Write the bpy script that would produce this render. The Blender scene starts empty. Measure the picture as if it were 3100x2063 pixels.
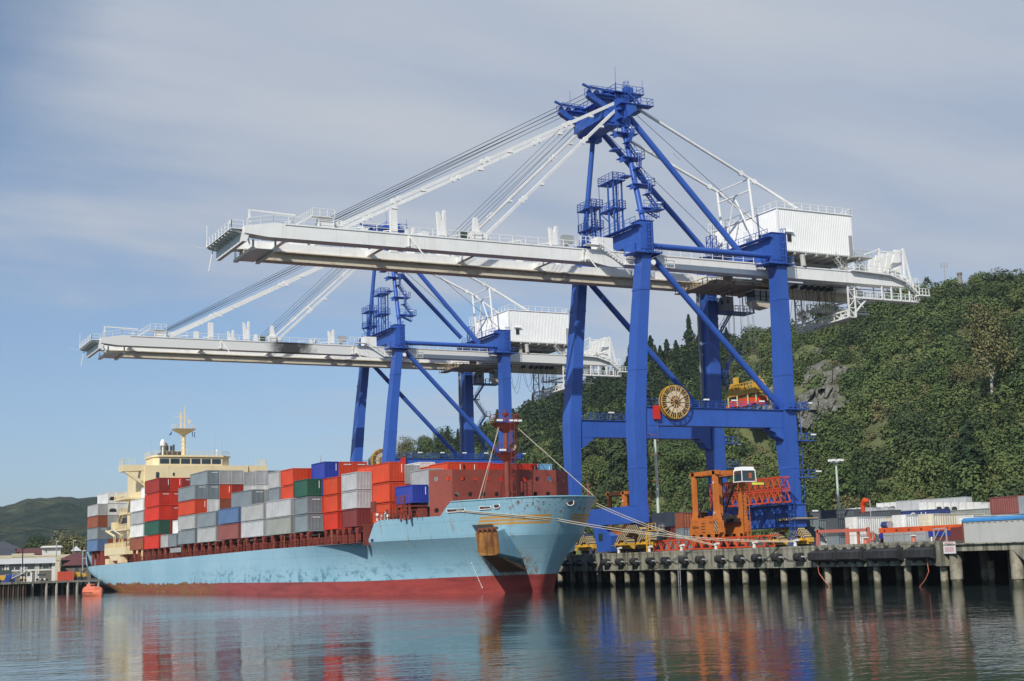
import bpy, math, random
import numpy as np
from mathutils import Vector, Matrix
random.seed(7); rng = np.random.default_rng(7)
S = bpy.context.scene
rad = math.radians
# ------------------------------------------------------------------ camera
YAW, PITCH, ROLL, CH = 0.471776, 0.155262, -0.029826, 3.864
f0 = Vector((-math.cos(YAW), math.sin(YAW), 0)); r0 = Vector((math.sin(YAW), math.cos(YAW), 0)); u0 = Vector((0, 0, 1))
fw = f0*math.cos(PITCH)+u0*math.sin(PITCH); up_ = u0*math.cos(PITCH)-f0*math.sin(PITCH)
rt = r0*math.cos(ROLL)+up_*math.sin(ROLL); up = up_*math.cos(ROLL)-r0*math.sin(ROLL)
cd = bpy.data.cameras.new('camera'); cam = bpy.data.objects.new('camera', cd); S.collection.objects.link(cam)
M = Matrix((rt, up, -fw)).transposed().to_4x4(); M.translation = (0, 0, CH); cam.matrix_world = M
cd.sensor_width = 36; cd.lens = 50; cd.clip_start = 0.5; cd.clip_end = 30000
S.camera = cam
FP = 4305.6
def ray(px, py): return fw+rt*((px-1550)/FP)-up*((py-1031.5)/FP)
def at(px, py, X=None, Y=None, Z=None, D=None):
    """world point seen at photo pixel (3100x2063) on the plane X=, Y=, Z= or at depth D"""
    d = ray(px, py); o = Vector((0, 0, CH))
    t = D if D is not None else (X/d.x if X is not None else (Y/d.y if Y is not None else (Z-CH)/d.z))
    return o+d*t
# ------------------------------------------------------------------ sun, sky
SUN_EL = rad(35); sa = Vector((0.63, -0.775, 0)).normalized()
sd = Vector((sa.x*math.cos(SUN_EL), sa.y*math.cos(SUN_EL), math.sin(SUN_EL)))
sl = bpy.data.lights.new('sun', 'SUN'); sl.energy = 4.2; sl.angle = rad(0.55); sl.color = (1, .95, .87)
so = bpy.data.objects.new('sun', sl); S.collection.objects.link(so)
so.rotation_euler = (-sd).to_track_quat('-Z', 'Y').to_euler()
W = bpy.data.worlds.new('World'); S.world = W; W.use_nodes = True
nt = W.node_tree; nt.nodes.clear()
def N(t, **k):
    n = NT.nodes.new(t)
    for a, b in k.items(): setattr(n, a, b)
    return n
NT = nt
out = N('ShaderNodeOutputWorld'); bg = N('ShaderNodeBackground'); bg.inputs['Strength'].default_value = 0.105
sky = N('ShaderNodeTexSky', sky_type='NISHITA'); sky.sun_disc = False; sky.sun_elevation = SUN_EL
sky.sun_rotation = math.atan2(sa.x, sa.y); sky.altitude = 0; sky.air_density = 1.0; sky.dust_density = .2; sky.ozone_density = 1.6
tc = N('ShaderNodeTexCoord'); L = nt.links.new
sep = N('ShaderNodeSeparateXYZ'); L(tc.outputs['Generated'], sep.inputs[0])
# stretch the direction onto a cloud ceiling: (x,y)/(z+0.12)
za = N('ShaderNodeMath', operation='ADD'); L(sep.outputs['Z'], za.inputs[0]); za.inputs[1].default_value = .16
dx = N('ShaderNodeMath', operation='DIVIDE'); L(sep.outputs['X'], dx.inputs[0]); L(za.outputs[0], dx.inputs[1])
dy = N('ShaderNodeMath', operation='DIVIDE'); L(sep.outputs['Y'], dy.inputs[0]); L(za.outputs[0], dy.inputs[1])
cx = N('ShaderNodeCombineXYZ'); L(dx.outputs[0], cx.inputs[0]); L(dy.outputs[0], cx.inputs[1])
n1 = N('ShaderNodeTexNoise'); n1.inputs['Scale'].default_value = .9; n1.inputs['Detail'].default_value = 7; n1.inputs['Roughness'].default_value = .52; n1.inputs['Distortion'].default_value = .3
L(cx.outputs[0], n1.inputs['Vector'])
n2 = N('ShaderNodeTexNoise'); n2.inputs['Scale'].default_value = 3.4; n2.inputs['Detail'].default_value = 6; n2.inputs['Roughness'].default_value = .5
sm = N('ShaderNodeMapping'); L(cx.outputs[0], sm.inputs['Vector']); sm.inputs['Rotation'].default_value = (0, 0, .5); sm.inputs['Scale'].default_value = (1, .3, 1)
L(sm.outputs[0], n2.inputs['Vector'])
# cloud cover grows with height and toward +Y (landward side)
cov = N('ShaderNodeMath', operation='MULTIPLY_ADD'); L(sep.outputs['Z'], cov.inputs[0]); cov.inputs[1].default_value = 4.6; cov.inputs[2].default_value = -1.47
cov2 = N('ShaderNodeMath', operation='MULTIPLY_ADD'); L(sep.outputs['Y'], cov2.inputs[0]); cov2.inputs[1].default_value = .42; L(cov.outputs[0], cov2.inputs[2])
h1 = N('ShaderNodeMath', operation='SUBTRACT', use_clamp=True); h1.inputs[0].default_value = .34; L(sep.outputs['Y'], h1.inputs[1])
h2 = N('ShaderNodeMath', operation='MULTIPLY'); L(h1.outputs[0], h2.inputs[0]); L(sep.outputs['Z'], h2.inputs[1])
h3 = N('ShaderNodeMath', operation='MULTIPLY_ADD'); L(h2.outputs[0], h3.inputs[0]); h3.inputs[1].default_value = -13; L(cov2.outputs[0], h3.inputs[2]); cov2 = h3
ad = N('ShaderNodeMath', operation='MULTIPLY_ADD'); L(n1.outputs['Fac'], ad.inputs[0]); ad.inputs[1].default_value = 2.2; L(cov2.outputs[0], ad.inputs[2])
ad2 = N('ShaderNodeMath', operation='MULTIPLY_ADD'); L(n2.outputs['Fac'], ad2.inputs[0]); ad2.inputs[1].default_value = 1.0; L(ad.outputs[0], ad2.inputs[2])
mr = N('ShaderNodeMapRange', interpolation_type='SMOOTHSTEP'); L(ad2.outputs[0], mr.inputs['Value'])
mr.inputs['From Min'].default_value = .62; mr.inputs['From Max'].default_value = 1.42; mr.inputs['To Min'].default_value = .03; mr.inputs['To Max'].default_value = .93
cf = N('ShaderNodeMath', operation='MULTIPLY_ADD'); L(n2.outputs['Fac'], cf.inputs[0]); cf.inputs[1].default_value = .6; cg = N('ShaderNodeMath', operation='MULTIPLY'); L(n1.outputs['Fac'], cg.inputs[0]); cg.inputs[1].default_value = .4; L(cg.outputs[0], cf.inputs[2])
cc = N('ShaderNodeValToRGB'); L(cf.outputs[0], cc.inputs[0])
cc.color_ramp.elements[0].position = .36; cc.color_ramp.elements[0].color = (3.5, 4.25, 5.6, 1)
cc.color_ramp.elements[1].position = .64; cc.color_ramp.elements[1].color = (5.3, 5.65, 6.2, 1)
mx = N('ShaderNodeMix', data_type='RGBA'); L(mr.outputs[0], mx.inputs['Factor'])
tn = N('ShaderNodeMix', data_type='RGBA', blend_type='MULTIPLY'); tn.inputs['Factor'].default_value = 1; L(sky.outputs[0], tn.inputs['A'])
hz = N('ShaderNodeMapRange'); L(sep.outputs['Z'], hz.inputs['Value']); hz.inputs['From Min'].default_value = 0; hz.inputs['From Max'].default_value = .3
tm = N('ShaderNodeMix', data_type='RGBA'); L(hz.outputs[0], tm.inputs['Factor']); tm.inputs['A'].default_value = (.60, .74, 1.0, 1); tm.inputs['B'].default_value = (.98, .98, 1.0, 1); L(tm.outputs['Result'], tn.inputs['B'])
L(tn.outputs['Result'], mx.inputs['A']); L(cc.outputs[0], mx.inputs['B'])
L(mx.outputs['Result'], bg.inputs['Color']); L(bg.outputs[0], out.inputs[0])
S.view_settings.view_transform = 'Standard'; S.view_settings.look = 'None'; S.view_settings.gamma = 1; S.view_settings.use_curve_mapping = False
S.view_settings.exposure = 0
S.render.engine = 'CYCLES'; S.cycles.max_bounces = 6; S.cycles.transparent_max_bounces = 12; S.cycles.caustics_reflective = False; S.cycles.caustics_refractive = False
# ------------------------------------------------------------------ materials
def mat(name, col, rough=.55, metal=0., var=.18, scale=.35, dirt=None, dirtamt=0., streak=False, spec=.4, bump=0., coords='Object', th=(.5, .74)):
    """paint / stone with broad tonal variation, fine grain and an optional second 'dirt' colour in patches or streaks"""
    global NT
    m = bpy.data.materials.new(name); m.use_nodes = True; NT = m.node_tree; NT.nodes.clear(); L = NT.links.new
    o = N('ShaderNodeOutputMaterial'); b = N('ShaderNodeBsdfPrincipled'); L(b.outputs[0], o.inputs[0])
    b.inputs['Roughness'].default_value = rough; b.inputs['Metallic'].default_value = metal; b.inputs['Specular IOR Level'].default_value = spec
    t = N('ShaderNodeTexCoord'); g = N('ShaderNodeNewGeometry')
    src = g.outputs['Position'] if coords == 'World' else t.outputs['Object']
    n = N('ShaderNodeTexNoise'); n.inputs['Scale'].default_value = scale; n.inputs['Detail'].default_value = 6; n.inputs['Roughness'].default_value = .65; L(src, n.inputs['Vector'])
    r = N('ShaderNodeMapRange'); L(n.outputs['Fac'], r.inputs['Value']); r.inputs['From Min'].default_value = .3; r.inputs['From Max'].default_value = .7
    r.inputs['To Min'].default_value = 1-var; r.inputs['To Max'].default_value = 1+var*.7
    oi = N('ShaderNodeObjectInfo'); r2 = N('ShaderNodeMapRange'); L(oi.outputs['Random'], r2.inputs['Value']); r2.inputs['To Min'].default_value = 1-var*.5; r2.inputs['To Max'].default_value = 1+var*.4
    mu = N('ShaderNodeMath', operation='MULTIPLY'); L(r.outputs[0], mu.inputs[0]); L(r2.outputs[0], mu.inputs[1])
    vm = N('ShaderNodeVectorMath', operation='SCALE'); vm.inputs[0].default_value = col[:3]; L(mu.outputs[0], vm.inputs['Scale'])
    res = vm.outputs[0]
    if dirt:
        mp = N('ShaderNodeMapping'); L(src, mp.inputs['Vector'])
        mp.inputs['Scale'].default_value = (1.6, 1.6, .16) if streak else (1, 1, 1)
        n3 = N('ShaderNodeTexNoise'); n3.inputs['Scale'].default_value = .9; n3.inputs['Detail'].default_value = 8; n3.inputs['Roughness'].default_value = .7; L(mp.outputs[0], n3.inputs['Vector'])
        r3 = N('ShaderNodeMapRange', interpolation_type='SMOOTHSTEP'); L(n3.outputs['Fac'], r3.inputs['Value']); r3.inputs['From Min'].default_value = th[0]; r3.inputs['From Max'].default_value = th[1]
        r3.inputs['To Max'].default_value = dirtamt
        mm = N('ShaderNodeMix', data_type='RGBA'); L(r3.outputs[0], mm.inputs['Factor']); L(res, mm.inputs['A']); mm.inputs['B'].default_value = (*dirt, 1); res = mm.outputs['Result']
    L(res, b.inputs['Base Color'])
    if bump:
        nb = N('ShaderNodeTexNoise'); nb.inputs['Scale'].default_value = 2.5; nb.inputs['Detail'].default_value = 8; L(src, nb.inputs['Vector'])
        bp = N('ShaderNodeBump'); bp.inputs['Strength'].default_value = bump; bp.inputs['Distance'].default_value = .2; L(nb.outputs['Fac'], bp.inputs['Height']); L(bp.outputs[0], b.inputs['Normal'])
    return m
RUST = (.17, .055, .02)
BLUE = mat('crane_blue', (.034, .105, .42), .38, var=.14, dirt=(.022, .05, .2), dirtamt=.45, streak=True, scale=.2)
WHITE = mat('white_paint', (.80, .80, .77), .45, var=.07, dirt=(.42, .35, .25), dirtamt=.35, streak=True)
HOUSEW = mat('house_white', (.86, .86, .84), .5, var=.04)
CREAMG = mat('stained_girder', (.60, .55, .43), .6, var=.12, dirt=(.32, .17, .08), dirtamt=.8, scale=.25)
DARK = mat('dark_steel', (.028, .028, .03), .6, var=.3)
GREY = mat('galvanised_grey', (.36, .37, .37), .5, var=.2)
WIRE = mat('wire_rope', (.05, .055, .07), .5)
GLASS = mat('tinted_glass', (.03, .05, .055), .08, spec=.8, var=.1)
YEL = mat('machine_yellow', (.62, .36, .04), .5, var=.2, dirt=(.12, .06, .03), dirtamt=.6)
ORG = mat('carrier_orange', (.56, .17, .03), .5, var=.18, dirt=(.16, .05, .02), dirtamt=.7)
REDO = mat('lattice_red', (.55, .075, .025), .5, var=.2, dirt=(.2, .04, .02), dirtamt=.6)
SPRED = mat('spreader_red', (.66, .07, .015), .5, var=.2, dirt=(.2, .04, .02), dirtamt=.5)
REDB = mat('deck_red', (.235, .052, .036), .65, var=.2, dirt=(.12, .03, .02), dirtamt=.5)
CREAM = mat('superstructure_cream', (.82, .69, .42), .5, var=.07, dirt=(.45, .36, .2), dirtamt=.3, streak=True)
CONC = mat('quay_concrete', (.34, .32, .25), .9, var=.4, scale=.5, dirt=(.07, .075, .05), dirtamt=.9, streak=True, bump=.3, coords='World', th=(.44, .62))
DECKC = mat('yard_asphalt', (.10, .10, .095), .9, var=.3, scale=.2, coords='World')
PILE = mat('pile_concrete', (.34, .31, .23), .9, var=.3, dirt=(.10, .10, .07), dirtamt=.7, bump=.3, coords='World', th=(.42, .65))
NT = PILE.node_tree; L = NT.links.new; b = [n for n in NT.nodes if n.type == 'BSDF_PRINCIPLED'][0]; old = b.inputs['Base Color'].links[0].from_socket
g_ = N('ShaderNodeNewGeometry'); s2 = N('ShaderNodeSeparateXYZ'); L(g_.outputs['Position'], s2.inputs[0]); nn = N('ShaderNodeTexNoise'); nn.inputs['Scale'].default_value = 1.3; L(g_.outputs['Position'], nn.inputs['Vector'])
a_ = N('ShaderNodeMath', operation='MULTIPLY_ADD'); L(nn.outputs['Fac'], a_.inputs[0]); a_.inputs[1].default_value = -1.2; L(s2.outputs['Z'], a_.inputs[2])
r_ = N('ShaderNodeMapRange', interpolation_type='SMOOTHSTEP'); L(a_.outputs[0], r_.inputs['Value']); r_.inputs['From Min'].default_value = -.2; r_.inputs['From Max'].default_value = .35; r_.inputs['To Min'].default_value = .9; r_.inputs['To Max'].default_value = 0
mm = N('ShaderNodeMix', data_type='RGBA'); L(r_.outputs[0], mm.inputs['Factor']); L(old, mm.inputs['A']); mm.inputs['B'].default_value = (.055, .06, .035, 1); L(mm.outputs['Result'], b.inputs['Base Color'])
RUBBER = mat('fender_rubber', (.028, .028, .029), .65, var=.35, dirt=(.16, .16, .15), dirtamt=.35, streak=True)
WPT = mat('bollard_white', (.7, .68, .62), .6, var=.15, dirt=RUST, dirtamt=.5)
ROPEM = mat('mooring_rope', (.55, .49, .38), .9, var=.1)
PINK = mat('faded_red', (.55, .16, .11), .6, var=.15)
# striped yellow/navy chevron paint
def striped(name, ca, cb, w=.8, ang=0.9, ax=(1, 0, 1)):
    global NT
    m = mat(name, ca, .55); NT = m.node_tree; L = NT.links.new
    b = [n for n in NT.nodes if n.type == 'BSDF_PRINCIPLED'][0]; t = [n for n in NT.nodes if n.type == 'TEX_COORD'][0]
    old = b.inputs['Base Color'].links[0].from_socket
    dp = N('ShaderNodeVectorMath', operation='DOT_PRODUCT'); L(t.outputs['Object'], dp.inputs[0]); dp.inputs[1].default_value = ax
    mo = N('ShaderNodeMath', operation='FLOORED_MODULO'); L(dp.outputs['Value'], mo.inputs[0]); mo.inputs[1].default_value = w
    gt = N('ShaderNodeMath', operation='GREATER_THAN'); L(mo.outputs[0], gt.inputs[0]); gt.inputs[1].default_value = w*.5
    mm = N('ShaderNodeMix', data_type='RGBA'); L(gt.outputs[0], mm.inputs['Factor']); L(old, mm.inputs['A']); mm.inputs['B'].default_value = (*cb, 1)
    L(mm.outputs['Result'], b.inputs['Base Color']); return m
STRIPE = striped('hazard_stripes', (.50, .38, .16), (.04, .05, .09), w=.6)
STRIPEM = striped('hazard_stripes_mirrored', (.50, .38, .16), (.04, .05, .09), w=.6, ax=(-1, 0, 1))
# ------------------------------------------------------------------ mesh builder
class G:
    def __init__(s): s.v = []; s.f = []
    def add(s, vs, fs):
        n = len(s.v); s.v += [tuple(v) for v in vs]; s.f += [tuple(i+n for i in f) for f in fs]; return s
    def box(s, a, b):
        x0, y0, z0 = [min(p, q) for p, q in zip(a, b)]; x1, y1, z1 = [max(p, q) for p, q in zip(a, b)]
        return s.add([(x0,y0,z0),(x1,y0,z0),(x1,y1,z0),(x0,y1,z0),(x0,y0,z1),(x1,y0,z1),(x1,y1,z1),(x0,y1,z1)],
                     [(0,3,2,1),(4,5,6,7),(0,1,5,4),(1,2,6,5),(2,3,7,6),(3,0,4,7)])
    def beam(s, p, q, w, h=None, up=(0, 0, 1)):
        p = Vector(p); q = Vector(q); h = h or w; d = (q-p)
        if d.length < 1e-6: return s
        d.normalize(); U = Vector(up)
        if abs(d.dot(U)) > .98: U = Vector((1, 0, 0))
        a = d.cross(U).normalized(); b = a.cross(d); a = a*w/2; b = b*h/2
        return s.add([p-a-b, p+a-b, p+a+b, p-a+b, q-a-b, q+a-b, q+a+b, q-a+b],
                     [(0,3,2,1),(4,5,6,7),(0,1,5,4),(1,2,6,5),(2,3,7,6),(3,0,4,7)])
    def tube(s, p, q, r, n=8, r2=None, cap=True):
        p = Vector(p); q = Vector(q); d = (q-p).normalized(); r2 = r if r2 is None else r2
        U = Vector((0, 0, 1)) if abs(d.z) < .95 else Vector((1, 0, 0)); a = d.cross(U).normalized(); b = a.cross(d)
        vs = [p+(a*math.cos(t)+b*math.sin(t))*r for t in [2*math.pi*i/n for i in range(n)]]+[q+(a*math.cos(t)+b*math.sin(t))*r2 for t in [2*math.pi*i/n for i in range(n)]]
        fs = [(i, i+n, (i+1) % n+n, (i+1) % n) for i in range(n)]
        if cap: fs += [tuple(range(n)), tuple(range(2*n-1, n-1, -1))]
        return s.add(vs, fs)
    def path(s, pts, r, n=5):
        for a, b in zip(pts[:-1], pts[1:]): s.tube(a, b, r, n)
        return s
    def prism(s, poly, axis, a, b):
        """poly = 2-D outline extruded along axis ('x','y','z') from a to b"""
        def P(u, w, t): return (t, u, w) if axis == 'x' else ((u, t, w) if axis == 'y' else (u, w, t))
        n = len(poly); vs = [P(u, w, a) for u, w in poly]+[P(u, w, b) for u, w in poly]
        return s.add(vs, [tuple(range(n-1, -1, -1)), tuple(range(n, 2*n))]+[(i, (i+1) % n, (i+1) % n+n, i+n) for i in range(n)])
    def loft(s, secs):
        """secs = list of (cx, cy, z, wx, wy) rectangles"""
        vs = []
        for x, y, z, a, b in secs: vs += [(x-a/2, y-b/2, z), (x+a/2, y-b/2, z), (x+a/2, y+b/2, z), (x-a/2, y+b/2, z)]
        fs = [(3, 2, 1, 0)]; k = len(secs)
        for i in range(k-1):
            for j in range(4): fs.append((4*i+j, 4*i+(j+1) % 4, 4*i+4+(j+1) % 4, 4*i+4+j))
        fs.append(tuple(4*(k-1)+j for j in range(4))); return s.add(vs, fs)
    def disc(s, c, ax, r, t, n=24, r_in=0.):
        c = Vector(c); ax = Vector(ax).normalized()
        if r_in <= 0: return s.tube(c-ax*t/2, c+ax*t/2, r, n)
        U = Vector((0, 0, 1)) if abs(ax.z) < .95 else Vector((1, 0, 0)); a = ax.cross(U).normalized(); b = a.cross(ax); vs = []; fs = []
        for i in range(n):
            e = a*math.cos(2*math.pi*i/n)+b*math.sin(2*math.pi*i/n)
            vs += [c+e*r_in-ax*t/2, c+e*r-ax*t/2, c+e*r+ax*t/2, c+e*r_in+ax*t/2]
        for i in range(n):
            j = (i+1) % n
            for k in range(4): fs.append((4*i+k, 4*i+(k+1) % 4, 4*j+(k+1) % 4, 4*j+k))
        return s.add(vs, fs)
    def rail(s, pts, h=1.05, r=.035, step=1.6, mids=(.5,)):
        """hand rail with posts along a polyline of deck points"""
        pts = [Vector(p) for p in pts]; H = Vector((0, 0, h))
        for a, b in zip(pts[:-1], pts[1:]):
            s.beam(a+H, b+H, r*2)
            for m in mids: s.beam(a+H*m, b+H*m, r*1.5)
            n = max(1, int((b-a).length/step+.5))
            for i in range(n+1): p = a.lerp(b, i/n); s.beam(p, p+H, r*2)
        return s
    def stair(s, a, b, w, side, n=None, rail=True):
        """stair flight from a to b, width w along unit vector side"""
        a = Vector(a); b = Vector(b); side = Vector(side); n = n or max(4, int(abs(b.z-a.z)/.28))
        for k in (0, 1):
            o = side*w*k; s.beam(a+o, b+o, .06, .22)
            if rail:
                H = Vector((0, 0, 1)); s.beam(a+o+H, b+o+H, .06)
                for i in range(5): p = a.lerp(b, i/4)+o; s.beam(p, p+H, .05)
        for i in range(n): p = a.lerp(b, (i+.5)/n); s.beam(p, p+side*w, .26, .05)
        return s
    def ladder(s, a, b, w, side, cage=None):
        a = Vector(a); b = Vector(b); side = Vector(side)
        s.beam(a, b, .07); s.beam(a+side*w, b+side*w, .07); n = max(2, int((b-a).length/.55))
        for i in range(n+1): p = a.lerp(b, i/n); s.beam(p, p+side*w, .05)
        if cage:
            cg = Vector(cage); m = max(2, int((b-a).length/1.1))
            for i in range(m+1):
                p = a.lerp(b, i/m); q = [p-side*.15, p-side*.15+cg*.6, p+side*(w/2)+cg*.9, p+side*(w+.15)+cg*.6, p+side*(w+.15)]
                for x, y in zip(q[:-1], q[1:]): s.beam(x, y, .05)
            for o in (-side*.15+cg*.6, side*(w/2)+cg*.9, side*(w+.15)+cg*.6): s.beam(a+o, b+o, .05)
        return s
FR = {}          # object -> origin in its own frame
SHD = rad(1.302)
def w_ship(p): c, s_ = math.cos(SHD), math.sin(SHD); return Vector((p[0]*c-p[1]*s_, p[0]*s_+p[1]*c, p[2]))
def ship_at(px, py, v=None, Z=None, u=None):
    Nn = Vector((-math.sin(SHD), math.cos(SHD), 0)); U = Vector((math.cos(SHD), math.sin(SHD), 0)); d = ray(px, py)
    t = v/d.dot(Nn) if v is not None else (u/d.dot(U) if u is not None else (Z-CH)/d.z)
    p = Vector((0, 0, CH))+d*t; return Vector((p.dot(U), p.dot(Nn), p.z))
def link(name, data, m=None, parent=None, org=None, ship=False, smooth=False):
    o = bpy.data.objects.new(name, data); S.collection.objects.link(o); org = Vector(org)
    if parent: o.parent = parent; o.location = org-FR[parent]
    elif ship: o.location = w_ship(org); o.rotation_euler.z = SHD
    else: o.location = org
    FR[o] = org
    if m is not None and data is not None and not data.materials: data.materials.append(m)
    return o
def mk(name, g, m, parent=None, label=None, ship=False, smooth=False, org=None):
    a = np.array(g.v, dtype=float)
    if org is None: org = ((a[:, 0].min()+a[:, 0].max())/2, (a[:, 1].min()+a[:, 1].max())/2, a[:, 2].min())
    me = bpy.data.meshes.new(name); me.from_pydata((a-np.array(org)).tolist(), [], g.f); me.update()
    if smooth:
        me.polygons.foreach_set('use_smooth', [True]*len(me.polygons))
        try: me.set_sharp_from_angle(angle=rad(smooth if smooth > 1 else 40))
        except Exception: pass
    o = link(name, me, m, parent, org, ship)
    if label: o['label'] = label
    return o
def mks(name, g, m, parent=None, key=None):
    """one object for each loose piece of g (or for each value of key(centre))"""
    n = len(g.v); pa = list(range(n))
    def fd(i):
        while pa[i] != i: pa[i] = pa[pa[i]]; i = pa[i]
        return i
    for f in g.f:
        for i in f[1:]: pa[fd(f[0])] = fd(i)
    gr = {}
    for f in g.f:
        r_ = fd(f[0]); gr.setdefault(r_, []).append(f)
    if key:
        g2 = {}
        for r_, fs in gr.items():
            vs = [g.v[i] for f in fs for i in f]; c = [sum(v[k] for v in vs)/len(vs) for k in range(3)]; g2.setdefault(key(c), []).extend(fs)
        gr = g2
    for fs in gr.values():
        us = sorted({i for f in fs for i in f}); mp_ = {k: i for i, k in enumerate(us)}; h = G(); h.v = [g.v[k] for k in us]; h.f = [tuple(mp_[i] for i in f) for f in fs]; mk(name, h, m, parent)
def tag(o, label, cat=None, group=None, kind=None):
    if label: o['label'] = label
    if cat: o['category'] = cat
    if group: o['group'] = group
    if kind: o['kind'] = kind
    return o
def empty(name, org, ship=False, rz=0.):
    o = link(name, None, None, None, org, ship); o.rotation_euler.z += rz; o.empty_display_size = 1; return o
def copy_tree(o, parent=None):
    c = o.copy(); S.collection.objects.link(c); FR[c] = FR[o].copy()
    if parent: c.parent = parent
    for ch in list(o.children): copy_tree(ch, c)
    return c
def place(o, off): o.location = o.location+Vector(off); FR[o] = FR[o]+Vector(off)
def text(name, body, size, m, parent, org, rot, label=None, ext=.01, ship=False):
    cu = bpy.data.curves.new(name, 'FONT'); cu.body = body; cu.size = size; cu.extrude = ext; cu.align_x = 'CENTER'; cu.align_y = 'CENTER'
    t = bpy.data.objects.new(name, cu); S.collection.objects.link(t); bpy.context.view_layer.update()
    me = bpy.data.meshes.new_from_object(t); bpy.data.objects.remove(t); bpy.data.curves.remove(cu)
    o = link(name, me, m, parent, org, ship); o.rotation_euler = rot
    if label: o['label'] = label
    return o
ROT_SEA = (rad(90), 0, 0)                 # text readable from the sea (facing -Y)
ROT_BOW = (rad(90), 0, rad(90))           # text facing +X
# ------------------------------------------------------------------ container crane (world coordinates of the near one)
XN, XF, QZ = -184., -204., 4.9
def bogie(xc, yc, root):
    g = G()
    for s in (-1, 1):
        g.box((xc+s*3.1-1.9, yc-.55, 5.75), (xc+s*3.1+1.9, yc+.55, 6.35))
        for k in (-1, 1):
            c = xc+s*3.1+k*1.05
            g.prism([(c-.95, 5.5), (c+.95, 5.5), (c+.8, 6.1), (c+.35, 6.7), (c-.35, 6.7), (c-.8, 6.1)], 'y', yc-.45, yc+.45)
            g.tube((c-.3, yc-.95, 6.2), (c-.3, yc-.5, 6.2), .28, 8)
        g.box((xc+s*5.0-.15, yc-.4, 5.8), (xc+s*5.6, yc+.4, 6.5))
    g.box((xc-5.2, yc-1.25, 6.05), (xc+5.2, yc-.6, 6.13))
    b = mk('bogie', g, YEL, root)
    mk('equaliser_beam', G().prism([(xc-3.6, 7.2), (xc-3.2, 8.0), (xc-.9, 9.2), (xc+.9, 9.2), (xc+3.2, 8.0), (xc+3.6, 7.2), (xc+2.6, 7.0), (xc+.7, 8.0), (xc-.7, 8.0), (xc-2.6, 7.0)], 'y', yc-.62, yc+.62), STRIPE if yc < 130 else STRIPEM, b)
    for s in (-1, 1):
        c = xc+s*3.1
        mk('equaliser_beam', G().prism([(c-1.7, 6.3), (c-1.5, 7.0), (c-.5, 7.75), (c+.5, 7.75), (c+1.5, 7.0), (c+1.7, 6.3), (c+.9, 6.4), (c+.4, 6.8), (c-.4, 6.8), (c-.9, 6.4)], 'y', yc-.7, yc+.7), STRIPEM, b)
    for s in (-1, 1):
        for k in (-1, 1):
            for j in (-.5, .5):
                c = xc+s*3.1+k*1.05+j*.95; mk('wheel', G().disc((c, yc, 5.3), (0, 1, 0), .36, .5, 12), DARK, b)
    return b
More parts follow.
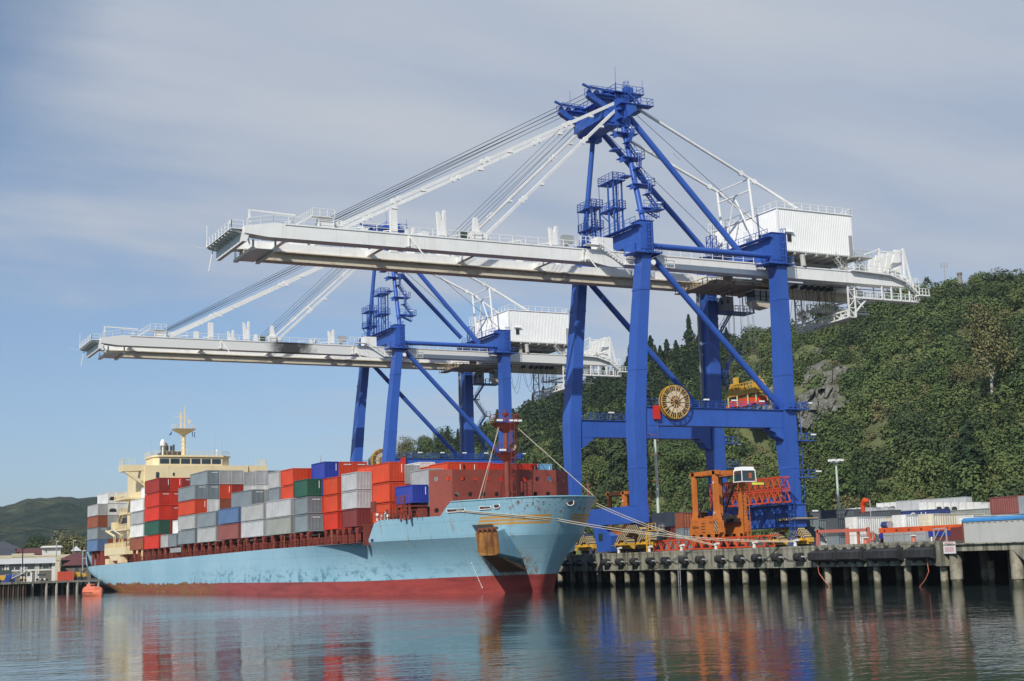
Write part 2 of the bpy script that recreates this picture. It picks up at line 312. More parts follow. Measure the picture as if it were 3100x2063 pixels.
def make_crane(label):
    C = empty('container_crane', (-194, 129, QZ)); tag(C, label, 'crane')
    for x in (XN, XF):
        mk('leg', G().loft([(x, 114.5, 11.7, 2.3, 1.8), (x, 114.6, 23.6, 2.6, 2.0), (x, 114.7, 26.4, 2.6, 2.1), (x, 115.9, 39, 2.5, 1.8), (x, 117.3, 51, 2.3, 1.6)]), BLUE, C)
        mk('leg', G().loft([(x, 143.3, 11.7, 2.3, 1.9), (x, 142.9, 24., 2.6, 2.6), (x, 142.9, 27., 2.6, 2.3), (x, 143.1, 39, 2.5, 2.1), (x, 143.2, 51, 2.3, 2.0)]), BLUE, C)
        g = G().box((x-1.05, 115.55, 24.0), (x+1.05, 141.7, 26.8))
        g.prism([(115.5, 24.0), (118.1, 24.0), (118.1, 23.55), (117.2, 23.2), (116.9, 22.6), (115.3, 22.0)], 'x', x-1.0, x+1.0)
        g.prism([(141.8, 24.0), (139.2, 24.0), (139.2, 23.55), (140.1, 23.2), (140.4, 22.6), (141.8, 22.0)], 'x', x-1.0, x+1.0)
        g.box((x-1.3, 115.5, 26.8), (x+1.3, 141.7, 26.88))
        mk('portal_beam', g, BLUE, C)
        mk('handrail', G().rail([(x+1.25, 116, 26.88), (x+1.25, 141.6, 26.88)], 1.1, .03).rail([(x-1.25, 116, 26.88), (x-1.25, 141.6, 26.88)], 1.1, .03), BLUE, C)
        for yb_, ws in ((114.5, ((17.5, 114.55, 2.52, 1.98), (32.5, 115.28, 2.62, 2.03), (45, 116.6, 2.5, 1.79))), (143.2, ((17.5, 143.12, 2.52, 2.32), (32.5, 142.99, 2.62, 2.3), (45, 143.15, 2.5, 2.14)))):
            for z, yy, a1, b1 in ws: mk('splice_band', G().loft([(x, yy, z, a1+.02, b1+.02), (x, yy, z+.35, a1+.02, b1+.02)]), BLUE, C)
        # diagonal brace of the side frame
        mk('leg_brace', G().tube((x, 119.2, 50.2), (x, 142.3, 27.2), .5, 14), BLUE, C, smooth=1)
        mk('tie_tube', G().tube((x+.4, 118, 52.2), (x+.4, 143, 52.2), .48, 14), BLUE, C, smooth=1)
        g = G()
        for k in range(4): g.box((x+1.35, 121+k*5.3, 28.0), (x+1.65, 121.9+k*5.3, 28.22))
        mks('floodlight', g, HOUSEW, C)
    mk('round_badge', G().disc((-182.72, 118.3, 49.4), (1, 0, 0), .42, .08, 20), HOUSEW, C)
    # sill beams on the bogies
    mk('sill_beam', G().box((-206, 113.6, 9.3), (-182.7, 115.4, 11.9)).prism([(-186, 9.3), (-185.3, 8.7), (-183.7, 8.7), (-183, 9.3)], 'y', 114, 115), BLUE, C)
    mk('sill_beam', G().box((-206, 142.1, 8.2), (-182.2, 144.5, 11.75)).box((-207, 141.9, 11.75), (-182, 144.7, 11.83)), BLUE, C)
    g = G()
    for k in range(8): g.box((-205+k*3., 141.98, 8.5), (-204.9+k*3., 142.1, 11.5))
    mk('stiffener', g, BLUE, C)
    for yc in (114.5, 143.3):
        for xc in (-185.2, -203): bogie(xc, yc, C)
    g = G().prism([(-196.8, 9.3), (-195.4, 5.2), (-191.6, 5.2), (-191.2, 7.6), (-193.6, 8.3), (-194.6, 9.3)], 'y', 113.7, 115.2)
    k = mk('drive_cabinet', g, BLUE, C); mk('window', G().box((-194.9, 113.63, 6.9), (-193.7, 113.7, 8.0)), GLASS, k)
    # upper cross beams, head boxes on the legs
    for y0, y1 in ((116.2, 118.5), (141.4, 144.3)):
        g = G().prism([(-204.6, 52.5), (-203.2, 52.5), (-201.6, 51.3), (-200.4, 51.3), (-199.6, 52.6), (-188.2, 52.6), (-187.4, 51.3), (-186.2, 51.3), (-184.8, 52.5), (-182.9, 52.5), (-182.9, 55.2), (-204.6, 55.2)], 'y', y0+.1, y1-.1)
        mk('upper_beam', g, BLUE, C)
        for x in (XN, XF):
            mk('leg_head', G().box((x-1.25, y0-.05, 50.9), (x+1.25, y1+.05, 56.0)).box((x-1.4, y0-.2, 55.96), (x+1.4, y1+.2, 56.06)), BLUE, C)
            s = 1 if x == XN else -1; e = G().box((x-1.6, y0-1.5, 50.75), (x+1.9, y1+1.2, 50.93))
            e.rail([(x-1.6, y0-1.4, 50.93), (x+1.8, y0-1.4, 50.93), (x+1.8, y1+1.1, 50.93), (x-1.6, y1+1.1, 50.93)], 1.1, .035)
            for j in range(4): e.beam((x-1.5, y0-1.2+j*1.4, 50.7), (x+1.6, y0-1.2+j*1.4, 50.7), .12, .25)
            e.ladder((x+1.4, y1-1.2, 51), (x+1.4, y1-1.2, 56.6), .5, (0, 1, 0), (1, 0, 0))
            mk('platform', e, BLUE, C)
        g = G().box((-200, y0-1.2, 55.2), (-182.4, y0, 55.3)).rail([(-200, y0-1.1, 55.3), (-182.4, y0-1.1, 55.3)], 1.1, .035).rail([(-202.6, y1, 55.2), (-185.4, y1, 55.2)], 1.1, .035)
        mk('walkway', g, BLUE, C)
    # service towers on the seaward beam
    g = G()
    for x0, z1, z2 in ((-191.5, 59.6, 64.2), (-198.6, 58.0, 61.5)):
        for dx_ in (0, 1.6):
            for y in (115.9, 117.5): g.beam((x0+dx_, y, 54.6), (x0+dx_, y, z2), .22)
        for z in (z1, z2):
            g.box((x0-2.6, 115.5, z-.12), (x0+2.2, 117.9, z+.03)); g.rail([(x0-2.5, 115.6, z), (x0+2.1, 115.6, z), (x0+2.1, 117.8, z), (x0-2.5, 117.8, z), (x0-2.5, 115.6, z)], 1.2, .04, 1.2, (.33, .66))
        g.beam((x0-2.5, 115.7, z1), (x0, 115.9, z1-2), .14); g.beam((x0-2.5, 117.7, z1), (x0, 117.5, z1-2), .14)
        g.beam((x0-2.5, 115.7, z1), (x0-2.5, 115.7, z2), .08)
        for a in (.25, .6): g.beam((x0, 115.9, 55+a*8), (x0+1.6, 117.5, 56.5+a*8), .08)
        g.ladder((x0+1.7, 115.8, 55), (x0+1.7, 115.8, z2+1), .5, (0, 1, 0), (1, 0, 0))
    mk('service_tower', g, BLUE, C)
    # pylon
    nb, nt_ = Vector((-184.9, 118.2, 56)), Vector((-191.6, 119, 76)); fb, ft = Vector((-203.6, 118, 56)), Vector((-200.4, 119, 76))
    mk('pylon_column', G().tube(nb, nt_, .46, 16, .42), BLUE, C, smooth=1)
    mk('pylon_column', G().tube(fb, ft, .46, 16, .42), BLUE, C, smooth=1)
    dn = at(2231.5, 755, X=-188.5); df = at(2121.5, 745.5, X=-200.5)
    mk('pylon_brace', G().tube((-190.9, 120.2, 75.4), dn+(dn-Vector((-190.9, 120.2, 75.4)))*.03, .5, 16), BLUE, C, smooth=1)
    mk('pylon_brace', G().tube((-200.2, 120.2, 75.8), df+(df-Vector((-200.2, 120.2, 75.8)))*.03, .5, 16), BLUE, C, smooth=1)
    g = G().prism([(115.4, 74.9), (116.4, 74.2), (119.3, 74.3), (120.4, 75.8), (119.6, 77.4), (115.4, 77.0)], 'x', -200.9, -190.8)
    for x in (-191.3, -200.6): g.box((x-.75, 117.3, 73.8), (x+.75, 120.2, 79.0))
    g.box((-202, 117.6, 76.2), (-189.8, 120.2, 76.6))
    hd = mk('pylon_head', g, BLUE, C)
    for x in (-191.2, -200.6):
        e = G().prism([(112.4, 78.2), (113.0, 77.7), (117.3, 75.6), (117.3, 76.3), (114.2, 78.1), (117.3, 78.1), (117.3, 78.5), (112.6, 78.6)], 'x', x-.5, x+.5)
        for k in range(3): e.disc((x, 112.9+k*1.5, 78.9), (1, 0, 0), .42, .4, 14)
        e.beam((x+.6, 112.2, 79.6), (x+.6, 117.2, 79.3), .3); e.beam((x+.6, 111.4, 79.9), (x+.6, 112.8, 79.4), .4, .3)
        e.box((x-1.0, 113.6, 78.5), (x+1.0, 117.3, 78.6)); e.rail([(x+.95, 112.6, 78.6), (x+.95, 117.3, 78.6)], 1.15, .035, 1.2); e.rail([(x-.95, 112.6, 78.6), (x-.95, 117.3, 78.6)], 1.15, .035, 1.2)
        for k in range(3): e.beam((x-.9, 113.6+k*1.4, 78.7), (x+.7, 114.2+k*1.4, 79.4), .16)
        e.box((x-.6, 115.6, 78.6), (x+.5, 116.9, 79.7)); mk('sheave_frame', e, BLUE, hd)
    g = G().box((-201.6, 117, 79.2), (-189.8, 122.6, 79.32)).rail([(-201.5, 117.1, 79.3), (-189.9, 117.1, 79.3), (-189.9, 122.5, 79.3), (-201.5, 122.5, 79.3)], 1.15, .035, 1.3)
    g.box((-190.4, 117.4, 77.0), (-188.6, 123.6, 77.12)).rail([(-188.7, 117.5, 77.1), (-188.7, 123.5, 77.1), (-190.3, 123.5, 77.1)], 1.15, .035, 1.2)
    g.prism([(118.8, 74.9), (120.4, 76.1), (120.2, 77.0), (118.4, 77.0)], 'x', -190.0, -188.8)
    g.stair((-189.4, 121.8, 77.1), (-189.4, 119.0, 79.3), .8, (-1, 0, 0))
    g.ladder((-190.2, 118.9, 73.4), (-190.2, 118.9, 81), .5, (0, 1, 0), (1, 0, 0)); g.box((-196, 118.6, 79.3), (-194, 120.2, 81.0)); g.box((-192.4, 120, 79.3), (-191.2, 121.4, 80.8))
    mk('top_platform', g, BLUE, hd)
    mks('antenna', G().tube((-191, 117.9, 79), (-191, 117.9, 81.2), .09, 6).tube((-191, 117.9, 81.2), (-191, 117.9, 83.8), .035, 5).tube((-199, 113.8, 78.5), (-199, 113.8, 81.8), .035, 5).tube((-190, 122.4, 79.3), (-190, 122.4, 81.8), .035, 5), BLUE, hd, key=lambda c: round(c[1]))
    # zig-zag stairs beside the near column
    g = G(); lv = [(57.3, 118.3), (58.7, 118.7), (62.9, 118.0), (67.7, 117.3), (72.2, 117.2), (76.6, 119.0)]
    for i, (z, y) in enumerate(lv):
        t = (z-56)/20.; xc = nb.lerp(nt_, t).x
        if i: g.box((xc-1.1, y-.6, z-.14), (xc+1.3, y+3.4, z)); g.rail([(xc+1.25, y-.5, z), (xc+1.25, y+3.35, z), (xc-1.0, y+3.35, z)], 1.1, .035, 1.2); g.prism([(y-1.0, z-1.0), (y-.5, z-.9), (y+1.2, z-.14), (y-.6, z-.14)], 'x', xc+.4, xc+.9)
        if i < 5:
            z2, y2 = lv[i+1]; zm = z+(z2-z)*.56; xm = xc-.25
            g.stair((xm, y+2.9, z), (xm, y+.95, zm), .75, (1, 0, 0)); g.box((xm-.1, y+.2, zm-.08), (xm+1.5, y+1.0, zm)); g.stair((xm+.8, y+.9, zm), (xm+.4, y2+2.0, z2), .7, (1, 0, 0))
            if i > 1: g.box((xc-1.6, y-1.6, z+1.3), (xc+.2, y-.2, z+1.5))
    mk('stairway', g, BLUE, C)
    g = G()
    for z, y in lv[1:5]: t = (z-56)/20.; xc = nb.lerp(nt_, t).x; g.box((xc+1.2, y+1.8, z+.75), (xc+1.5, y+2.6, z+.95))
    mks('floodlight', g, HOUSEW, C)
    # girders
    out_ = [(54.2, 49.75), (54.2, 50.75), (58.4, 51.5), (171.4, 51.5), (173.6, 50.6), (173.6, 49.9), (171.8, 49.4), (57.5, 49.4)]
    gn = mk('main_girder', G().prism(out_, 'x', -188.2, -186.0).box((-186.02, 60, 51.3), (-185.88, 171, 51.5)), WHITE, C)
    gf = mk('main_girder', G().prism([(54.2, 50.0), (54.2, 50.75), (58.4, 51.5), (171.4, 51.5), (173.6, 50.6), (173.6, 50.2), (57.5, 50.2)], 'x', -200.0, -197.8), WHITE, C)
    mk('trolley_rail', G().box((-200, 57.5, 48.85), (-197.9, 171.8, 50.1)).box((-197.9, 57.5, 50.0), (-197.2, 171.8, 50.16)), CREAMG, gf)
    mk('trolley_rail', G().box((-188.7, 57.5, 49.6), (-188.2, 171.8, 50.0)), CREAMG, gn)
    for gx, par, xs in ((-187.1, gn, -186.1), (-198.9, gf, -199.9)):
        mk('handrail', G().rail([(xs, 54.6, 50.8), (xs, 58.4, 51.5), (xs, 106.5, 51.5)], 1.1, .04, 2.2), WHITE, par)
        mk('handrail', G().rail([(xs, 119.6, 51.5), (xs, 140, 51.5)], 1.1, .04, 2.0), WHITE, par)
    g = G()
    for y in (62, 77, 92, 105.5, 124, 150, 166): g.box((-197.8, y-.35, 50.5), (-188.2, y+.35, 51.3))
    mks('cross_tie', g, WHITE, C)
    # boom tip
    g = G().box((-199.6, 52.4, 50.3), (-186.3, 54.1, 50.42)).rail([(-199.5, 52.5, 50.4), (-186.4, 52.5, 50.4), (-186.4, 54.2, 50.4)], 1.15, .04, 1.6)
    for k in range(9): g.beam((-199.2+k*1.55, 52.5, 50.2), (-199.2+k*1.55, 54.3, 49.9), .12, .3)
    g.prism([(54.0, 48.6), (54.6, 48.6), (55.2, 50.4), (54.0, 50.4)], 'x', -199.8, -186.2)
    for y in (56.2, 59.4):
        g.box((-197.5, y-.3, 48.0), (-188.5, y+.3, 48.4)); g.beam((-188.6, y, 48.2), (-188.6, y, 49.5), .25); g.beam((-197.4, y, 48.2), (-197.4, y, 49.5), .25)
    g.box((-197, 56.2, 48.3), (-189, 59.4, 48.4)); g.tube((-187, 54.6, 50.2), (-186.6, 55.3, 47.9), .12, 6); g.tube((-199.4, 53.4, 50), (-199.6, 52.9, 46.9), .09, 6)
    g.beam((-186.4, 55.0, 51), (-186.4, 55.0, 53.2), .25); g.beam((-186.4, 54.9, 53.1), (-186.4, 61.6, 52.9), .18, .22); g.tube((-199.3, 52.5, 50.5), (-199.3, 52.5, 53.6), .05, 5)
    g.box((-186.7, 52.2, 50.9), (-186.3, 52.4, 51.4)); g.beam((-199.5, 53, 50.2), (-199.7, 50.4, 50.5), .04)
    mk('boom_tip', g, WHITE, C)
    # boom fittings
    for x in (-187.1, -198.9):
        mk('stay_anchor', G().box((x-.75, 65.0, 51.5), (x+.75, 67.3, 53.0)), WHITE, C); mk('stay_anchor', G().box((x-.7, 89.0, 51.5), (x+.7, 90.6, 52.9)).prism([(89.4, 52.9), (89.6, 55.1), (90.1, 55.1), (90.5, 52.9)], 'x', x-.3, x+.3), WHITE, C)
        mk('stay_rest', G().box((x-.35, 76.2, 51.5), (x+.35, 77.2, 55.1)), WHITE, C)
        for y, h in ((84.3, 4.3), (103.1, 3.4)): mk('stay_rest', G().prism([(y-.55, 51.5), (y-.75, 51.5+h-.3), (y-.35, 51.5+h-.5), (y, 51.5+h*.55), (y+.35, 51.5+h), (y+.65, 51.5+h), (y+.6, 51.5)], 'x', x-.3, x+.3), WHITE, C)
        mk('lifting_lug', G().prism([(80.4, 51.4), (80.9, 52.1), (81.3, 52.1), (81.9, 51.4)], 'x', x-.4, x+1.15), WHITE, C)
        mk('junction_box', G().box((x-.9, 110.3, 51.5), (x+.9, 113.2, 53.6)), WHITE, C)
        mk('girder_bracket', G().prism([(117.7, 51.5), (118.4, 53.0), (119.6, 53.0), (121.5, 51.5)], 'x', x-.8, x+.6), WHITE, C)
    g = G().stair((-186.9, 61.6, 51.5), (-186.9, 64.0, 53.0), .8, (1, 0, 0)); g.box((-187.2, 63.9, 52.9), (-186, 67, 53.0)); g.rail([(-186, 64, 53), (-186, 67.3, 53)], 1.1, .04, 1)
    mk('anchor_steps', g, WHITE, C)
    g = G()
    for k in range(9): y = 60+k*5.1; g.beam((-187.5, y, 51.5), (-187.5, y, 52.1), .12).beam((-187.5, y, 52.0), (-187.5, y+1.4, 52.2), .12); g.box((-187.6, y+1.3, 52.1), (-187.2, y+1.9, 52.25))
    mk('cable_tray', g.beam((-187.5, 60, 51.56), (-187.5, 102, 51.56), .12), WHITE, C)
    mk('hinge_plate', G().prism([(108.0, 49.6), (108.2, 51.3), (109.6, 51.3), (115.0, 49.3), (114.9, 48.9), (112, 48.9)], 'x', -185.95, -185.7), WHITE, C); g = G()
    g.stair((-185.9, 110.4, 51.9), (-185.9, 114.6, 49.3), .8, (1, 0, 0)); g.box((-186, 107.7, 51.9), (-184.6, 110.4, 52.0)); g.rail([(-184.7, 106.5, 52), (-184.7, 110.4, 52)], 1.1, .04, 1.1)
    g.box((-186, 114.5, 49.2), (-184.8, 123.6, 49.3)); g.rail([(-184.9, 114.6, 49.3), (-184.9, 123.6, 49.3)], 1.1, .04, 1.6)
    for y in (78.6, 107.6): g.beam((-185.9, y, 51.2), (-185.2, y+1.9, 48.4), .16); g.beam((-185.9, y, 51.2), (-185.9, y, 49.6), .14); g.beam((-185.9, y-.6, 49.6), (-185.4, y+1.2, 49.9), .08)
    mk('boom_hinge_access', g, WHITE, C)
    mk('control_cabinet', G().box((-187.5, 104.6, 51.5), (-186.7, 105.52, 53.6)).box((-187.48, 105.5, 52.4), (-186.72, 106.5, 53.6)), GREY, C); mk('control_cabinet', G().box((-187.3, 87.3, 51.5), (-186.7, 88.3, 52.8)), mat('cabinet_green', (.05, .08, .06), .5), C)
    # stays
    for xa, xb in ((-191.0, -187.1), (-200.8, -198.9)):
        for ya, yb, za in ((118.0, 68.3, 77.8), (118.7, 91.2, 77.4)):
            a, b = Vector((xa, ya, za)), Vector((xb, yb, 52.2)); g = G().beam(a, b, .34, .52 if yb < 80 else .44)
            n = 3 if yb < 80 else 2
            for k in range(n):
                p = a.lerp(b, (k+.62)/(n+.25)); q = a.lerp(b, (k+.62)/(n+.25)+.02); g.disc(p, (1, 0, 0), .4, .5, 14); g.disc(q, (1, 0, 0), .4, .5, 14)
                p = a.lerp(b, (k+.35)/(n+.25)); g.box((p.x-.25, p.y-.4, p.z-.6), (p.x+.25, p.y+.4, p.z-.28))
            g.disc(a, (1, 0, 0), .55, .6, 16); g.disc(b, (1, 0, 0), .55, .7, 16); mk('forestay', g, WHITE, C)
    for xa, xb, xc in ((-190.6, -190.4, -187.4), (-201, -199.6, -199.2)):
        nd = Vector((xb, 143.1, 67.3)); a = Vector((xa, 121.2, 77.2)); b = Vector((xc, 153.6, 60.6))
        g = G().tube(a, nd, .26, 10).tube(nd, b, .26, 10)
        for p in (a.lerp(nd, .93), nd.lerp(b, .09)): g.disc(p, (1, 0, 0), .45, .45, 14)
        mk('backstay', g, WHITE, C, smooth=1)
        mk('backstay_post', G().tube(nd, (xb+.4, 143.9, 55.2), .22, 8), WHITE, C, smooth=1)
    g = G().tube((-190.4, 143.1, 67.1), (-199.6, 143.1, 67.1), .14, 8).tube((-190.4, 143.3, 65.2), (-199.6, 143.3, 65.2), .16, 8)
    for x in (-190.2, -199.5): g.tube((-195, 143.3, 65.2), (x, 143.9, 55.4), .13, 8)
    mk('stay_frame', g, WHITE, C)
    g = G()
    for k, (y, z) in enumerate(((113.0, 79.0), (113.8, 78.7), (114.6, 78.4))):
        for x, xb in ((-191.2, -187.3), (-200.6, -198.8)): g.tube((x, y, z), (xb, 66.6+k*.5, 53.0), .042, 4); g.tube((x, y+1.6, z-1.6), (xb, 88.6+k*.6, 52.6), .034, 4)
    g.tube((-190.8, 121.5, 76), (-187.6, 144.2, 57.2), .05, 4); g.tube((-201, 121.5, 76), (-200, 144.4, 57.2), .05, 4); g.tube((-190.2, 129.2, 69.0), (-195.5, 131.5, 71.8), .03, 4)
    mk('hoist_rope', g, WIRE, C)
    # machinery house
    H0, H1 = (-206, 146.2, 54.3), (-187.2, 162.2, 61.6)
    g = G().box(H0, H1)
    for k in range(48): x = -205.8+k*.39; g.box((x, 146.13, 54.5), (x+.17, 146.2, 61.3))
    for k in range(41): y = 146.4+k*.385; g.box((-187.2, y, 54.5), (-187.13, y+.17, 61.3))
    for x in (-206.1, -187.25): g.box((x, 146.1, 54.2), (x+.2, 146.35, 61.7))
    g.box((-206.2, 146.0, 61.55), (-187.0, 162.4, 61.72)); hs = mk('machinery_house', g, HOUSEW, C)
    mk('roof_rail', G().rail([(-206, 162.2, 61.7), (-206, 146.2, 61.7), (-187.2, 146.2, 61.7), (-187.2, 162.2, 61.7), (-190, 162.2, 61.7)], 1.1, .045, 1.75), WHITE, hs)
    mk('ventilation_hood', G().prism([(146.1, 59.6), (145.1, 59.1), (145.1, 57.8), (146.1, 57.5)], 'x', -195.3, -193.8), HOUSEW, hs)
    mk('window', G().box((-187.12, 148.0, 56.0), (-187.02, 148.8, 57.2)), DARK, hs); mk('window_hood', G().box((-187.15, 147.5, 57.5), (-186.7, 149.3, 57.6)), HOUSEW, hs)
    mk('ventilation_slot', G().box((-201.5, 146.02, 56.2), (-197, 146.12, 56.5)).box((-192.4, 146.02, 56.8), (-191.6, 146.12, 57.9)).box((-190.3, 146.02, 56.6), (-189.6, 146.12, 57.3)), DARK, hs)
    mk('door', G().box((-187.13, 161.2, 54.5), (-187.04, 161.9, 58)), GREY, hs)
    g = G().ladder((-205.4, 145.6, 52), (-205.4, 145.6, 62.8), .6, (1, 0, 0), (0, -1, 0)); g.box((-206, 144.6, 54.1), (-187, 146.0, 54.25)); g.rail([(-187, 144.7, 54.2), (-206, 144.7, 54.2)], 1.1, .04, 1.6); mk('access_ladder', g, WHITE, C)
    g = G().box((-206.2, 146, 54.05), (-186.4, 163.2, 54.2))
    for k in range(8): y = 146.5+k*2.3; g.beam((-206, y, 53.85), (-186.2, y, 53.85), .16, .4)
    for x in (-192, -198.9, -204): g.beam((x, 146, 53.5), (x, 162.5, 53.5), .25, .45)
    for x in (-188.0, -198.9):
        for y in (149.5, 160.8): g.box((x-.3, y-.3, 51.5), (x+.3, y+.3, 53.8))
    g.tube((-186.2, 150.2, 53.6), (-186.0, 150.2, 51.6), .45, 12)
    g.rail([(-186.4, 161.5, 54.2), (-186.4, 165.4, 54.2)], 1.1, .04, 1.1); g.box((-189.5, 162, 54.1), (-186.2, 165.6, 54.25))
    g.stair((-186.8, 162.0, 54.1), (-186.8, 164.8, 51.6), .8, (-1, 0, 0)); g.stair((-186.5, 157.6, 53.7), (-186.5, 159.6, 51.6), .8, (-1, 0, 0))
    mk('house_support', g, mat('floor_grey', (.46, .46, .43), .6, var=.12, dirt=(.2, .16, .1), dirtamt=.5), C)
    # rear deck machinery
    g = G().box((-200, 160, 51.5), (-186.0, 168.6, 51.62)); g.prism([(160, 51.4), (168.3, 51.1), (172.2, 50.0), (172.2, 50.15), (168.3, 51.3), (160, 51.6)], 'x', -185.98, -185.2)
    g.rail([(-185.3, 160.2, 51.5), (-185.3, 168.3, 51.2), (-185.3, 172.2, 50.1)], 1.1, .045, 1.4)
    for x in (-186.4, -199.6):
        g.beam((x, 167.2, 51.6), (x, 167.2, 56.0), .3); g.beam((x, 167.3, 55.9), (x, 163.6, 54.6), .22); g.beam((x, 172.6, 51.2), (x, 172.6, 56.4), .34); g.beam((x, 172.6, 56.2), (x, 166.2, 53.6), .22); g.beam((x, 172.6, 56.3), (x, 174.2, 49.6), .3)
        g.beam((x, 167.2, 55.5), (x, 172.4, 55.6), .2)
    for k in range(5): g.prism([(170.6, 51.6), (172.2, 56.5), (173.2, 56.5), (173.6, 51.6)], 'x', -188.3-k*1.6, -187.9-k*1.6)
    for k in range(3): g.disc((-190-k*3, 168.6, 52.6), (1, 0, 0), 1.0, .5, 14); g.box((-190.4-k*3, 165, 51.6), (-189-k*3, 166.6, 53.0)); g.tube((-188.5-k*2.5, 168.9, 52), (-187.2-k*2.5, 172, 53), .16, 6)
    g.stair((-185.9, 171.8, 50.1), (-185.9, 174.6, 48.1), .8, (1, 0, 0)); g.box((-186, 174.2, 47.8), (-184.8, 176.6, 48.0)); g.rail([(-184.9, 174.3, 48), (-184.9, 176.5, 48)], 1.1, .045, .8)
    g.box((-203.2, 174.2, 49.4), (-199, 177.0, 49.6)); g.rail([(-199, 177, 49.6), (-203, 177, 49.6), (-203, 174.4, 49.6)], 1.1, .045, 1.0)
    mk('rear_machinery', g, WHITE, C)
    # hanging maintenance frame and rear walkway
    g = G()
    def lattice(a, b, w, side):
        a = Vector(a); b = Vector(b); side = Vector(side)*w; g.beam(a, b, .22); g.beam(a+side, b+side, .22); n = max(2, int((b-a).length/1.5)); fl = 0
        for i in range(n):
            p, q = a.lerp(b, i/n), a.lerp(b, (i+1)/n); g.beam(p, p+side, .14); g.beam(p if fl else p+side, q+side if fl else q, .12); fl ^= 1
        g.beam(b, b+side, .16)
    lattice((-186.6, 159.8, 43.6), (-186.6, 159.8, 50.0), 1.45, (0, 1, 0)); lattice((-200, 159.0, 42.8), (-200, 159.0, 49.6), 1.45, (0, 1, 0))
    lattice((-187, 159.8, 43.6), (-200, 158.9, 42.9), 1.2, (0, 0, 1)); g.box((-200, 159.8, 43.5), (-186.6, 161.2, 43.6)); lattice((-187, 161.2, 43.6), (-200, 161.0, 43.0), 1.0, (0, 0, 1))
    g.beam((-186.6, 161.3, 44.6), (-186.6, 163.9, 47), .25); g.beam((-186.6, 161.3, 46.8), (-186.6, 163, 45.4), .16); g.box((-200, 161.5, 46.7), (-186.3, 162.4, 46.85))
    g.box((-187.8, 161.2, 46.85), (-186.2, 175.4, 47.15)); g.rail([(-186.25, 161.4, 47.1), (-186.25, 175.3, 47.1)], 1.1, .04, 1.6); g.rail([(-187.8, 161.4, 47.1), (-187.8, 175.3, 47.1)], 1.1, .04, 1.6)
    for y in (167.0, 169.1, 171.2, 173.2): g.beam((-186.2, y, 47), (-186.2, y, 49.8), .2); g.beam((-187.8, y-.4, 47), (-187.8, y-.4, 49.4), .18)
    g.ladder((-186.2, 174.3, 47.1), (-186.2, 174.3, 51.0), .6, (0, 1, 0), (1, 0, 0))
    g.box((-199.9, 161.2, 46.8), (-198.7, 175, 47.0)); g.rail([(-199.8, 161.4, 47), (-199.8, 175, 47)], 1.1, .04, 2)
    mk('maintenance_frame', g, WHITE, C)
    # electrics room and stairs on the far landward leg
    g = G().box((-203.4, 144.5, 46.3), (-202.2, 145.8, 48.9)); g.box((-202.2, 144.6, 46.3), (-200.9, 146.2, 48.9)); k = mk('control_cabin', g, GREY, C)
    mk('window', G().box((-200.88, 144.9, 47.6), (-200.82, 145.3, 48.2)).box((-202.1, 144.44, 47.6), (-201.5, 144.5, 48.2)), GLASS, k)
    g = G(); z = 27.; sgn = 1
    for k in range(5):
        y0, y1 = (144.6, 147.4) if sgn > 0 else (147.4, 144.6); g.stair((-203.6, y0, z), (-203.6, y1, z+3.9), .8, (1, 0, 0)); g.box((-204, min(y1, y0)-.3 if sgn < 0 else y1, z+3.8), (-202.4, (y1 if sgn > 0 else y1+.1)+1.0, z+3.9)); g.rail([(-202.5, y1, z+3.9), (-202.5, y1+1, z+3.9)], 1.1, .04, 1); z += 3.9; sgn = -sgn
    g.box((-204, 144.4, 46.1), (-200.6, 150.6, 46.25)); g.rail([(-200.7, 146.4, 46.2), (-200.7, 150.5, 46.2), (-203.9, 150.5, 46.2)], 1.1, .04, 1.1)
    for y in (148.2, 150.4): g.beam((-200.8, y, 46.2), (-200.8, y, 50.6), .14)
    mk('leg_stairway', g, BLUE, C); g = G()
    for z in (19, 23.2): g.box((-204, 144.3, z), (-202.4, 146.9, z+.12)); g.rail([(-202.5, 144.4, z+.1), (-202.5, 146.8, z+.1)], 1.1, .04, 1.1)
    mks('rest_platform', g, BLUE, C, key=lambda c: c[2] < 22)
    g = G()
    for dx_, dy_ in ((0, 0), (1.3, 0), (0, 1.3), (1.3, 1.3)): g.beam((-204.6+dx_, 143.8+dy_, 55), (-204.6+dx_, 143.8+dy_, 60.2), .13)
    for k in range(4):
        z = 55.2+k*1.25; g.beam((-204.6, 143.8, z), (-203.3, 143.8, z+1.25), .1).beam((-203.3, 143.8, z), (-203.3, 145.1, z+1.25), .1).beam((-204.6, 143.8, z+1.25), (-203.3, 143.8, z+1.25), .1).beam((-203.3, 143.8, z+1.25), (-203.3, 145.1, z+1.25), .1)
    mk('lattice_mast', g, BLUE, C)
    mk('cable_duct', G().box((-205.2, 141.4, 26.9), (-204.8, 141.9, 50)), GREY, C)
    # ladder with cages on the near landward leg
    g = G(); zs = [11.9, 16.1, 22.0, 26.9]
    for a, b in zip(zs[:-1], zs[1:]):
        y = 144.45; g.ladder((-183.6, y, a), (-183.6, y, b+1), .55, (1, 0, 0), (0, 1, 0)); g.box((-184.4, 143.9, b-.12), (-182.1, 147.0 if b < 26 else 145.6, b)); g.rail([(-182.2, 144.2, b), (-182.2, 146.9 if b < 26 else 145.5, b)], 1.1, .04, 1.1)
    g.box((-185.4, 141.8, 26.88), (-181.9, 146.2, 27.0)); g.rail([(-181.95, 141.9, 27), (-181.95, 146.1, 27), (-185.3, 146.1, 27)], 1.1, .04, 1.2); g.ladder((-182.3, 141.2, 5.2), (-182.3, 141.2, 12.6), .6, (0, 1, 0), (1, 0, 0))
    mk('leg_ladder', g, BLUE, C)
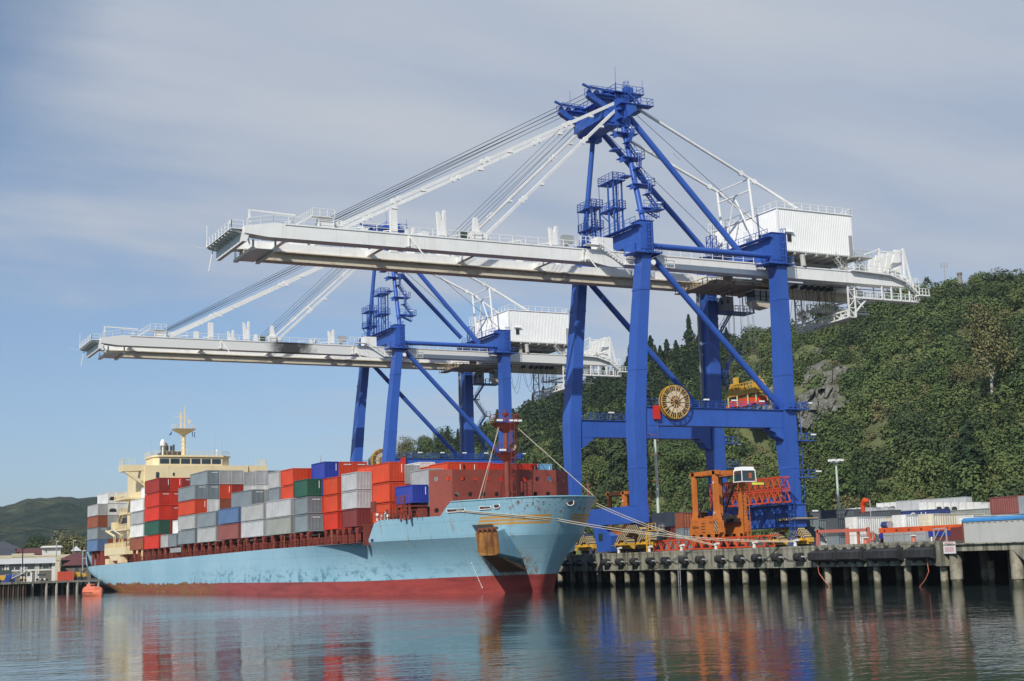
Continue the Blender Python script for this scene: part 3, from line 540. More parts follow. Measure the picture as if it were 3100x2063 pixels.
    mk('ladder_landing', G().box((-186, 141.4, 9.3), (-181.6, 146.4, 9.65)), STRIPE, C)
    g = G()
    for z, y in ((10.6, 146), (16.9, 147.2), (22.8, 146.6), (27.9, 146.2)): g.box((-182.3, y-.1, z), (-182.0, y+.8, z+.22))
    mks('floodlight', g, HOUSEW, C)
    # cable reel
    rc = Vector((-182.3, 120.7, 27.55)); g = G(); A = Vector((1, 0, 0))
    g.disc(rc-A*.25, A, 2.5, .1, 36, 1.5); g.disc(rc+A*.1, A, .35, .9, 12)
    rl = mk('cable_reel', g, mat('reel_brown', (.10, .055, .03), .7), C)
    mk('rim', G().disc(rc+A*.28, A, 2.62, .12, 40, 2.5).disc(rc-A*.38, A, 2.62, .12, 40, 2.5), YEL, rl)
    g = G()
    for k in range(40): t = 2*math.pi*k/40; e = Vector((0, math.cos(t), math.sin(t))); g.beam(rc+A*.3+e*1.55, rc+A*.3+e*2.55, .05, .06)
    for k in range(12): t = 2*math.pi*k/12; e = Vector((0, math.cos(t), math.sin(t))); g.beam(rc+A*.42, rc+A*.42+e*2.5, .09, .1)
    mk('spoke', g, mat('reel_cream', (.62, .46, .2), .6), rl)
    mk('reel_hub', G().disc(rc+A*.3, A, 1.68, .1, 32, .95), mat('reel_pale', (.66, .55, .42), .6), rl)
    mk('hub_motor', G().disc(rc+A*.25, A, .75, .2, 16, .3).box((-182.6, 120.2, 27.1), (-182.1, 121.2, 28.0)), REDB, rl)
    mk('warning_box', G().prism([(117.05, 24.9), (117.0, 26.9), (117.2, 27.0), (118.0, 27.0), (118.1, 24.9)], 'x', -182.9, -182.4), mat('signal_red', (.6, .03, .015), .5), C)
    g = G(); pts = [(-182.6, 117.6, 24.9), (-182.6, 117.4, 20), (-182.6, 117.3, 14), (-182.4, 117.2, 12)]; g.path(pts, .03, 4)
    for z in (22.6, 19.6, 15.6): g.beam((-182.9, 116, z), (-182.5, 117.5, z-.2), .1)
    mk('reel_cable', g, RUST_M, C)
    # festoon cables under the rear girder
    g = G()
    for k in range(7):
        y = 147.5+k*3.6 if k < 2 else 153.2+(k-2)*1.35; dp = 6.4-k*.6 if k < 2 else 5+(k % 3)*.7; ww = 3.0 if k < 2 else 1.1
        for x in (-189.6, -190.6):
            q = [(x, y+ww*(i/10), 48.9-dp*(1-(2*i/10-1)**2)*(1 if x > -190 else .8)) for i in range(11)]; g.path([Vector(p) for p in q], .035, 4)
        g.box((-190.8, y-.2, 48.6), (-189.2, y+.2, 49.2))
    for k in range(9): g.tube((-189-.3*(k % 3), 155+k*.55, 49), (-189-.3*(k % 3), 155.2+k*.5, 45.2-(k % 4)*.4), .05, 4)
    g.beam((-189.3, 140, 49.2), (-189.3, 171, 49.2), .1)
    mk('festoon_cable', g, DARK, C)
    return C
def make_trolley(C, dy):
    """trolley hanging under the girders, its cab, and the ropes to the spreader; dy shifts it along the girder"""
    g = G().box((-197.9, 134+dy, 48.3), (-188.9, 146+dy, 48.9))
    for y in (134.5, 138, 142, 145.6): g.beam((-198.4, y+dy, 48.5), (-188.4, y+dy, 48.5), .4, .7)
    for y in (136, 144): g.box((-198, y+dy, 49.0), (-197.3, y+1.6+dy, 49.8)); g.box((-189.4, y+dy, 49.0), (-188.8, y+1.6+dy, 49.8))
    g.box((-198.2, 132.2+dy, 47.9), (-188.4, 134.2+dy, 48.0)); g.rail([(-188.5, 132.3+dy, 48), (-188.5, 137.8+dy, 48)], 1.1, .05, 1.0); g.rail([(-198, 132.3+dy, 48), (-188.5, 132.3+dy, 48)], 1.1, .05, 1.4)
    for k in range(4): g.disc((-195.5+k*1.2, 139.2+dy, 48.6), (1, 0, 0), .6, .3, 12); g.tube((-196+k*1.7, 141+dy, 48.3), (-194.5+k*1.7, 143+dy, 48.1), .2, 6)
    g.box((-190.6, 142.2+dy, 47.7), (-190.2, 142.6+dy, 48.4)); g.box((-190.6, 145.0+dy, 47.7), (-190.2, 145.4+dy, 48.4))
    T = mk('trolley', g, mat('trolley_steel', (.33, .27, .19), .6, var=.3, dirt=RUST, dirtamt=.8), C)
    y0, y1 = 142.0+dy, 145.8+dy
    c = mk('operator_cab', G().prism([(y0, 45.8), (y0+.8, 44.95), (y1-1, 44.7), (y1, 45.3), (y1, 45.7), (y0, 45.9)], 'x', -191.6, -189.0).box((-191.6, y0, 47.6), (-189, y1, 47.8)).box((-191.5, y0+2.0, 45.8), (-191.2, y1-.1, 47.6)), CREAMG, T)
    mk('glazing', G().box((-191.4, y0+.12, 45.9), (-189.15, y1-.15, 47.6)), GLASS, c)
    g = G()
    for x in (-191.55, -189.05):
        for y in (y0+.05, y0+1.3, y1-1.3, y1-.05): g.beam((x, y, 45.8), (x, y, 47.7), .1)
        g.beam((x, y0, 46.7), (x, y1, 46.7), .06)
    mk('window_frame', g, DARK, c)
    return T
RUST_M = mat('rusty_steel', (.20, .07, .03), .7, var=.3)
crane_near = make_crane('nearer and larger of the two blue and white quay cranes, towering beside the bow')
crane_far = copy_tree(crane_near); place(crane_far, (-100.85, 0, 0)); tag(crane_far, 'farther of the two blue and white quay cranes, its white boom blackened by soot')
for o in crane_near, crane_far: o['group'] = 'container cranes on the quay'
make_trolley(crane_near, 0); 
FR[crane_far] = FR[crane_far]
# the far crane's trolley stands a little farther landward
_t = make_trolley(crane_near, 0)
def _reparent(o, dy):
    o.parent = crane_far; o.location.y += dy
_reparent(_t, 1.0)
for ch in crane_far.children:      # on the far crane the reel stands between the two seaward legs
    if ch.name.startswith('cable_reel') or ch.name.startswith('reel_cable'):
        ch.location = (ch.location+Vector((-8.2, -4.8, -.6))) if ch.name.startswith('cable_reel') else ch.location+Vector((0, 0, 0))
# hoist ropes and spreader under the near crane's trolley
sp = empty('container_spreader', (-190.6, 140.6, 29.8)); sp.scale = (.7, .85, .85); tag(sp, 'orange container spreader under a yellow headblock hanging on ropes below the near crane', 'spreader')
g = G().box((-196.2, 139.4, 30.2), (-185.2, 141.8, 30.75)).box((-196.2, 139.3, 30.75), (-185.2, 139.5, 31.2))
hb = mk('headblock', g, YEL, sp)
for x in (-195.6, -185.9):
    g = G(); g.prism([(x-.9, 30.7), (x-1.1, 31.6), (x-.5, 32.2), (x+.5, 32.2), (x+1.1, 31.6), (x+.9, 30.7)], 'y', 139.6, 141.6); g.disc((x, 140.6, 32.2), (0, 1, 0), .7, 1.6, 16)
    mk('sheave', g, YEL, hb)
g = G().rail([(-195, 139.45, 31.1), (-186.6, 139.45, 31.1)], 1.4, .06, 1.2).rail([(-195, 141.7, 31), (-186.6, 141.7, 31)], 1.4, .06, 1.2).box((-194.4, 139.6, 32.0), (-192.4, 139.8, 33.9)).box((-187.6, 141.2, 31.6), (-186.4, 141.4, 33.6)).box((-192.3, 139.8, 31), (-191, 141, 32.2))
mk('guard_rail', g, YEL, hb)
g = G().box((-196.6, 139.7, 28.3), (-184.8, 141.5, 29.6)).box((-197.0, 139.2, 27.8), (-196.2, 142.0, 28.6)).box((-185.2, 139.2, 27.8), (-184.4, 142.0, 28.6)).box((-193.5, 139.6, 28.0), (-188, 141.6, 28.6))
mk('spreader_beam', g, SPRED, sp)
g = G()
for x in (-196.2, -192.6, -188.4, -185.2): g.beam((x, 139.3, 28.2), (x, 139.3, 30.2), .22, .22); g.beam((x, 141.9, 28.2), (x, 141.9, 30.2), .22, .22)
mks('flipper_arm', g, mat('pale_green_yellow', (.6, .6, .25), .6), sp)
g = G()
for x in (-195.9, -195.3, -186.2, -185.6):
    for y in (140.0, 141.2): g.tube((x, y, 32.2), (x*.6-194*.4+ (.4 if x > -190 else -.4), y, 51.4), .04, 4)
for x in (-195, -192, -188.5): g.tube((x, 139.2, 51), (x-.3, 139.4, 34), .02, 4)
g.tube((-190.9, 140.2, 31), (-190.9, 140.2, 51.2), .06, 5)
mk('hoist_rope', g, WIRE, sp)
# soot on the far crane's boom: a stained patch panel in the paint, following its own irregular outline
SOOT = bpy.data.materials.new('sooty_white_paint'); SOOT.use_nodes = True; NT = SOOT.node_tree; L = NT.links.new
b = NT.nodes['Principled BSDF']; t = N('ShaderNodeNewGeometry'); s_ = N('ShaderNodeSeparateXYZ'); L(t.outputs['Position'], s_.inputs[0])
nn = N('ShaderNodeTexNoise'); nn.inputs['Scale'].default_value = .8; nn.inputs['Detail'].default_value = 6; L(t.outputs['Position'], nn.inputs['Vector'])
a1 = N('ShaderNodeMath', operation='SUBTRACT'); L(s_.outputs['Y'], a1.inputs[0]); a1.inputs[1].default_value = 93.6
a2 = N('ShaderNodeMath', operation='ABSOLUTE'); L(a1.outputs[0], a2.inputs[0])
a3 = N('ShaderNodeMath', operation='MULTIPLY_ADD'); L(nn.outputs['Fac'], a3.inputs[0]); a3.inputs[1].default_value = 5; L(a2.outputs[0], a3.inputs[2])
m3 = N('ShaderNodeMapRange', interpolation_type='SMOOTHSTEP'); L(a3.outputs[0], m3.inputs['Value']); m3.inputs['From Min'].default_value = 4.0; m3.inputs['From Max'].default_value = 8.6; m3.inputs['To Min'].default_value = .97; m3.inputs['To Max'].default_value = 0
mm = N('ShaderNodeMix', data_type='RGBA'); L(m3.outputs[0], mm.inputs['Factor']); mm.inputs['A'].default_value = (.7, .7, .67, 1); mm.inputs['B'].default_value = (.02, .018, .016, 1); L(mm.outputs['Result'], b.inputs['Base Color']); b.inputs['Roughness'].default_value = .6
for ch in crane_far.children:
    if ch.name.startswith('main_girder') and ch.location.x > 0:
        ch.data = ch.data.copy(); ch.data.materials[0] = SOOT; ch['label'] = 'white girder blackened by soot near its middle'
# ------------------------------------------------------------------ water
WM = bpy.data.materials.new('harbour_water'); WM.use_nodes = True; NT = WM.node_tree; L = NT.links.new; b = NT.nodes['Principled BSDF']
b.inputs['Base Color'].default_value = (.030, .044, .042, 1); b.inputs['Roughness'].default_value = .05; b.inputs['IOR'].default_value = 1.333; b.inputs['Specular IOR Level'].default_value = .5
t = N('ShaderNodeNewGeometry'); mp = N('ShaderNodeMapping'); L(t.outputs['Position'], mp.inputs['Vector']); mp.inputs['Rotation'].default_value = (0, 0, rad(27)); mp.inputs['Scale'].default_value = (1.0, .55, 1)
wa = N('ShaderNodeTexNoise'); wa.inputs['Scale'].default_value = 1.1; wa.inputs['Detail'].default_value = 3; wa.inputs['Roughness'].default_value = .55; L(mp.outputs[0], wa.inputs['Vector'])
wb = N('ShaderNodeTexNoise'); wb.inputs['Scale'].default_value = .16; wb.inputs['Detail'].default_value = 2; L(mp.outputs[0], wb.inputs['Vector'])
wc = N('ShaderNodeTexNoise'); wc.inputs['Scale'].default_value = .022; wc.inputs['Detail'].default_value = 3; L(mp.outputs[0], wc.inputs['Vector'])
mr_ = N('ShaderNodeMapRange'); L(wc.outputs['Fac'], mr_.inputs['Value']); mr_.inputs['From Min'].default_value = .38; mr_.inputs['From Max'].default_value = .66; mr_.inputs['To Min'].default_value = .045; mr_.inputs['To Max'].default_value = .14
bp = N('ShaderNodeBump'); bp.inputs['Distance'].default_value = .35; L(mr_.outputs[0], bp.inputs['Strength']); L(wa.outputs['Fac'], bp.inputs['Height'])
bp2 = N('ShaderNodeBump'); bp2.inputs['Distance'].default_value = 1.2; bp2.inputs['Strength'].default_value = .05; L(wb.outputs['Fac'], bp2.inputs['Height']); L(bp.outputs[0], bp2.inputs['Normal'])
L(bp2.outputs[0], b.inputs['Normal'])
tag(mk('water', G().add([(-9000, -6000, 0), (1500, -6000, 0), (1500, 9000, 0), (-9000, 9000, 0)], [(0, 1, 2, 3)]), WM), 'calm grey blue harbour water rippled in the foreground', kind='structure')
# ------------------------------------------------------------------ quay
tag(mk('quay_deck', G().box((-420, 111.6, 4.6), (-117.6, 300, 4.9)).box((-117.6, 112.2, 4.1), (60, 300, 4.45)), DECKC), 'asphalt yard surface on top of the quay', kind='structure')
tag(mk('yard_terrace', G().box((-420, 238, 0), (-90, 300, 8.6)), DECKC), 'raised rear terrace of the yard', kind='structure')
q = G().box((-420, 111, 2.3), (-118.0, 111.9, 4.88)).box((-118.0, 110.7, 2.2), (-117.1, 111.9, 4.9)).box((-420, 110.96, 4.62), (-118.1, 111.0, 4.9))
q.box((-420, 114, 2.6), (-118, 114.8, 4.6)); tag(mk('quay_wall', q, CONC), 'stained concrete quay wall carrying a long row of rubber fenders', 'wall')
q = G().prism([(-117.1, 3.75), (-107.5, 3.7), (-106.0, 2.6), (-104.9, 2.6), (-104.9, 4.45), (-117.1, 4.6)], 'y', 111.2, 112.3).box((-104.9, 111.2, 2.6), (60, 112.3, 4.45)).box((-117.1, 110.9, 4.42), (60, 112.4, 4.5))
tag(mk('jetty_beam', q, CONC), 'pale concrete edge beam of the right hand jetty', 'wall')
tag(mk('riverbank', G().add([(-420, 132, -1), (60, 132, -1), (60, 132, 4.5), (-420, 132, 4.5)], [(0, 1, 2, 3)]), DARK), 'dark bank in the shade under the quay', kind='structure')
def pile(x, y, r, top, label, grp, m=None, cap=False):
    g = G().tube((x, y, -2), (x, y, top), r, 14)
    if cap: g.tube((x, y, .75), (x, y, top), r*1.22, 14)
    tag(mk('quay_pile', g, m or PILE, smooth=1), label, 'pile', grp); 
px_ = [-175.3-4.15*k for k in range(9, 0, -1)]+[-175.3, -171.1, -167, -162.7, -158.3, -154.1, -150.3, -146, -141.9, -137.4, -132.5, -128.7, -123.6, -118.0]
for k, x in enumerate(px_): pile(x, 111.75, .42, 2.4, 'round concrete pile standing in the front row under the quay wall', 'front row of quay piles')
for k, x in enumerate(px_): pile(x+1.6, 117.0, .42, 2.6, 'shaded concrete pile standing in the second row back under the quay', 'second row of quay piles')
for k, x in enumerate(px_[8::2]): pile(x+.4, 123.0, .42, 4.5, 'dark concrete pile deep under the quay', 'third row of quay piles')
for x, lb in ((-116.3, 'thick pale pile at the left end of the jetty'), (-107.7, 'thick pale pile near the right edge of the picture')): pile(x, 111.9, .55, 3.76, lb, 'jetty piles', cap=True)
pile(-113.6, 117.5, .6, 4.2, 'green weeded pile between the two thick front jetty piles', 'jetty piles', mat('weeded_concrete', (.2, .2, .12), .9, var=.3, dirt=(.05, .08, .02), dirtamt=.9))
pile(-118.4, 118.2, .55, 4.2, 'shaded thick pile set back under the jetty', 'jetty piles')
PXF = [-208.5, -204.3]+[-200.1, -196.3, -191.8, -187.5, -183.5, -179.4, -175.0, -171.0, -166.5, -162.4, -157.8, -153.5, -149.7, -145.5, -141.1]
fm = None
for k, x in enumerate(PXF):
    if fm is None:
        fm = empty('cylindrical_fender', (x, 110.45, 3.6)); g = G().tube((x-.62, 110.45, 3.6), (x+.5, 110.45, 3.6), .52, 18); mk('rubber_roller', g, RUBBER, fm, smooth=1)
        mk('steel_pin', G().tube((x+.5, 110.45, 3.6), (x+1.05, 110.45, 3.6), .12, 8).beam((x+.95, 110.45, 3.6), (x+.95, 111, 3.6), .12).beam((x-.55, 110.45, 3.6), (x-.55, 111, 3.6), .12), GREY, fm); o = fm; base = x
    else: o = copy_tree(fm); place(o, (x-base, 0, 0))
    tag(o, 'black rubber roller fender on a steel pin along the quay wall', 'fender', 'roller fenders along the quay wall')
for i, (x0, x1, lb) in enumerate([(-138.6, -134.1, 'long black rubber fender, first of four big ones, nearest the crane'), (-133.6, -129.4, 'long black rubber fender, second from the left of the four big ones'), (-128.5, -123.2, 'long scuffed black fender, third from the left of the four big ones'), (-122.1, -117.9, 'long black rubber fender at the right end of the quay wall')]):
    o = empty('panel_fender', ((x0+x1)/2, 110.3, 2.8)); tag(o, lb, 'fender', 'big panel fenders at the quay end')
    pr = [(109.75, 3.2), (109.75, 4.0), (110.95, 4.35), (110.95, 2.85)]
    g = G().prism(pr, 'x', x0, x1); mk('rubber_body', g, RUBBER, o)
    mk('end_socket', G().box((x1-.02, 110.2, 3.35), (x1+.02, 110.7, 3.8)), DARK, o)
    for k in range(3):
        xx = x0+.6+(x1-x0-1.2)*k/2; e = G().prism([(xx-.28, 4.2), (xx-.14, 4.55), (xx+.14, 4.55), (xx+.28, 4.2)], 'y', 110.7, 110.98); e.disc((xx, 110.66, 4.4), (0, 1, 0), .15, .12, 10); mk('fixing_lug', e, RUBBER, o)
        mk('fixing_lug', G().prism([(xx-.28, 3.0), (xx-.14, 2.65), (xx+.14, 2.65), (xx+.28, 3.0)], 'y', 110.7, 110.98), RUBBER, o)
for k, (x, lb) in enumerate([(-194.7, 'white hooked mooring bollard nearest the ship bow'), (-186.2, 'white hooked mooring bollard below the first crane leg'), (-177.6, 'white hooked mooring bollard left of the red lattice boom end'), (-169.2, 'white hooked mooring bollard before the left part of the lattice boom'), (-160.8, 'white bollard taking the steeper pair of mooring ropes'), (-152.2, 'white hooked bollard between the two rope tied bollards'), (-143.7, 'white bollard taking the long shallow pair of mooring ropes')]):
    o = empty('mooring_bollard', (x, 112, 4.9)); tag(o, lb, 'bollard', 'white mooring bollards on the quay edge')
    mk('post', G().tube((x, 112, 4.9), (x+.05, 112, 5.5), .24, 12, .18), WPT, o, smooth=1); mk('cap', G().beam((x-.15, 112, 5.55), (x+.62, 112, 5.68), .42, .26), WPT, o)
for x, lb in ((-130.6, 'rusty bollard standing behind the rubber fenders left of the fixed mast'), (-122.6, 'rusty red bollard with a white cap above the last big fender')):
    o = empty('mooring_bollard', (x, 112, 4.9)); tag(o, lb, 'bollard', 'rusty bollards')
    mk('post', G().tube((x, 112, 4.9), (x, 112, 5.55), .26, 12, .2), PINK, o, smooth=1); mk('cap', G().disc((x, 112, 5.6), (0, 0, 1), .42, .14, 14), WPT, o)
for (x, lb) in ((-168.6, 'steel ladder hanging from the quay wall down to the water'),):
    tag(mk('quay_ladder', G().ladder((x, 110.85, .1), (x, 110.9, 4.9), .5, (1, 0, 0)), GREY), lb, 'ladder')
g = G()
for a, b_ in ((PXF[5], PXF[6]), (PXF[6], PXF[7]), (PXF[8], PXF[9]), (PXF[9], PXF[10]), (PXF[10], PXF[11]), (PXF[12], PXF[13]), (PXF[13], PXF[14]), (PXF[14], PXF[15]), (PXF[15], PXF[16])):
    tag(mk('fender_chain', G().path([Vector((a+1+(b_-a-1.6)*i/6, 110.8, 3.55-.35*(1-(2*i/6-1)**2))) for i in range(7)], .05, 4), DARK), 'dark chain slung between two roller fenders on the quay wall', 'chain', 'chains between the roller fenders')
for x0, lb in ((-137.8, 'faded red rope trailing into the water at the left big fender'), (-119.2, 'faded red rope trailing into the water by the last big fender')):
    pts = [Vector((x0+.25, 110.4, 3.4)), Vector((x0+.1, 110.5, 2.6)), Vector((x0-.0, 110.7, 1.6)), Vector((x0-.5 if x0 < -130 else x0-.9, 110.9, .7)), Vector((x0+1.5 if x0 < -130 else x0-2.0, 111, -.1))]
    if x0 < -130: pts[3] = Vector((x0+.7, 110.9, .7))
    tag(mk('trailing_rope', G().path(pts, .055, 5), PINK), lb, 'rope')
# wall writing and the warning board
DIRTYW = mat('faded_white', (.5, .5, .46), .9, var=.2)
wr = mk('painted_lettering', G().box((-169.7, 110.93, 2.5), (-169.68, 110.99, 2.52)), DARK); tag(wr, 'faded lettering painted along the foot of the quay wall', 'lettering')
for body, x, z, m_, sz in (('A', -170.9, 2.75, DIRTYW, .8), ('MLF E', -167.0, 2.8, DARK, .5), ('CLAUD', -166.8, 3.2, DARK, .3), ('H', -159.8, 2.75, DIRTYW, .7), ('V  HELF', -157.4, 2.7, DIRTYW, .45), ('HAVE FUN', -175.0, 2.6, GREY, .35)):
    if body == 'HAVE FUN': body = 'I N P P E'
    text('letters', body, sz, m_, wr, (x, 110.945, z), ROT_SEA)
sg = mk('warning_board', G().box((-117.0, 110.96, 3.5), (-115.2, 111.0, 4.75)).box((-116.2, 111.0, 4.1), (-116, 111.2, 4.3)), mat('sign_white', (.72, .66, .66), .6, var=.05)); tag(sg, 'white warning notice board fixed to the jetty edge', 'sign')
text('heading', 'WARNING', .28, DARK, sg, (-116.1, 110.94, 4.42), ROT_SEA)
mk('text_panel', G().box((-116.75, 110.93, 3.75), (-115.45, 110.95, 4.2)), mat('sign_pink', (.62, .42, .42), .6, var=.1), sg); mk('red_bar', G().box((-116.75, 110.93, 4.6), (-115.45, 110.95, 4.66)), PINK, sg)
# ------------------------------------------------------------------ ship
CV = 92.4
def itp(x, xs, ys): return float(np.interp(x, xs, ys))
KD, KH = [0, .05, .15, .4, .8, 1.5, 4.5, 9.5, 16.5, 24.5, 34, 44, 60, 190, 204, 212], [0, .8, 1.4, 2.3, 3.2, 4.4, 6.6, 9.0, 11.4, 13.7, 15.3, 16.1, 16.3, 16.3, 16.2, 16.1]
WD, WH = [0, .1, .3, .8, 2, 8, 16, 26, 36, 48, 64, 80, 160, 185, 212], [0, .35, .6, 1.0, 2.1, 5.2, 8.4, 11.4, 13.8, 15.3, 16.1, 16.3, 16.3, 15.8, 15.2]
DD, DH = [0, .05, .15, .3, .5, .8, 3, 7.5, 14.5, 22, 32, 42, 60, 212], [0, .95, 1.6, 2.3, 3.0, 3.8, 6.3, 9.1, 11.8, 14.1, 15.6, 16.25, 16.4, 16.1]
def stem(z): return itp(z, [-3, 0, 2.5, 7.4, 12.1], [-167, -165.6, -164.2, -160.6, -157.5])
def hull_pt(d, z, side):
    u = -160.5+(stem(z)+160.5)*math.exp(-d/12)-d
    if z <= 7.4: a, c = itp(d, WD, WH), itp(d, KD, KH); f = max(0, z/7.4)**(itp(d, [0, 10, 20, 60, 85, 100], [1.7, 1.9, 2.6, 3.2, 2.0, .5])); h = a+(c-a)*f
    else: h = itp(d, KD, KH)+(itp(d, DD, DH)-itp(d, KD, KH))*(z-7.4)/4.7
    return (u, CV+side*h, z)
def zmain(u): return itp(u, [-372, -366, -300, -230, -192], [6.1, 6.2, 6.75, 7.32, 7.4])
def ztop(u): return itp(u, [-372.6, -370.4, -370.2, -192.6, -187.0, -173.2, -172.6, -171.6, -150], [9.9, 9.9, 0, 0, 10.35, 10.35, 11.3, 12.1, 12.1])
ds = [0, .02, .05, .1, .15, .3, .5, .8, 1.1, 1.4, 2.2, 3.2, 4.5, 6, 8, 10, 11.0, 11.7, 12.2, 13, 15, 18, 22, 25, 26.7, 29, 32.2, 36, 40, 46, 52, 60, 68, 76, 84, 92]+list(range(100, 206, 8))+[208, 209.8, 211.8]
sh = empty('container_ship', (-265, CV, 0), ship=True); tag(sh, 'long pale blue container ship with red waterline moored bow toward the camera', 'ship')
g = G(); nrow = 14
for side in (-1, 1):
    base = len(g.v)
    for d in ds:
        u = -160.5-d; zk = itp(u, [-372.5, -369, -355, -342, -335], [5.0, 3.4, 1.0, -.6, -2]); zm = zmain(u); zt = max(zm, ztop(u))
        for j in range(nrow):
            if j < 9: z = zk+(zm-zk)*(j/8)**.85
            else: z = zm+(zt-zm)*(j-9)/4
            p = hull_pt(d, z, side)
            if u < -340:   # bilge radius of the rising stern
                k = min(1, (z-zk)/2.2); h = (p[1]-CV)*(.86+.14*math.sqrt(max(0, 1-(1-k)**2))); p = (p[0], CV+h, z)
            g.v.append(p)
    for i in range(len(ds)-1):
        for j in range(nrow-1):
            if j == 8: continue
            a, b_, c, d_ = base+i*nrow+j, base+(i+1)*nrow+j, base+(i+1)*nrow+j+1, base+i*nrow+j+1
            if abs(g.v[a][2]-g.v[d_][2]) < 1e-4 and abs(g.v[b_][2]-g.v[c][2]) < 1e-4: continue
            g.f.append((a, b_, c, d_) if side > 0 else (d_, c, b_, a))
    if side < 0: nb_ = base+(len(ds)-1)*nrow
fa_ = base+(len(ds)-1)*nrow
for j in range(nrow-1): g.f.append((nb_+j, fa_+j, fa_+j+1, nb_+j+1))
HM = bpy.data.materials.new('hull_paint'); HM.use_nodes = True; NT = HM.node_tree; L = NT.links.new; b = NT.nodes['Principled BSDF']; b.inputs['Roughness'].default_value = .42; b.inputs['Specular IOR Level'].default_value = .35
t = N('ShaderNodeTexCoord'); s_ = N('ShaderNodeSeparateXYZ'); L(t.outputs['Object'], s_.inputs[0])
def math_(op, a, b2=None, c=None):
    n = N('ShaderNodeMath', operation=op)
    for i, v in enumerate((a, b2, c)):
        if v is None: continue
        if isinstance(v, (int, float)): n.inputs[i].default_value = v
        else: L(v, n.inputs[i])
    return n.outputs[0]
def noise_(scale, det=6, vec=None, stretch=(1, 1, 1), rgh=.65):
    m_ = N('ShaderNodeMapping'); L(vec or t.outputs['Object'], m_.inputs['Vector']); m_.inputs['Scale'].default_value = stretch
    n = N('ShaderNodeTexNoise'); n.inputs['Scale'].default_value = scale; n.inputs['Detail'].default_value = det; n.inputs['Roughness'].default_value = rgh; L(m_.outputs[0], n.inputs['Vector']); return n.outputs['Fac']
def rng_(v, a, b2, c=0., d=1.):
    n = N('ShaderNodeMapRange', interpolation_type='SMOOTHSTEP'); L(v, n.inputs['Value']); n.inputs['From Min'].default_value = a; n.inputs['From Max'].default_value = b2; n.inputs['To Min'].default_value = c; n.inputs['To Max'].default_value = d; return n.outputs[0]
def mixc(f, a, b2):
    n = N('ShaderNodeMix', data_type='RGBA'); L(f, n.inputs['Factor'])
    for k, v in (('A', a), ('B', b2)):
        if isinstance(v, tuple): n.inputs[k].default_value = (*v, 1)
        else: L(v, n.inputs[k])
    return n.outputs['Result']
U_, V_, Z_ = s_.outputs['X'], s_.outputs['Y'], s_.outputs['Z']   # object origin = centre of the hull, z = 0 at its lowest point
ZO = 0
blue_ = mixc(rng_(noise_(.06, 5), .35, .65), (.29, .51, .63), (.36, .58, .69))
blue_ = mixc(rng_(noise_(1.4, 5, stretch=(.25, .25, 1.6)), .6, .78, 0, .35), blue_, (.13, .28, .37))
HULLNODES = (b, blue_)
hull_org = (-265, CV, 0)
hull = mk('hull', g, HM, sh, smooth=37, org=hull_org)
ux = math_('ADD', U_, -265)
pl = N('ShaderNodeTexWhiteNoise', noise_dimensions='2D'); cb = N('ShaderNodeCombineXYZ'); L(math_('FLOOR', math_('MULTIPLY', ux, 1/7.5)), cb.inputs[0]); L(math_('FLOOR', math_('MULTIPLY', Z_, 1/1.9)), cb.inputs[1]); L(cb.outputs[0], pl.inputs['Vector'])
blue_ = mixc(math_('MULTIPLY', pl.outputs['Value'], .22), blue_, (.25, .48, .58))
seam = math_('MAXIMUM', math_('LESS_THAN', math_('FRACT', math_('MULTIPLY', ux, 1/7.5)), .02), math_('LESS_THAN', math_('FRACT', math_('MULTIPLY', Z_, 1/1.9)), .05)); blue_ = mixc(math_('MULTIPLY', seam, .22), blue_, (.10, .25, .32))
low = math_('MULTIPLY', rng_(Z_, 2.4, 5.6, 1, 0), rng_(math_('ABSOLUTE', math_('ADD', ux, 225)), 22, 75, 1, 0))
scr = math_('MULTIPLY', low, rng_(noise_(.55, 6, stretch=(1, 1, 1.8)), .5, .62))
blue_ = mixc(math_('MULTIPLY', scr, .85), blue_, (.09, .21, .28))
# rust bleeding and scrapes
bowr = math_('MULTIPLY', rng_(ux, -164.5, -160.5), rng_(noise_(1.0, 5, stretch=(3, 3, .33)), .52, .64))
bowr = math_('MULTIPLY', bowr, rng_(Z_, 9.6, 10.6))
blue_ = mixc(math_('MULTIPLY', bowr, .85), blue_, RUST)
thin = math_('MULTIPLY', rng_(noise_(.9, 3, stretch=(3, 3, .10)), .60, .72), .4); blue_ = mixc(thin, blue_, (.25, .20, .10)); run = math_('MULTIPLY', rng_(noise_(.35, 4, stretch=(2.2, 2.2, .12)), .60, .70), rng_(Z_, 5.0, 7.2)); blue_ = mixc(math_('MULTIPLY', run, .5), blue_, (.30, .20, .09))
# draught stripes at the bow
zz = math_('FRACT', math_('MULTIPLY', math_('ADD', Z_, -8.8), 1/.42)); band = math_('MULTIPLY', math_('LESS_THAN', zz, .7), math_('MULTIPLY', math_('GREATER_THAN', Z_, 8.8+ZO), math_('LESS_THAN', Z_, 10.0+ZO)))
av = math_('ABSOLUTE', V_); band = math_('MULTIPLY', band, math_('MULTIPLY', math_('GREATER_THAN', av, 1.5), math_('MULTIPLY', math_('GREATER_THAN', ux, -169), math_('LESS_THAN', av, 8.2))))
blue_ = mixc(math_('MULTIPLY', band, .9), blue_, (.62, .30, .03))
below = math_('MULTIPLY', math_('MULTIPLY', rng_(ux, -170.5, -169), rng_(ux, -163, -164.5)), math_('MULTIPLY', math_('LESS_THAN', V_, -1), rng_(Z_, 6.5, 5.0)))
below = math_('MULTIPLY', below, rng_(noise_(1.2, 4, stretch=(2.5, 2.5, .15)), .40, .55)); blue_ = mixc(math_('MULTIPLY', below, .75), blue_, (.30, .17, .06))
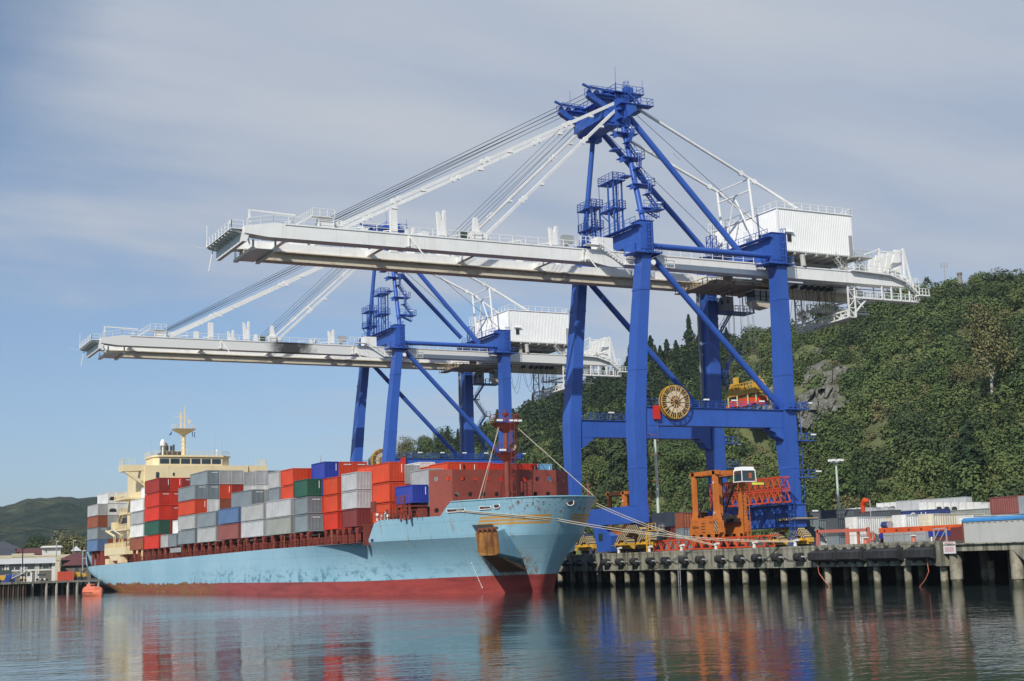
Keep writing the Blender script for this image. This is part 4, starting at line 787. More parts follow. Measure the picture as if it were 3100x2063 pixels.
# boot topping with heavy rust aft
red_ = mixc(rng_(noise_(.5, 6, stretch=(.3, .3, 2)), .4, .7), (.36, .065, .055), (.23, .04, .04))
aft = rng_(ux, -245, -275)
rz = math_('MULTIPLY', aft, rng_(noise_(.5, 7, stretch=(.35, .35, 1.6)), .36, .52))
red_ = mixc(rz, red_, mixc(rng_(noise_(2.2, 5), .4, .65), (.13, .055, .03), (.45, .20, .05)))
red_ = mixc(math_('MULTIPLY', rng_(noise_(1.5, 5, stretch=(.5, .5, 2.4)), .62, .72), rng_(ux, -262, -235, .8, .15)), red_, (.45, .3, .26))
edge = math_('ADD', math_('MULTIPLY', math_('SUBTRACT', noise_(.55, 5, stretch=(.5, .5, 1)), .5), math_('MULTIPLY', aft, 2.2)), math_('MULTIPLY_ADD', rng_(ux, -200, -162), .45, 1.9))
isred = math_('LESS_THAN', Z_, edge)
L(mixc(isred, blue_, red_), b.inputs['Base Color'])
# decks
def deck(name, z, d0, d1, inset, m_):
    dl = [d0+(d1-d0)*i/24 for i in range(25)] if d1-d0 > 60 else [d0+(d1-d0)*i/40 for i in range(41)]
    pts = [hull_pt(d, z, -1) for d in dl]; vs = [(p[0], min(CV-.01, p[1]+inset), z) for p in pts]+[(p[0], max(CV+.01, 2*CV-p[1]-inset), z) for p in reversed(pts)]
    return mk(name, G().add(vs, [tuple(range(len(vs)))]), m_, sh)
deck('forecastle_deck', 10.0, .6, 28.5, .12, REDB)
mk('main_deck', G().add([(u, v, zmain(u)-.06) for u in (-371.5, -300, -230, -190) for v in (CV-16.1, CV+16.1)], [(0, 2, 3, 1), (2, 4, 5, 3), (4, 6, 7, 5)]), REDB, sh)
mk('bulkhead_or_dark_panel', G().box((-189.4, 77.2, 7), (-189.2, 107.6, 10.0)), REDB, sh)
# gunwale trim
g = G()
for side in (-1, 1):
    pts = [Vector(hull_pt(d, 12.12, side)) for d in ds if d <= 11.2]; g.path(pts, .09, 6)
mk('gunwale', g, mat('gunwale_blue', (.24, .46, .52), .5), sh)
# hatch coamings and stowage posts below the container stacks
mk('hatch_coaming', G().box((-357, 81.6, 6.3), (-346, 105.6, 9.2)).box((-327, 81.6, 6.6), (-202, 105.6, 9.3)).box((-202, 83.8, 7), (-180, 101, 9.6)), REDB, sh)
def post(u, v, z0, z1):
    g = G().box((u-.3, v-.25, z0), (u+.3, v+.35, z1)); g.prism([(u-.3, z1-.9), (u-.75, z1-.1), (u-.75, z1), (u+.75, z1), (u+.75, z1-.1), (u+.3, z1-.9)], 'y', v-.2, v+.3); g.box((u-.1, v-.28, z1-.9), (u+.1, v-.25, z1-.6)); return g
us = []
for f in (-217.7, -231.4, -245.2, -259.0, -272.9, -286.6, -300.4, -313.4):
    us += [f-.5, f-5.0, f-9.6]
for u in us: mk('stowage_post', post(u, 76.75, zmain(u)-.1, 9.5), REDB, sh)
for u in (-210.3, -213.4, -216.4): mk('stowage_post', post(u, 76.8, 7.3, 9.6), REDB, sh)
for u in (-196.2, -199, -201.6, -204, -206.6, -209): mk('stowage_post', post(u, 79.2, 7.3, 9.7), REDB, sh)
g = G()
for i in range(40): u = -326+i*3.4; g.rail([(u, 76.45, zmain(u)), (u+3.4, 76.45, zmain(u))], 1.05, .03, .9)
mk('side_rail', g, REDB, sh)
g = G()
for i in range(34):
    u = -325+i*3.7; h = random.uniform(.5, 1.7); g.box((u, 77.3, zmain(u)), (u+random.uniform(.5, 1.3), 77.9, zmain(u)+h))
mk('deck_fittings', g, REDB, sh)
g = G()
for i in range(24): u = -322+i*5.3; g.beam((u, 76.6, zmain(u)), (u, 76.6, zmain(u)+random.uniform(1.2, 2.3)), .07)
mk('lashing_rods', g, mat('rod_orange', (.5, .24, .08), .6), sh)
mk('name_panel', G().box((-290.5, 76.3, 8.0), (-282.5, 76.36, 8.9)), GREY, sh)
# stern mooring deck
g = G().box((-371.6, 77.6, 9.75), (-359.4, 107, 9.9)).box((-371.4, 78.5, 6.2), (-371.2, 106, 9.8)).box((-360, 77.2, 6.2), (-359.6, 106, 9.8)).box((-371, 79.5, 6.2), (-360, 79.7, 9.8))
for u in (-368.3, -362.6): g.box((u-.3, 77.0, 6.2), (u+.3, 77.6, 9.8))
mk('stern_deckhouse', g, REDB, sh)
# bridge block
g = G().box((-345, 80.2, 7), (-328, 104.6, 28.6)); br = mk('accommodation_block', g, CREAM, sh)
g = G().prism([(75.3, 27.2), (79.5, 24.3), (80.2, 24.3), (80.2, 28.6), (75.3, 28.6)], 'x', -333, -328.6) if False else G()
for s in (1, -1):
    def V2(v): return v if s > 0 else 184.8-v
    g.prism([(V2(75.3), 27.2), (V2(80.3), 27.4), (V2(80.3), 28.7), (V2(75.3), 28.7)], 'x', -333, -328.3)
    g.prism([(V2(75.3), 27.2), (V2(76.3), 27.2), (V2(79.9), 25.0), (V2(80.3), 23.7), (V2(79.4), 24.4)], 'x', -329.2, -328.4); g.box((-329.2, min(V2(79.4), V2(80.3)), 24.5), (-328.4, max(V2(79.4), V2(80.3)), 27.5))
mks('bridge_wing', g, CREAM, br, key=lambda c: c[1] < 92)
mk('wheelhouse', G().prism([(-336, 82.3), (-329.6, 82.3), (-328.2, 83.4), (-328.2, 98.4), (-329.6, 100.4), (-336, 100.4)], 'z', 28.6, 31.0).prism([(-336, 82.0), (-329.4, 82.0), (-327.9, 83.2), (-327.9, 98.6), (-329.4, 100.7), (-336, 100.7)], 'z', 30.55, 30.9), CREAM, br)
for k in range(6): v = 83.65+k*2.45; mk('bridge_window', G().box((-328.22, v, 29.0), (-328.14, v+2.1, 30.15)), GLASS, br)
mk('window', G().box((-328.02, 82.7, 25.7), (-327.9, 83.4, 27.0)).box((-328.02, 86.6, 26.2), (-327.9, 87, 26.9)), GLASS, br)
g = G().rail([(-333, 75.5, 28.7), (-328.4, 75.5, 28.7), (-328.4, 78, 28.7)], 1.4, .04, 1.5).rail([(-333, 109.2, 28.7), (-328.4, 109.2, 28.7), (-328.4, 106.6, 28.7)], 1.4, .04, 1.5).rail([(-336, 82, 31), (-329, 82.2, 31), (-328, 84, 31), (-328, 98.4, 31), (-329.6, 100.6, 31)], .9, .035, 1.2)
mk('bridge_rail', g, CREAM, br)
g = G().tube((-331, 89.9, 31), (-331, 89.9, 36.9), .52, 14, .4)
g.add([(-331, 87, 37.3), (-331+2, 87.6, 37.3), (-331+2, 92.2, 37.3), (-331, 92.8, 37.3), (-333, 92.2, 37.3), (-333, 87.6, 37.3), (-330.6, 89.5, 35.9), (-330.6, 90.3, 35.9), (-331.4, 90.3, 35.9), (-331.4, 89.5, 35.9)], [(0, 1, 2, 3, 4, 5), (6, 1, 0), (6, 7, 2, 1), (7, 3, 2), (8, 4, 3), (7, 8, 3), (8, 9, 5, 4), (9, 6, 0, 5)])
g.rail([(-329, 87.6, 37.3), (-329, 92.2, 37.3), (-331, 92.8, 37.3), (-333, 92.2, 37.3)], .9, .03, .9); g.rail([(-331, 87, 37.3), (-329, 87.6, 37.3)], .9, .03, .9)
g.beam((-331, 89.2, 37.3), (-331, 89.2, 41.2), .3); g.beam((-331, 90.1, 37.3), (-331, 90.1, 42.8), .16); g.beam((-331, 87.6, 40.2), (-331, 91.2, 40.2), .14); g.beam((-331, 88.4, 41.3), (-331, 90.4, 41.3), .1); g.box((-331.3, 91.0, 38.7), (-330.7, 91.4, 39.3)); g.beam((-331, 90.3, 39.4), (-331, 92.2, 39.4), .12); g.box((-331.2, 89, 39.6), (-330.8, 89.5, 40))
for k in range(5): g.beam((-330.6, 88.9+.0*k, 32.5+k), (-330.6, 90.9, 32.5+k), .09)
mk('radar_mast', g, CREAM, br, smooth=1)
g = G().tube((-331, 85, 31), (-331, 85, 33.4), .16, 8).tube((-331, 85, 33.4), (-331, 85, 34.2), .62, 14).tube((-331, 85, 34.2), (-331, 85, 34.85), .62, 14, .3); mk('satellite_dome', g, HOUSEW, br, smooth=1)
mk('satellite_dome', G().tube((-331, 97.9, 31), (-331, 97.9, 32.2), .06, 6).tube((-331, 97.9, 32.2), (-331, 97.9, 32.6), .24, 10, .16), HOUSEW, br)
g = G().prism([(85.7, 31), (86.4, 32.4), (91.2, 32.4), (91.3, 31)], 'x', -341, -335); fu = mk('funnel', g, DARK, br)
mk('exhaust_pipe', G().tube((-338, 87.2, 32.4), (-338, 87.2, 33.9), .95, 16).tube((-338, 87.2, 33.9), (-338, 87.2, 34.7), .95, 16, .45), mat('exhaust_brass', (.22, .19, .13), .35, metal=.6), fu, smooth=1); mk('exhaust_pipe', G().tube((-338, 88.8, 32.4), (-338, 88.8, 34.0), .28, 10).tube((-338, 89.4, 32.4), (-338, 89.4, 34.3), .25, 10), mat('exhaust_dark', (.10, .09, .07), .4, metal=.5), fu)
g = G()
for v, h in ((82.0, 35.0), (84.0, 35.0), (97.0, 37.5), (98.8, 35)): g.tube((-330, v, 31), (-330, v, h), .025, 4)
mk('whip_antenna', g, GREY, br)
mk('signal_flag', G().add([(-331, 87.2, 36.9), (-331, 86.3, 35.8), (-331, 87.0, 36.0)], [(0, 1, 2)]).box((-331, 91.9, 35.6), (-330.95, 92.05, 36.8)).box((-331, 92.4, 35.4), (-330.95, 92.55, 36.7)), BLUE, br)
# near-side decks, stairs and lifeboat gear
for z, ua, ub in ((21.4, -343, -331), (17.9, -338, -330), (14.3, -340.5, -330)):
    g = G().box((ua, 76.6, z-.35), (ub, 80.2, z)).rail([(ua, 76.7, z), (ub, 76.7, z)], 1.1, .05, .9)
    mk('side_deck', g, CREAM, br)
g = G().box((-352, 76.5, 8.5), (-330.5, 79.8, 10.1)).prism([(-348, 8.5), (-336, 8.5), (-338, 7.2), (-345, 7.2)], 'y', 76.6, 79.6); g.rail([(-352, 76.6, 10.1), (-330.5, 76.6, 10.1)], 1.2, .06, .8)
for u in (-346, -338): g.beam((u, 77.5, 10), (u, 77.5, 13), .4); g.beam((u, 77.5, 13), (u-4, 76.4, 14.4), .35); g.beam((u, 77.5, 11), (u+3, 76.8, 13), .25)
g.beam((-351, 77, 14.2), (-336, 77, 15.0), .3); g.stair((-343, 77, 14.4), (-338, 77, 18), .8, (0, 1, 0)); g.stair((-340, 77, 10.1), (-336, 77, 14.2), .8, (0, 1, 0)); g.box((-346.5, 76.8, 14.6), (-344, 78, 16.2))
mk('boat_deck', g, CREAM, br)
mk('deck_locker', G().box((-351.5, 76.6, 6.4), (-347.5, 78, 7.7)).box((-338.5, 76.6, 6.6), (-334.8, 78, 8.0)), CREAM, sh)
# breakwater with round openings
def panel(name, a, b_, z0, z1, holes, r=.34):
    a = Vector(a); b_ = Vector(b_); w = (b_-a).length; cu = bpy.data.curves.new(name, 'CURVE'); cu.dimensions = '2D'; cu.fill_mode = 'BOTH'; cu.extrude = .05
    def sp_(pts):
        s = cu.splines.new('POLY'); s.points.add(len(pts)-1); s.use_cyclic_u = True
        for p, q in zip(s.points, pts): p.co = (q[0], q[1], 0, 1)
    sp_([(0, 0), (w, 0), (w, z1-z0), (0, z1-z0)])
    for x, z in holes:
        if .4 < x < w-.4: sp_([(x+r*math.cos(t_), z-z0+r*math.sin(t_)) for t_ in [2*math.pi*i/16 for i in range(16)]])
    o = bpy.data.objects.new(name, cu); S.collection.objects.link(o); bpy.context.view_layer.update(); me = bpy.data.meshes.new_from_object(o); bpy.data.objects.remove(o); bpy.data.curves.remove(cu)
    o = link(name, me, REDB, sh, (a.x, a.y, z0)); o.rotation_euler = (rad(90), 0, math.atan2(b_.y-a.y, b_.x-a.x)); return o
c0, c1, c2, c3 = (-178.4, 82.6, 0), (-176, 85, 0), (-176, 101.3, 0), (-180, 105.6, 0)
BR_PANEL = []
panel('breakwater', c0, c1, 9.9, 16.8, [(1.0, 15.6), (2.8, 15.6), (1.0, 11.3), (2.9, 11.3)])
panel('breakwater', c1, c2, 9.9, 16.8, [(1.6+i*1.95, 15.5) for i in range(8)]+[(.6+i*2.05, 13.4) for i in range(8)]+[(1.6+i*1.9, 11.4) for i in (0, 1)])
panel('breakwater', c2, c3, 9.9, 16.8, [(.9, 15.5), (3.6, 15.5), (2.6, 13.4)])
mk('bulkhead_or_dark_panel', G().box((-180.4, 84, 10.0), (-180.2, 104, 14.7)), DARK, sh)  # dark panel added to stand in for shade behind the lower openings
# foremast
FU = -174.0; g = G().tube((FU, CV, 10), (FU, CV, 18.5), .42, 14, .40).tube((FU, CV, 18.5), (FU, CV, 22.8), .33, 12, .28).tube((FU, CV, 23.2), (FU, CV, 25), .14, 8).tube((FU, CV, 24.1), (FU, CV, 24.5), .35, 10, .5)
g.ladder((FU+.6, CV+.3, 10), (FU+.6, CV+.3, 23), .55, (0, 1, 0), (1, 0, 0))
fm_ = mk('foremast', g, REDB, sh, smooth=1)
for z, hw in ((23.1, 1.75), (19.0, 1.3)):
    e = G().add([(FU-1.1, CV-hw, z), (FU+1.1, CV-hw, z), (FU+1.1, CV+hw, z), (FU-1.1, CV+hw, z), (FU-.3, CV-.35, z-1.3), (FU+.3, CV-.35, z-1.3), (FU+.3, CV+.35, z-1.3), (FU-.3, CV+.35, z-1.3)], [(0, 1, 2, 3), (4, 5, 1, 0), (5, 6, 2, 1), (6, 7, 3, 2), (7, 4, 0, 3)])
    e.rail([(FU-1, CV-hw, z), (FU+1, CV-hw, z), (FU+1, CV+hw, z), (FU-1, CV+hw, z)], 1.2, .035, .9); mk('mast_platform', e, REDB, fm_)
g = G()
for v in (-1.9, -1.5, .1, .8, 1.5): g.box((FU+1.0, CV+v, 23.25), (FU+1.3, CV+v+.42, 23.5))
for v in (-1.6, -1.1): g.box((FU+1.0, CV+v, 19.15), (FU+1.3, CV+v+.4, 19.4))
mks('floodlight', g, HOUSEW, fm_)
mk('horn', G().tube((FU+.3, CV+.5, 19.8), (FU+1.1, CV+.45, 19.75), .2, 14, .52, cap=False).tube((FU+.3, CV+.5, 19.8), (FU+.4, CV+.5, 19.8), .2, 12), mat('horn_green', (.38, .48, .42), .5), fm_, smooth=1)
# forecastle machinery
g = G()
for u, v in ((-169, 87.4), (-168, 89.6), (-170, 96.5)):
    g.disc((u, v, 11.7), (0, 1, 0), .85, 1.6, 16); g.box((u-.8, v-1.3, 10), (u+.8, v+1.3, 10.9))
g.tube((-163.5, 99.0, 10), (-163.5, 99.0, 14.2), .14, 8); g.box((-172.6, 86, 10), (-171, 88, 12.4))
mk('windlass', g, REDB, sh)
g = G().rail([(-187.5, 77.6, 10.3), (-181, 78.9, 10.3), (-176, 80.2, 10.3)], 1.1, .035, 1.1)
for k in range(7): u = -186+k*1.3; g.beam((u, 79.5, 10.2), (u, 79.5, 10.8+random.random()*1.3), .25); g.tube((u+.3, 79.2, 10.1), (u+.3, 79.2, 10.7), .2, 8)
g.box((-189.4, 78.4, 11.6), (-187.9, 78.7, 13.1)); g.box((-183.2, 79.6, 11.9), (-178.6, 82.5, 12.05)); g.rail([(-183, 79.7, 12.05), (-178.7, 79.7, 12.05)], 1.4, .05, 1.4); g.beam((-182.9, 79.8, 10), (-182.9, 79.8, 12), .5); g.ladder((-180.5, 79.5, 10.2), (-180.5, 79.5, 13.4), .5, (1, 0, 0)); g.box((-182, 81, 10), (-178.8, 82.4, 11.9))
mk('side_fittings', g, REDB, sh)
g = G()
for u, h in ((-187.4, .8), (-185.9, .55), (-184.6, .9), (-183.6, .5)): p = Vector((u, 78.6, 10.3)); g.tube(p, p+Vector((0, 0, h)), .16, 8); g.tube(p+Vector((0, 0, h)), p+Vector((.4, -.2, h+.1)), .2, 8)
mk('ventilator', g, WPT, sh)
# fairleads (oval openings with pale lips) on the near bow
def on_hull(px, py, off=.0):
    best = None
    for i in range(400):
        d = i*.09
        for z in ([] if False else [0]): pass
    lo, hi = 60., 101.
    # march along the pixel's ray until it meets the near hull side
    o = Vector((0, 0, CH)); r_ = ray(px, py); c, s2 = math.cos(SHD), math.sin(SHD)
    for i in range(2600):
        tt = 140+i*.05; p = o+r_*tt; u = p.x*c+p.y*s2; v = -p.x*s2+p.y*c; z = p.z
        if z < 0: continue
        d = -160.5-u
        for _ in range(3): d = -160.5-u+(stem(z)+160.5)*math.exp(-max(d, 0)/12)
        if d < 0: continue
        h = hull_pt(d, z, -1)[1]
        if v >= h: return Vector((u, v-off, z))
    return Vector((-165, 85, 9))
def fairlead(px0, px1, py0, py1, r):
    a, b_ = on_hull(px0, py0), on_hull(px1, py1); n = Vector((b_-a).cross(Vector((0, 0, 1)))).normalized(); n = -n if n.y > 0 else n
    g = G().beam(a+n*.03, b_+n*.03, .06, r*2); g.disc(a+n*.03, n, r, .06, 14); g.disc(b_+n*.03, n, r, .06, 14); f = mk('fairlead_opening', g, mat('recess', (.09, .025, .02), .8), sh)
    h = Vector((0, 0, r)); g = G().tube(a+h+n*.06, b_+h+n*.06, .05, 6).tube(a-h+n*.06, b_-h+n*.06, .05, 6); m_ = (b_-a).normalized()
    for c_, sg in ((a, -1), (b_, 1)): g.path([c_+n*.06+m_*sg*r*math.sin(math.pi*i/8)+Vector((0, 0, r*math.cos(math.pi*i/8))) for i in range(9)], .05, 6)
    mk('lip', g, HOUSEW, f)
fairlead(1357, 1404, 1546.5, 1543.5, .24); fairlead(1455, 1483, 1538.5, 1536.8, .2); fairlead(1500, 1507, 1532.5, 1532.0, .3); fairlead(1724.5, 1728, 1521.5, 1521.3, .4)
for x, y in ((1087.5, 1639), (1105.5, 1637.5), (1125, 1636)): a = on_hull(x, y); mk('scupper', G().box((a.x-.5, a.y-.04, a.z-.16), (a.x+.5, a.y+.05, a.z+.16)), DARK, sh)
# anchor bolster
A0, A1 = on_hull(1432, 1592), on_hull(1494, 1588)
def BP(px, py, v): return ship_at(px, py, v=v)
vo = A0.y-1.6
P = {k: BP(x, y, v) for k, x, y, v in (('tl', 1443, 1613, vo), ('tr', 1507, 1611, vo+.9), ('br', 1514, 1676, vo+1.1), ('br2', 1506, 1681, vo+1.15), ('bl2', 1462, 1683, vo+.15), ('bl', 1452, 1672, vo))}
bk = [p+Vector((-.2, .35, 0)) for p in front] if False else None
front = [P[k] for k in ('tl', 'tr', 'br', 'br2', 'bl2', 'bl')]
BB = mat('bolster_blue', (.32, .56, .66), .45)
bl_ = mk('anchor_bolster', G().add([p+Vector((0, -.22, 0)) for p in front]+[p+Vector((.02, -.02, 0)) for p in front], [(0, 1, 2, 3, 4, 5)]+[(i, i+6, (i+1) % 6+6, (i+1) % 6) for i in range(6)]), mat('bolster_rust', (.36, .165, .035), .6, var=.35, dirt=(.11, .035, .015), dirtamt=.9, streak=True, th=(.42, .62)), sh)
def OH(px, py): return on_hull(px, py)+Vector((0, .35, 0))
rim = [OH(1436, 1606), OH(1520, 1600), OH(1547, 1642), OH(1577, 1692), OH(1560, 1712), OH(1512, 1706), OH(1466, 1700), OH(1446, 1680)]
fr = front+rim
mk('bolster_cheek', G().add(fr, [(0, 6, 7, 1), (1, 7, 8), (1, 8, 9, 2), (2, 9, 10, 3), (3, 10, 11), (3, 11, 12, 4), (4, 12, 13, 5), (5, 13, 6, 0), (5, 4, 3, 2, 1, 0)][:-1]), BB, sh, smooth=30)
UK = [P['bl2']+Vector((0, -.1, 0)), P['br2']+Vector((0, -.1, 0)), OH(1580, 1712), OH(1592, 1733), OH(1508, 1737), OH(1480, 1708)]
mk('rusty_keel', G().add(UK, [(0, 4, 3, 1), (1, 3, 2), (0, 5, 4)]), mat('keel_rust', (.17, .10, .05), .6, var=.3, dirt=(.25, .12, .03), dirtamt=.9, streak=True), sh)
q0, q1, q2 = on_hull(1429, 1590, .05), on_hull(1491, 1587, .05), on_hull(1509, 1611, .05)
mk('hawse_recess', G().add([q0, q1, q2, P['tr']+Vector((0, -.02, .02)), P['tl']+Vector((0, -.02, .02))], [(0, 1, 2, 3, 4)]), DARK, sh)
an = G(); m0 = P['tl'].lerp(P['tr'], .1)+Vector((0, .1, .35)); m1 = P['tl'].lerp(P['tr'], .92)+Vector((0, .1, .5)); an.beam(m0, m1, .5, .3)
for k in range(4): p = m0.lerp(m1, .1+k*.27); an.prism([(p.x-.3, p.z), (p.x, p.z-.55), (p.x+.3, p.z)], 'y', p.y-.45, p.y-.2)
mk('anchor', an, RUST_M, sh)
for s_y in (1,):   # bolster on the far bow seen against the quay
    q = [ship_at(x, y, u=-165.0) for x, y in ((1700, 1612), (1743, 1616), (1741, 1662), (1733, 1672), (1708, 1676), (1694, 1650))]; bq = [p+Vector((-3.5, -1.6, .3)) for p in q]
    mk('anchor_bolster', G().add(q+bq, [(0, 1, 2, 3, 4, 5)[::-1], tuple(range(6, 12))]+[(i, (i+1) % 6, (i+1) % 6+6, i+6) for i in range(6)]), BB, sh, smooth=50)
# draught marks
g = G()
for i in range(12): p = on_hull(1428+i*2.9, 1706+i*6.6, .03); g.box((p.x-.09, p.y-.03, p.z-.09), (p.x+.09, p.y+.05, p.z+.09))
mk('draught_mark', g, HOUSEW, sh)
# ropes
def rope(a, b_, sag, label, r=.045, grp='mooring lines from bow to quay'):
    a = Vector(a); b_ = Vector(b_); pts = [a.lerp(b_, i/14)-Vector((0, 0, sag*(1-(2*i/14-1)**2))) for i in range(15)]
    tag(mk('mooring_rope', G().path(pts, r, 6), ROPEM), label, 'rope', grp)
fa = on_hull(1383, 1548, .15); fb = on_hull(1408, 1546, .15)
def bow_rope(y0, y1, off, zb, sag, label):
    pts = []
    for k in range(13):
        px = 1385+k*25.5; p = on_hull(px, y0+(y1-y0)*k/12, off); pts.append(w_ship(p))
    e = Vector((-143.7, 112, zb)); s0 = pts[-1]
    pts += [s0.lerp(e, i/14)-Vector((0, 0, sag*(1-(2*i/14-1)**2))) for i in range(1, 15)]
    tag(mk('mooring_rope', G().path(pts, .045, 6), ROPEM), label, 'rope', 'mooring lines from bow to quay')
bow_rope(1548, 1577, .12, 5.45, .75, 'lower of the two long shallow mooring ropes crossing the bow'); bow_rope(1545, 1571, .12, 5.55, .7, 'upper of the two long shallow mooring ropes crossing the bow')
rope(at(1806, 1524, Y=100), (-160.8, 112, 5.5), .5, 'upper rope of the steeper pair beyond the bow'); rope(at(1806, 1531, Y=100), (-160.9, 112, 5.4), .55, 'lower rope of the steeper pair beyond the bow')
mk('mast_stay', G().tube((FU+.6, CV+1.6, 22.4), (-158.8, 97.0, 12.2), .045, 5).tube((FU, CV-1.0, 22.6), (-170, 85.6, 11.5), .05, 5).tube((FU, CV-1.2, 22.6), (-173, 87.5, 11), .02, 4), ROPEM, sh)
# ------------------------------------------------------------------ containers
def container_mesh(Lc, H, kind):
    """local origin bottom centre; long side along x, front end at +x. kinds: box, reefer, doors"""
    W_ = 2.44; g = G(); hx = Lc/2; hy = W_/2
    for x in (-hx, hx-.16):
        for y in (-hy, hy-.16): g.box((x, y, 0), (x+.16, y+.16, H))
    for z in (0, H-.13):
        for y in (-hy+.001, hy-.121): g.box((-hx+.16, y, z), (hx-.16, y+.12, z+(.13 if z else .17)))
        for x in (-hx+.001, hx-.121): g.box((x, -hy+.16, z), (x+.12, hy-.16, z+(.13 if z else .2)))
    g.box((-hx+.1, -hy+.12, .17), (hx-.1, hy-.12, H-.04))
    d = .035 if kind != 'reefer' else .008; n = int(Lc/.56)
    for s in (-1, 1):
        for i in range(n):
            x = -hx+.3+i*(Lc-.6)/n; w = (Lc-.6)/n*.5; y = s*(hy-.12)
            g.add([(x, y, .17), (x+w*.3, y+s*d*2, .17), (x+w, y+s*d*2, .17), (x+w*1.3, y, .17), (x, y, H-.13), (x+w*.3, y+s*d*2, H-.13), (x+w, y+s*d*2, H-.13), (x+w*1.3, y, H-.13)], [(0, 1, 5, 4), (1, 2, 6, 5), (2, 3, 7, 6)] if s < 0 else [(4, 5, 1, 0), (5, 6, 2, 1), (6, 7, 3, 2)])
    if kind == 'box':
        for i in range(9):
            y = -hy+.2+i*.235; g.add([(hx-.1, y, .2), (hx-.01, y+.03, .2), (hx-.01, y+.11, .2), (hx-.1, y+.14, .2), (hx-.1, y, H-.13), (hx-.01, y+.03, H-.13), (hx-.01, y+.11, H-.13), (hx-.1, y+.14, H-.13)], [(0, 1, 5, 4), (1, 2, 6, 5), (2, 3, 7, 6)])
    else:
        g.box((hx-.1, -hy+.16, .2), (hx-.03, -.01, H-.13)); g.box((hx-.1, .01, .2), (hx-.03, hy-.16, H-.13))
        if kind == 'doors':
            for y in (-.85, -.35, .35, .85): g.tube((hx+.01, y, .15), (hx+.01, y, H-.15), .03, 5)
            for z in (.8, 1.5, 2.1):
                for y in (-.9, .25): g.box((hx-.03, y, z), (hx, y+.6, z+.04))
    me = bpy.data.meshes.new('container'); me.from_pydata(g.v, [], g.f); me.update(); return me
CM = {}
COL = {'red': ('red', (.60, .035, .015)), 'orange': ('orange-red', (.62, .065, .02)), 'dred': ('dark red', (.34, .03, .02)), 'brown': ('rust brown', (.29, .085, .04)), 'maroon': ('maroon', (.19, .035, .035)), 'steel': ('steel grey', (.21, .25, .27)), 'grey': ('pale grey', (.42, .43, .42)), 'lgrey': ('light grey', (.50, .51, .52)), 'white': ('white', (.74, .74, .71)),
       'navy': ('navy blue', (.03, .06, .20)), 'blue': ('bright blue', (.025, .055, .36)), 'mblue': ('faded blue', (.10, .18, .33)), 'green': ('dark green', (.02, .10, .065)), 'sky': ('sky blue', (.20, .42, .62)), 'pink': ('faded red brown', (.26, .085, .075)), 'slate': ('dark slate grey', (.09, .105, .12)), 'ggrey': ('greenish grey', (.32, .34, .31)), 'cream': ('cream', (.68, .62, .48))}
CMAT = {k: mat('container_'+k, v[1], .55, var=.16, scale=.4, dirt=tuple(c*.5+d_ for c, d_ in zip(v[1], (.06, .04, .025))), dirtamt=.55, streak=True, th=(.46, .68)) for k, v in COL.items()}
DASH = mat('marking_white', (.8, .8, .78), .6, var=.02)
def container(pos, rz, Lc, H, col, label, grp, kind='box', mark=None):
    key = (round(Lc, 1), H, kind)
    if key not in CM: CM[key] = container_mesh(Lc, H, kind); CM[key].materials.append(None)
    o = bpy.data.objects.new('shipping_container', CM[key]); S.collection.objects.link(o); o.location = pos; o.rotation_euler.z = rz; FR[o] = Vector((0, 0, 0))
    o.material_slots[0].link = 'OBJECT'; o.material_slots[0].material = CMAT[col]; tag(o, label, 'container', grp)
    hx = Lc/2
    def sub(name, g, m_):
        me = bpy.data.meshes.new(name); me.from_pydata(g.v, [], g.f); me.materials.append(m_); c = bpy.data.objects.new(name, me); S.collection.objects.link(c); c.parent = o; FR[c] = Vector((0, 0, 0))
    if mark == 'dash':
        g = G()
        for i in range(6): g.box((hx, -.35+i*.22, H-.52), (hx+.02, -.2+i*.22, H-.37))
        sub('number_marking', g, DASH)
    if mark == 'bar': sub('number_marking', G().box((hx, .72, H*.45), (hx+.02, .82, H-.3)), DASH)
    if kind == 'reefer': sub('cooling_unit', G().box((hx-.03, -.85, .75), (hx+.03, .85, 1.35)).box((hx-.03, -.6, 1.35), (hx+.02, .6, 1.6)), DARK)
    return o
NB = {'A': 'bay behind the bridge', 'F': 'first bay before the bridge', 'G': 'tall red bay', 'H': 'low bay beside the red one', 'I': 'bay topped steel grey',
      'J': 'low bay amidships', 'K': 'bay with faded blue box', 'L': 'bay right of the faded blue', 'M': 'bay with widest light grey', 'N': 'bay with green box', 'O': 'narrow red bay',
      'P': 'bay with maroon box', 'Q': 'long orange bay', 'R': 'bay above the forecastle', 'T': 'bay behind the breakwater'}
RN = ['outermost', 'second', 'third', 'fourth', 'fifth', 'sixth', 'seventh', 'eighth', 'ninth', 'tenth', 'eleventh', 'twelfth', 'farthest']
TN = ['bottom', 'second up', 'third up', 'fourth up', 'fifth up', 'sixth up']
V0 = 76.4
def stack(bay, front, Lc, row, z0, H, cols, marks=None, pitch=None, start=0):
    for i, c in enumerate(cols):
        if c is None: continue
        kind = 'box'
        if c == 'reef': c, kind = 'white', 'reefer'
        u = front-Lc/2; v = V0+2.44*row+1.22; z = z0+i*(pitch or H+.1)
        container(w_ship((u, v, z)), SHD, Lc-.03, H, c, f'{COL[c][0]} container, {TN[i+start]} of {RN[row]} stack, {NB[bay]}', 'containers stowed on the ship', kind, (marks[i] if marks else None))
A40, A20 = 12.19, 6.06
D, B_ = 'dash', 'bar'
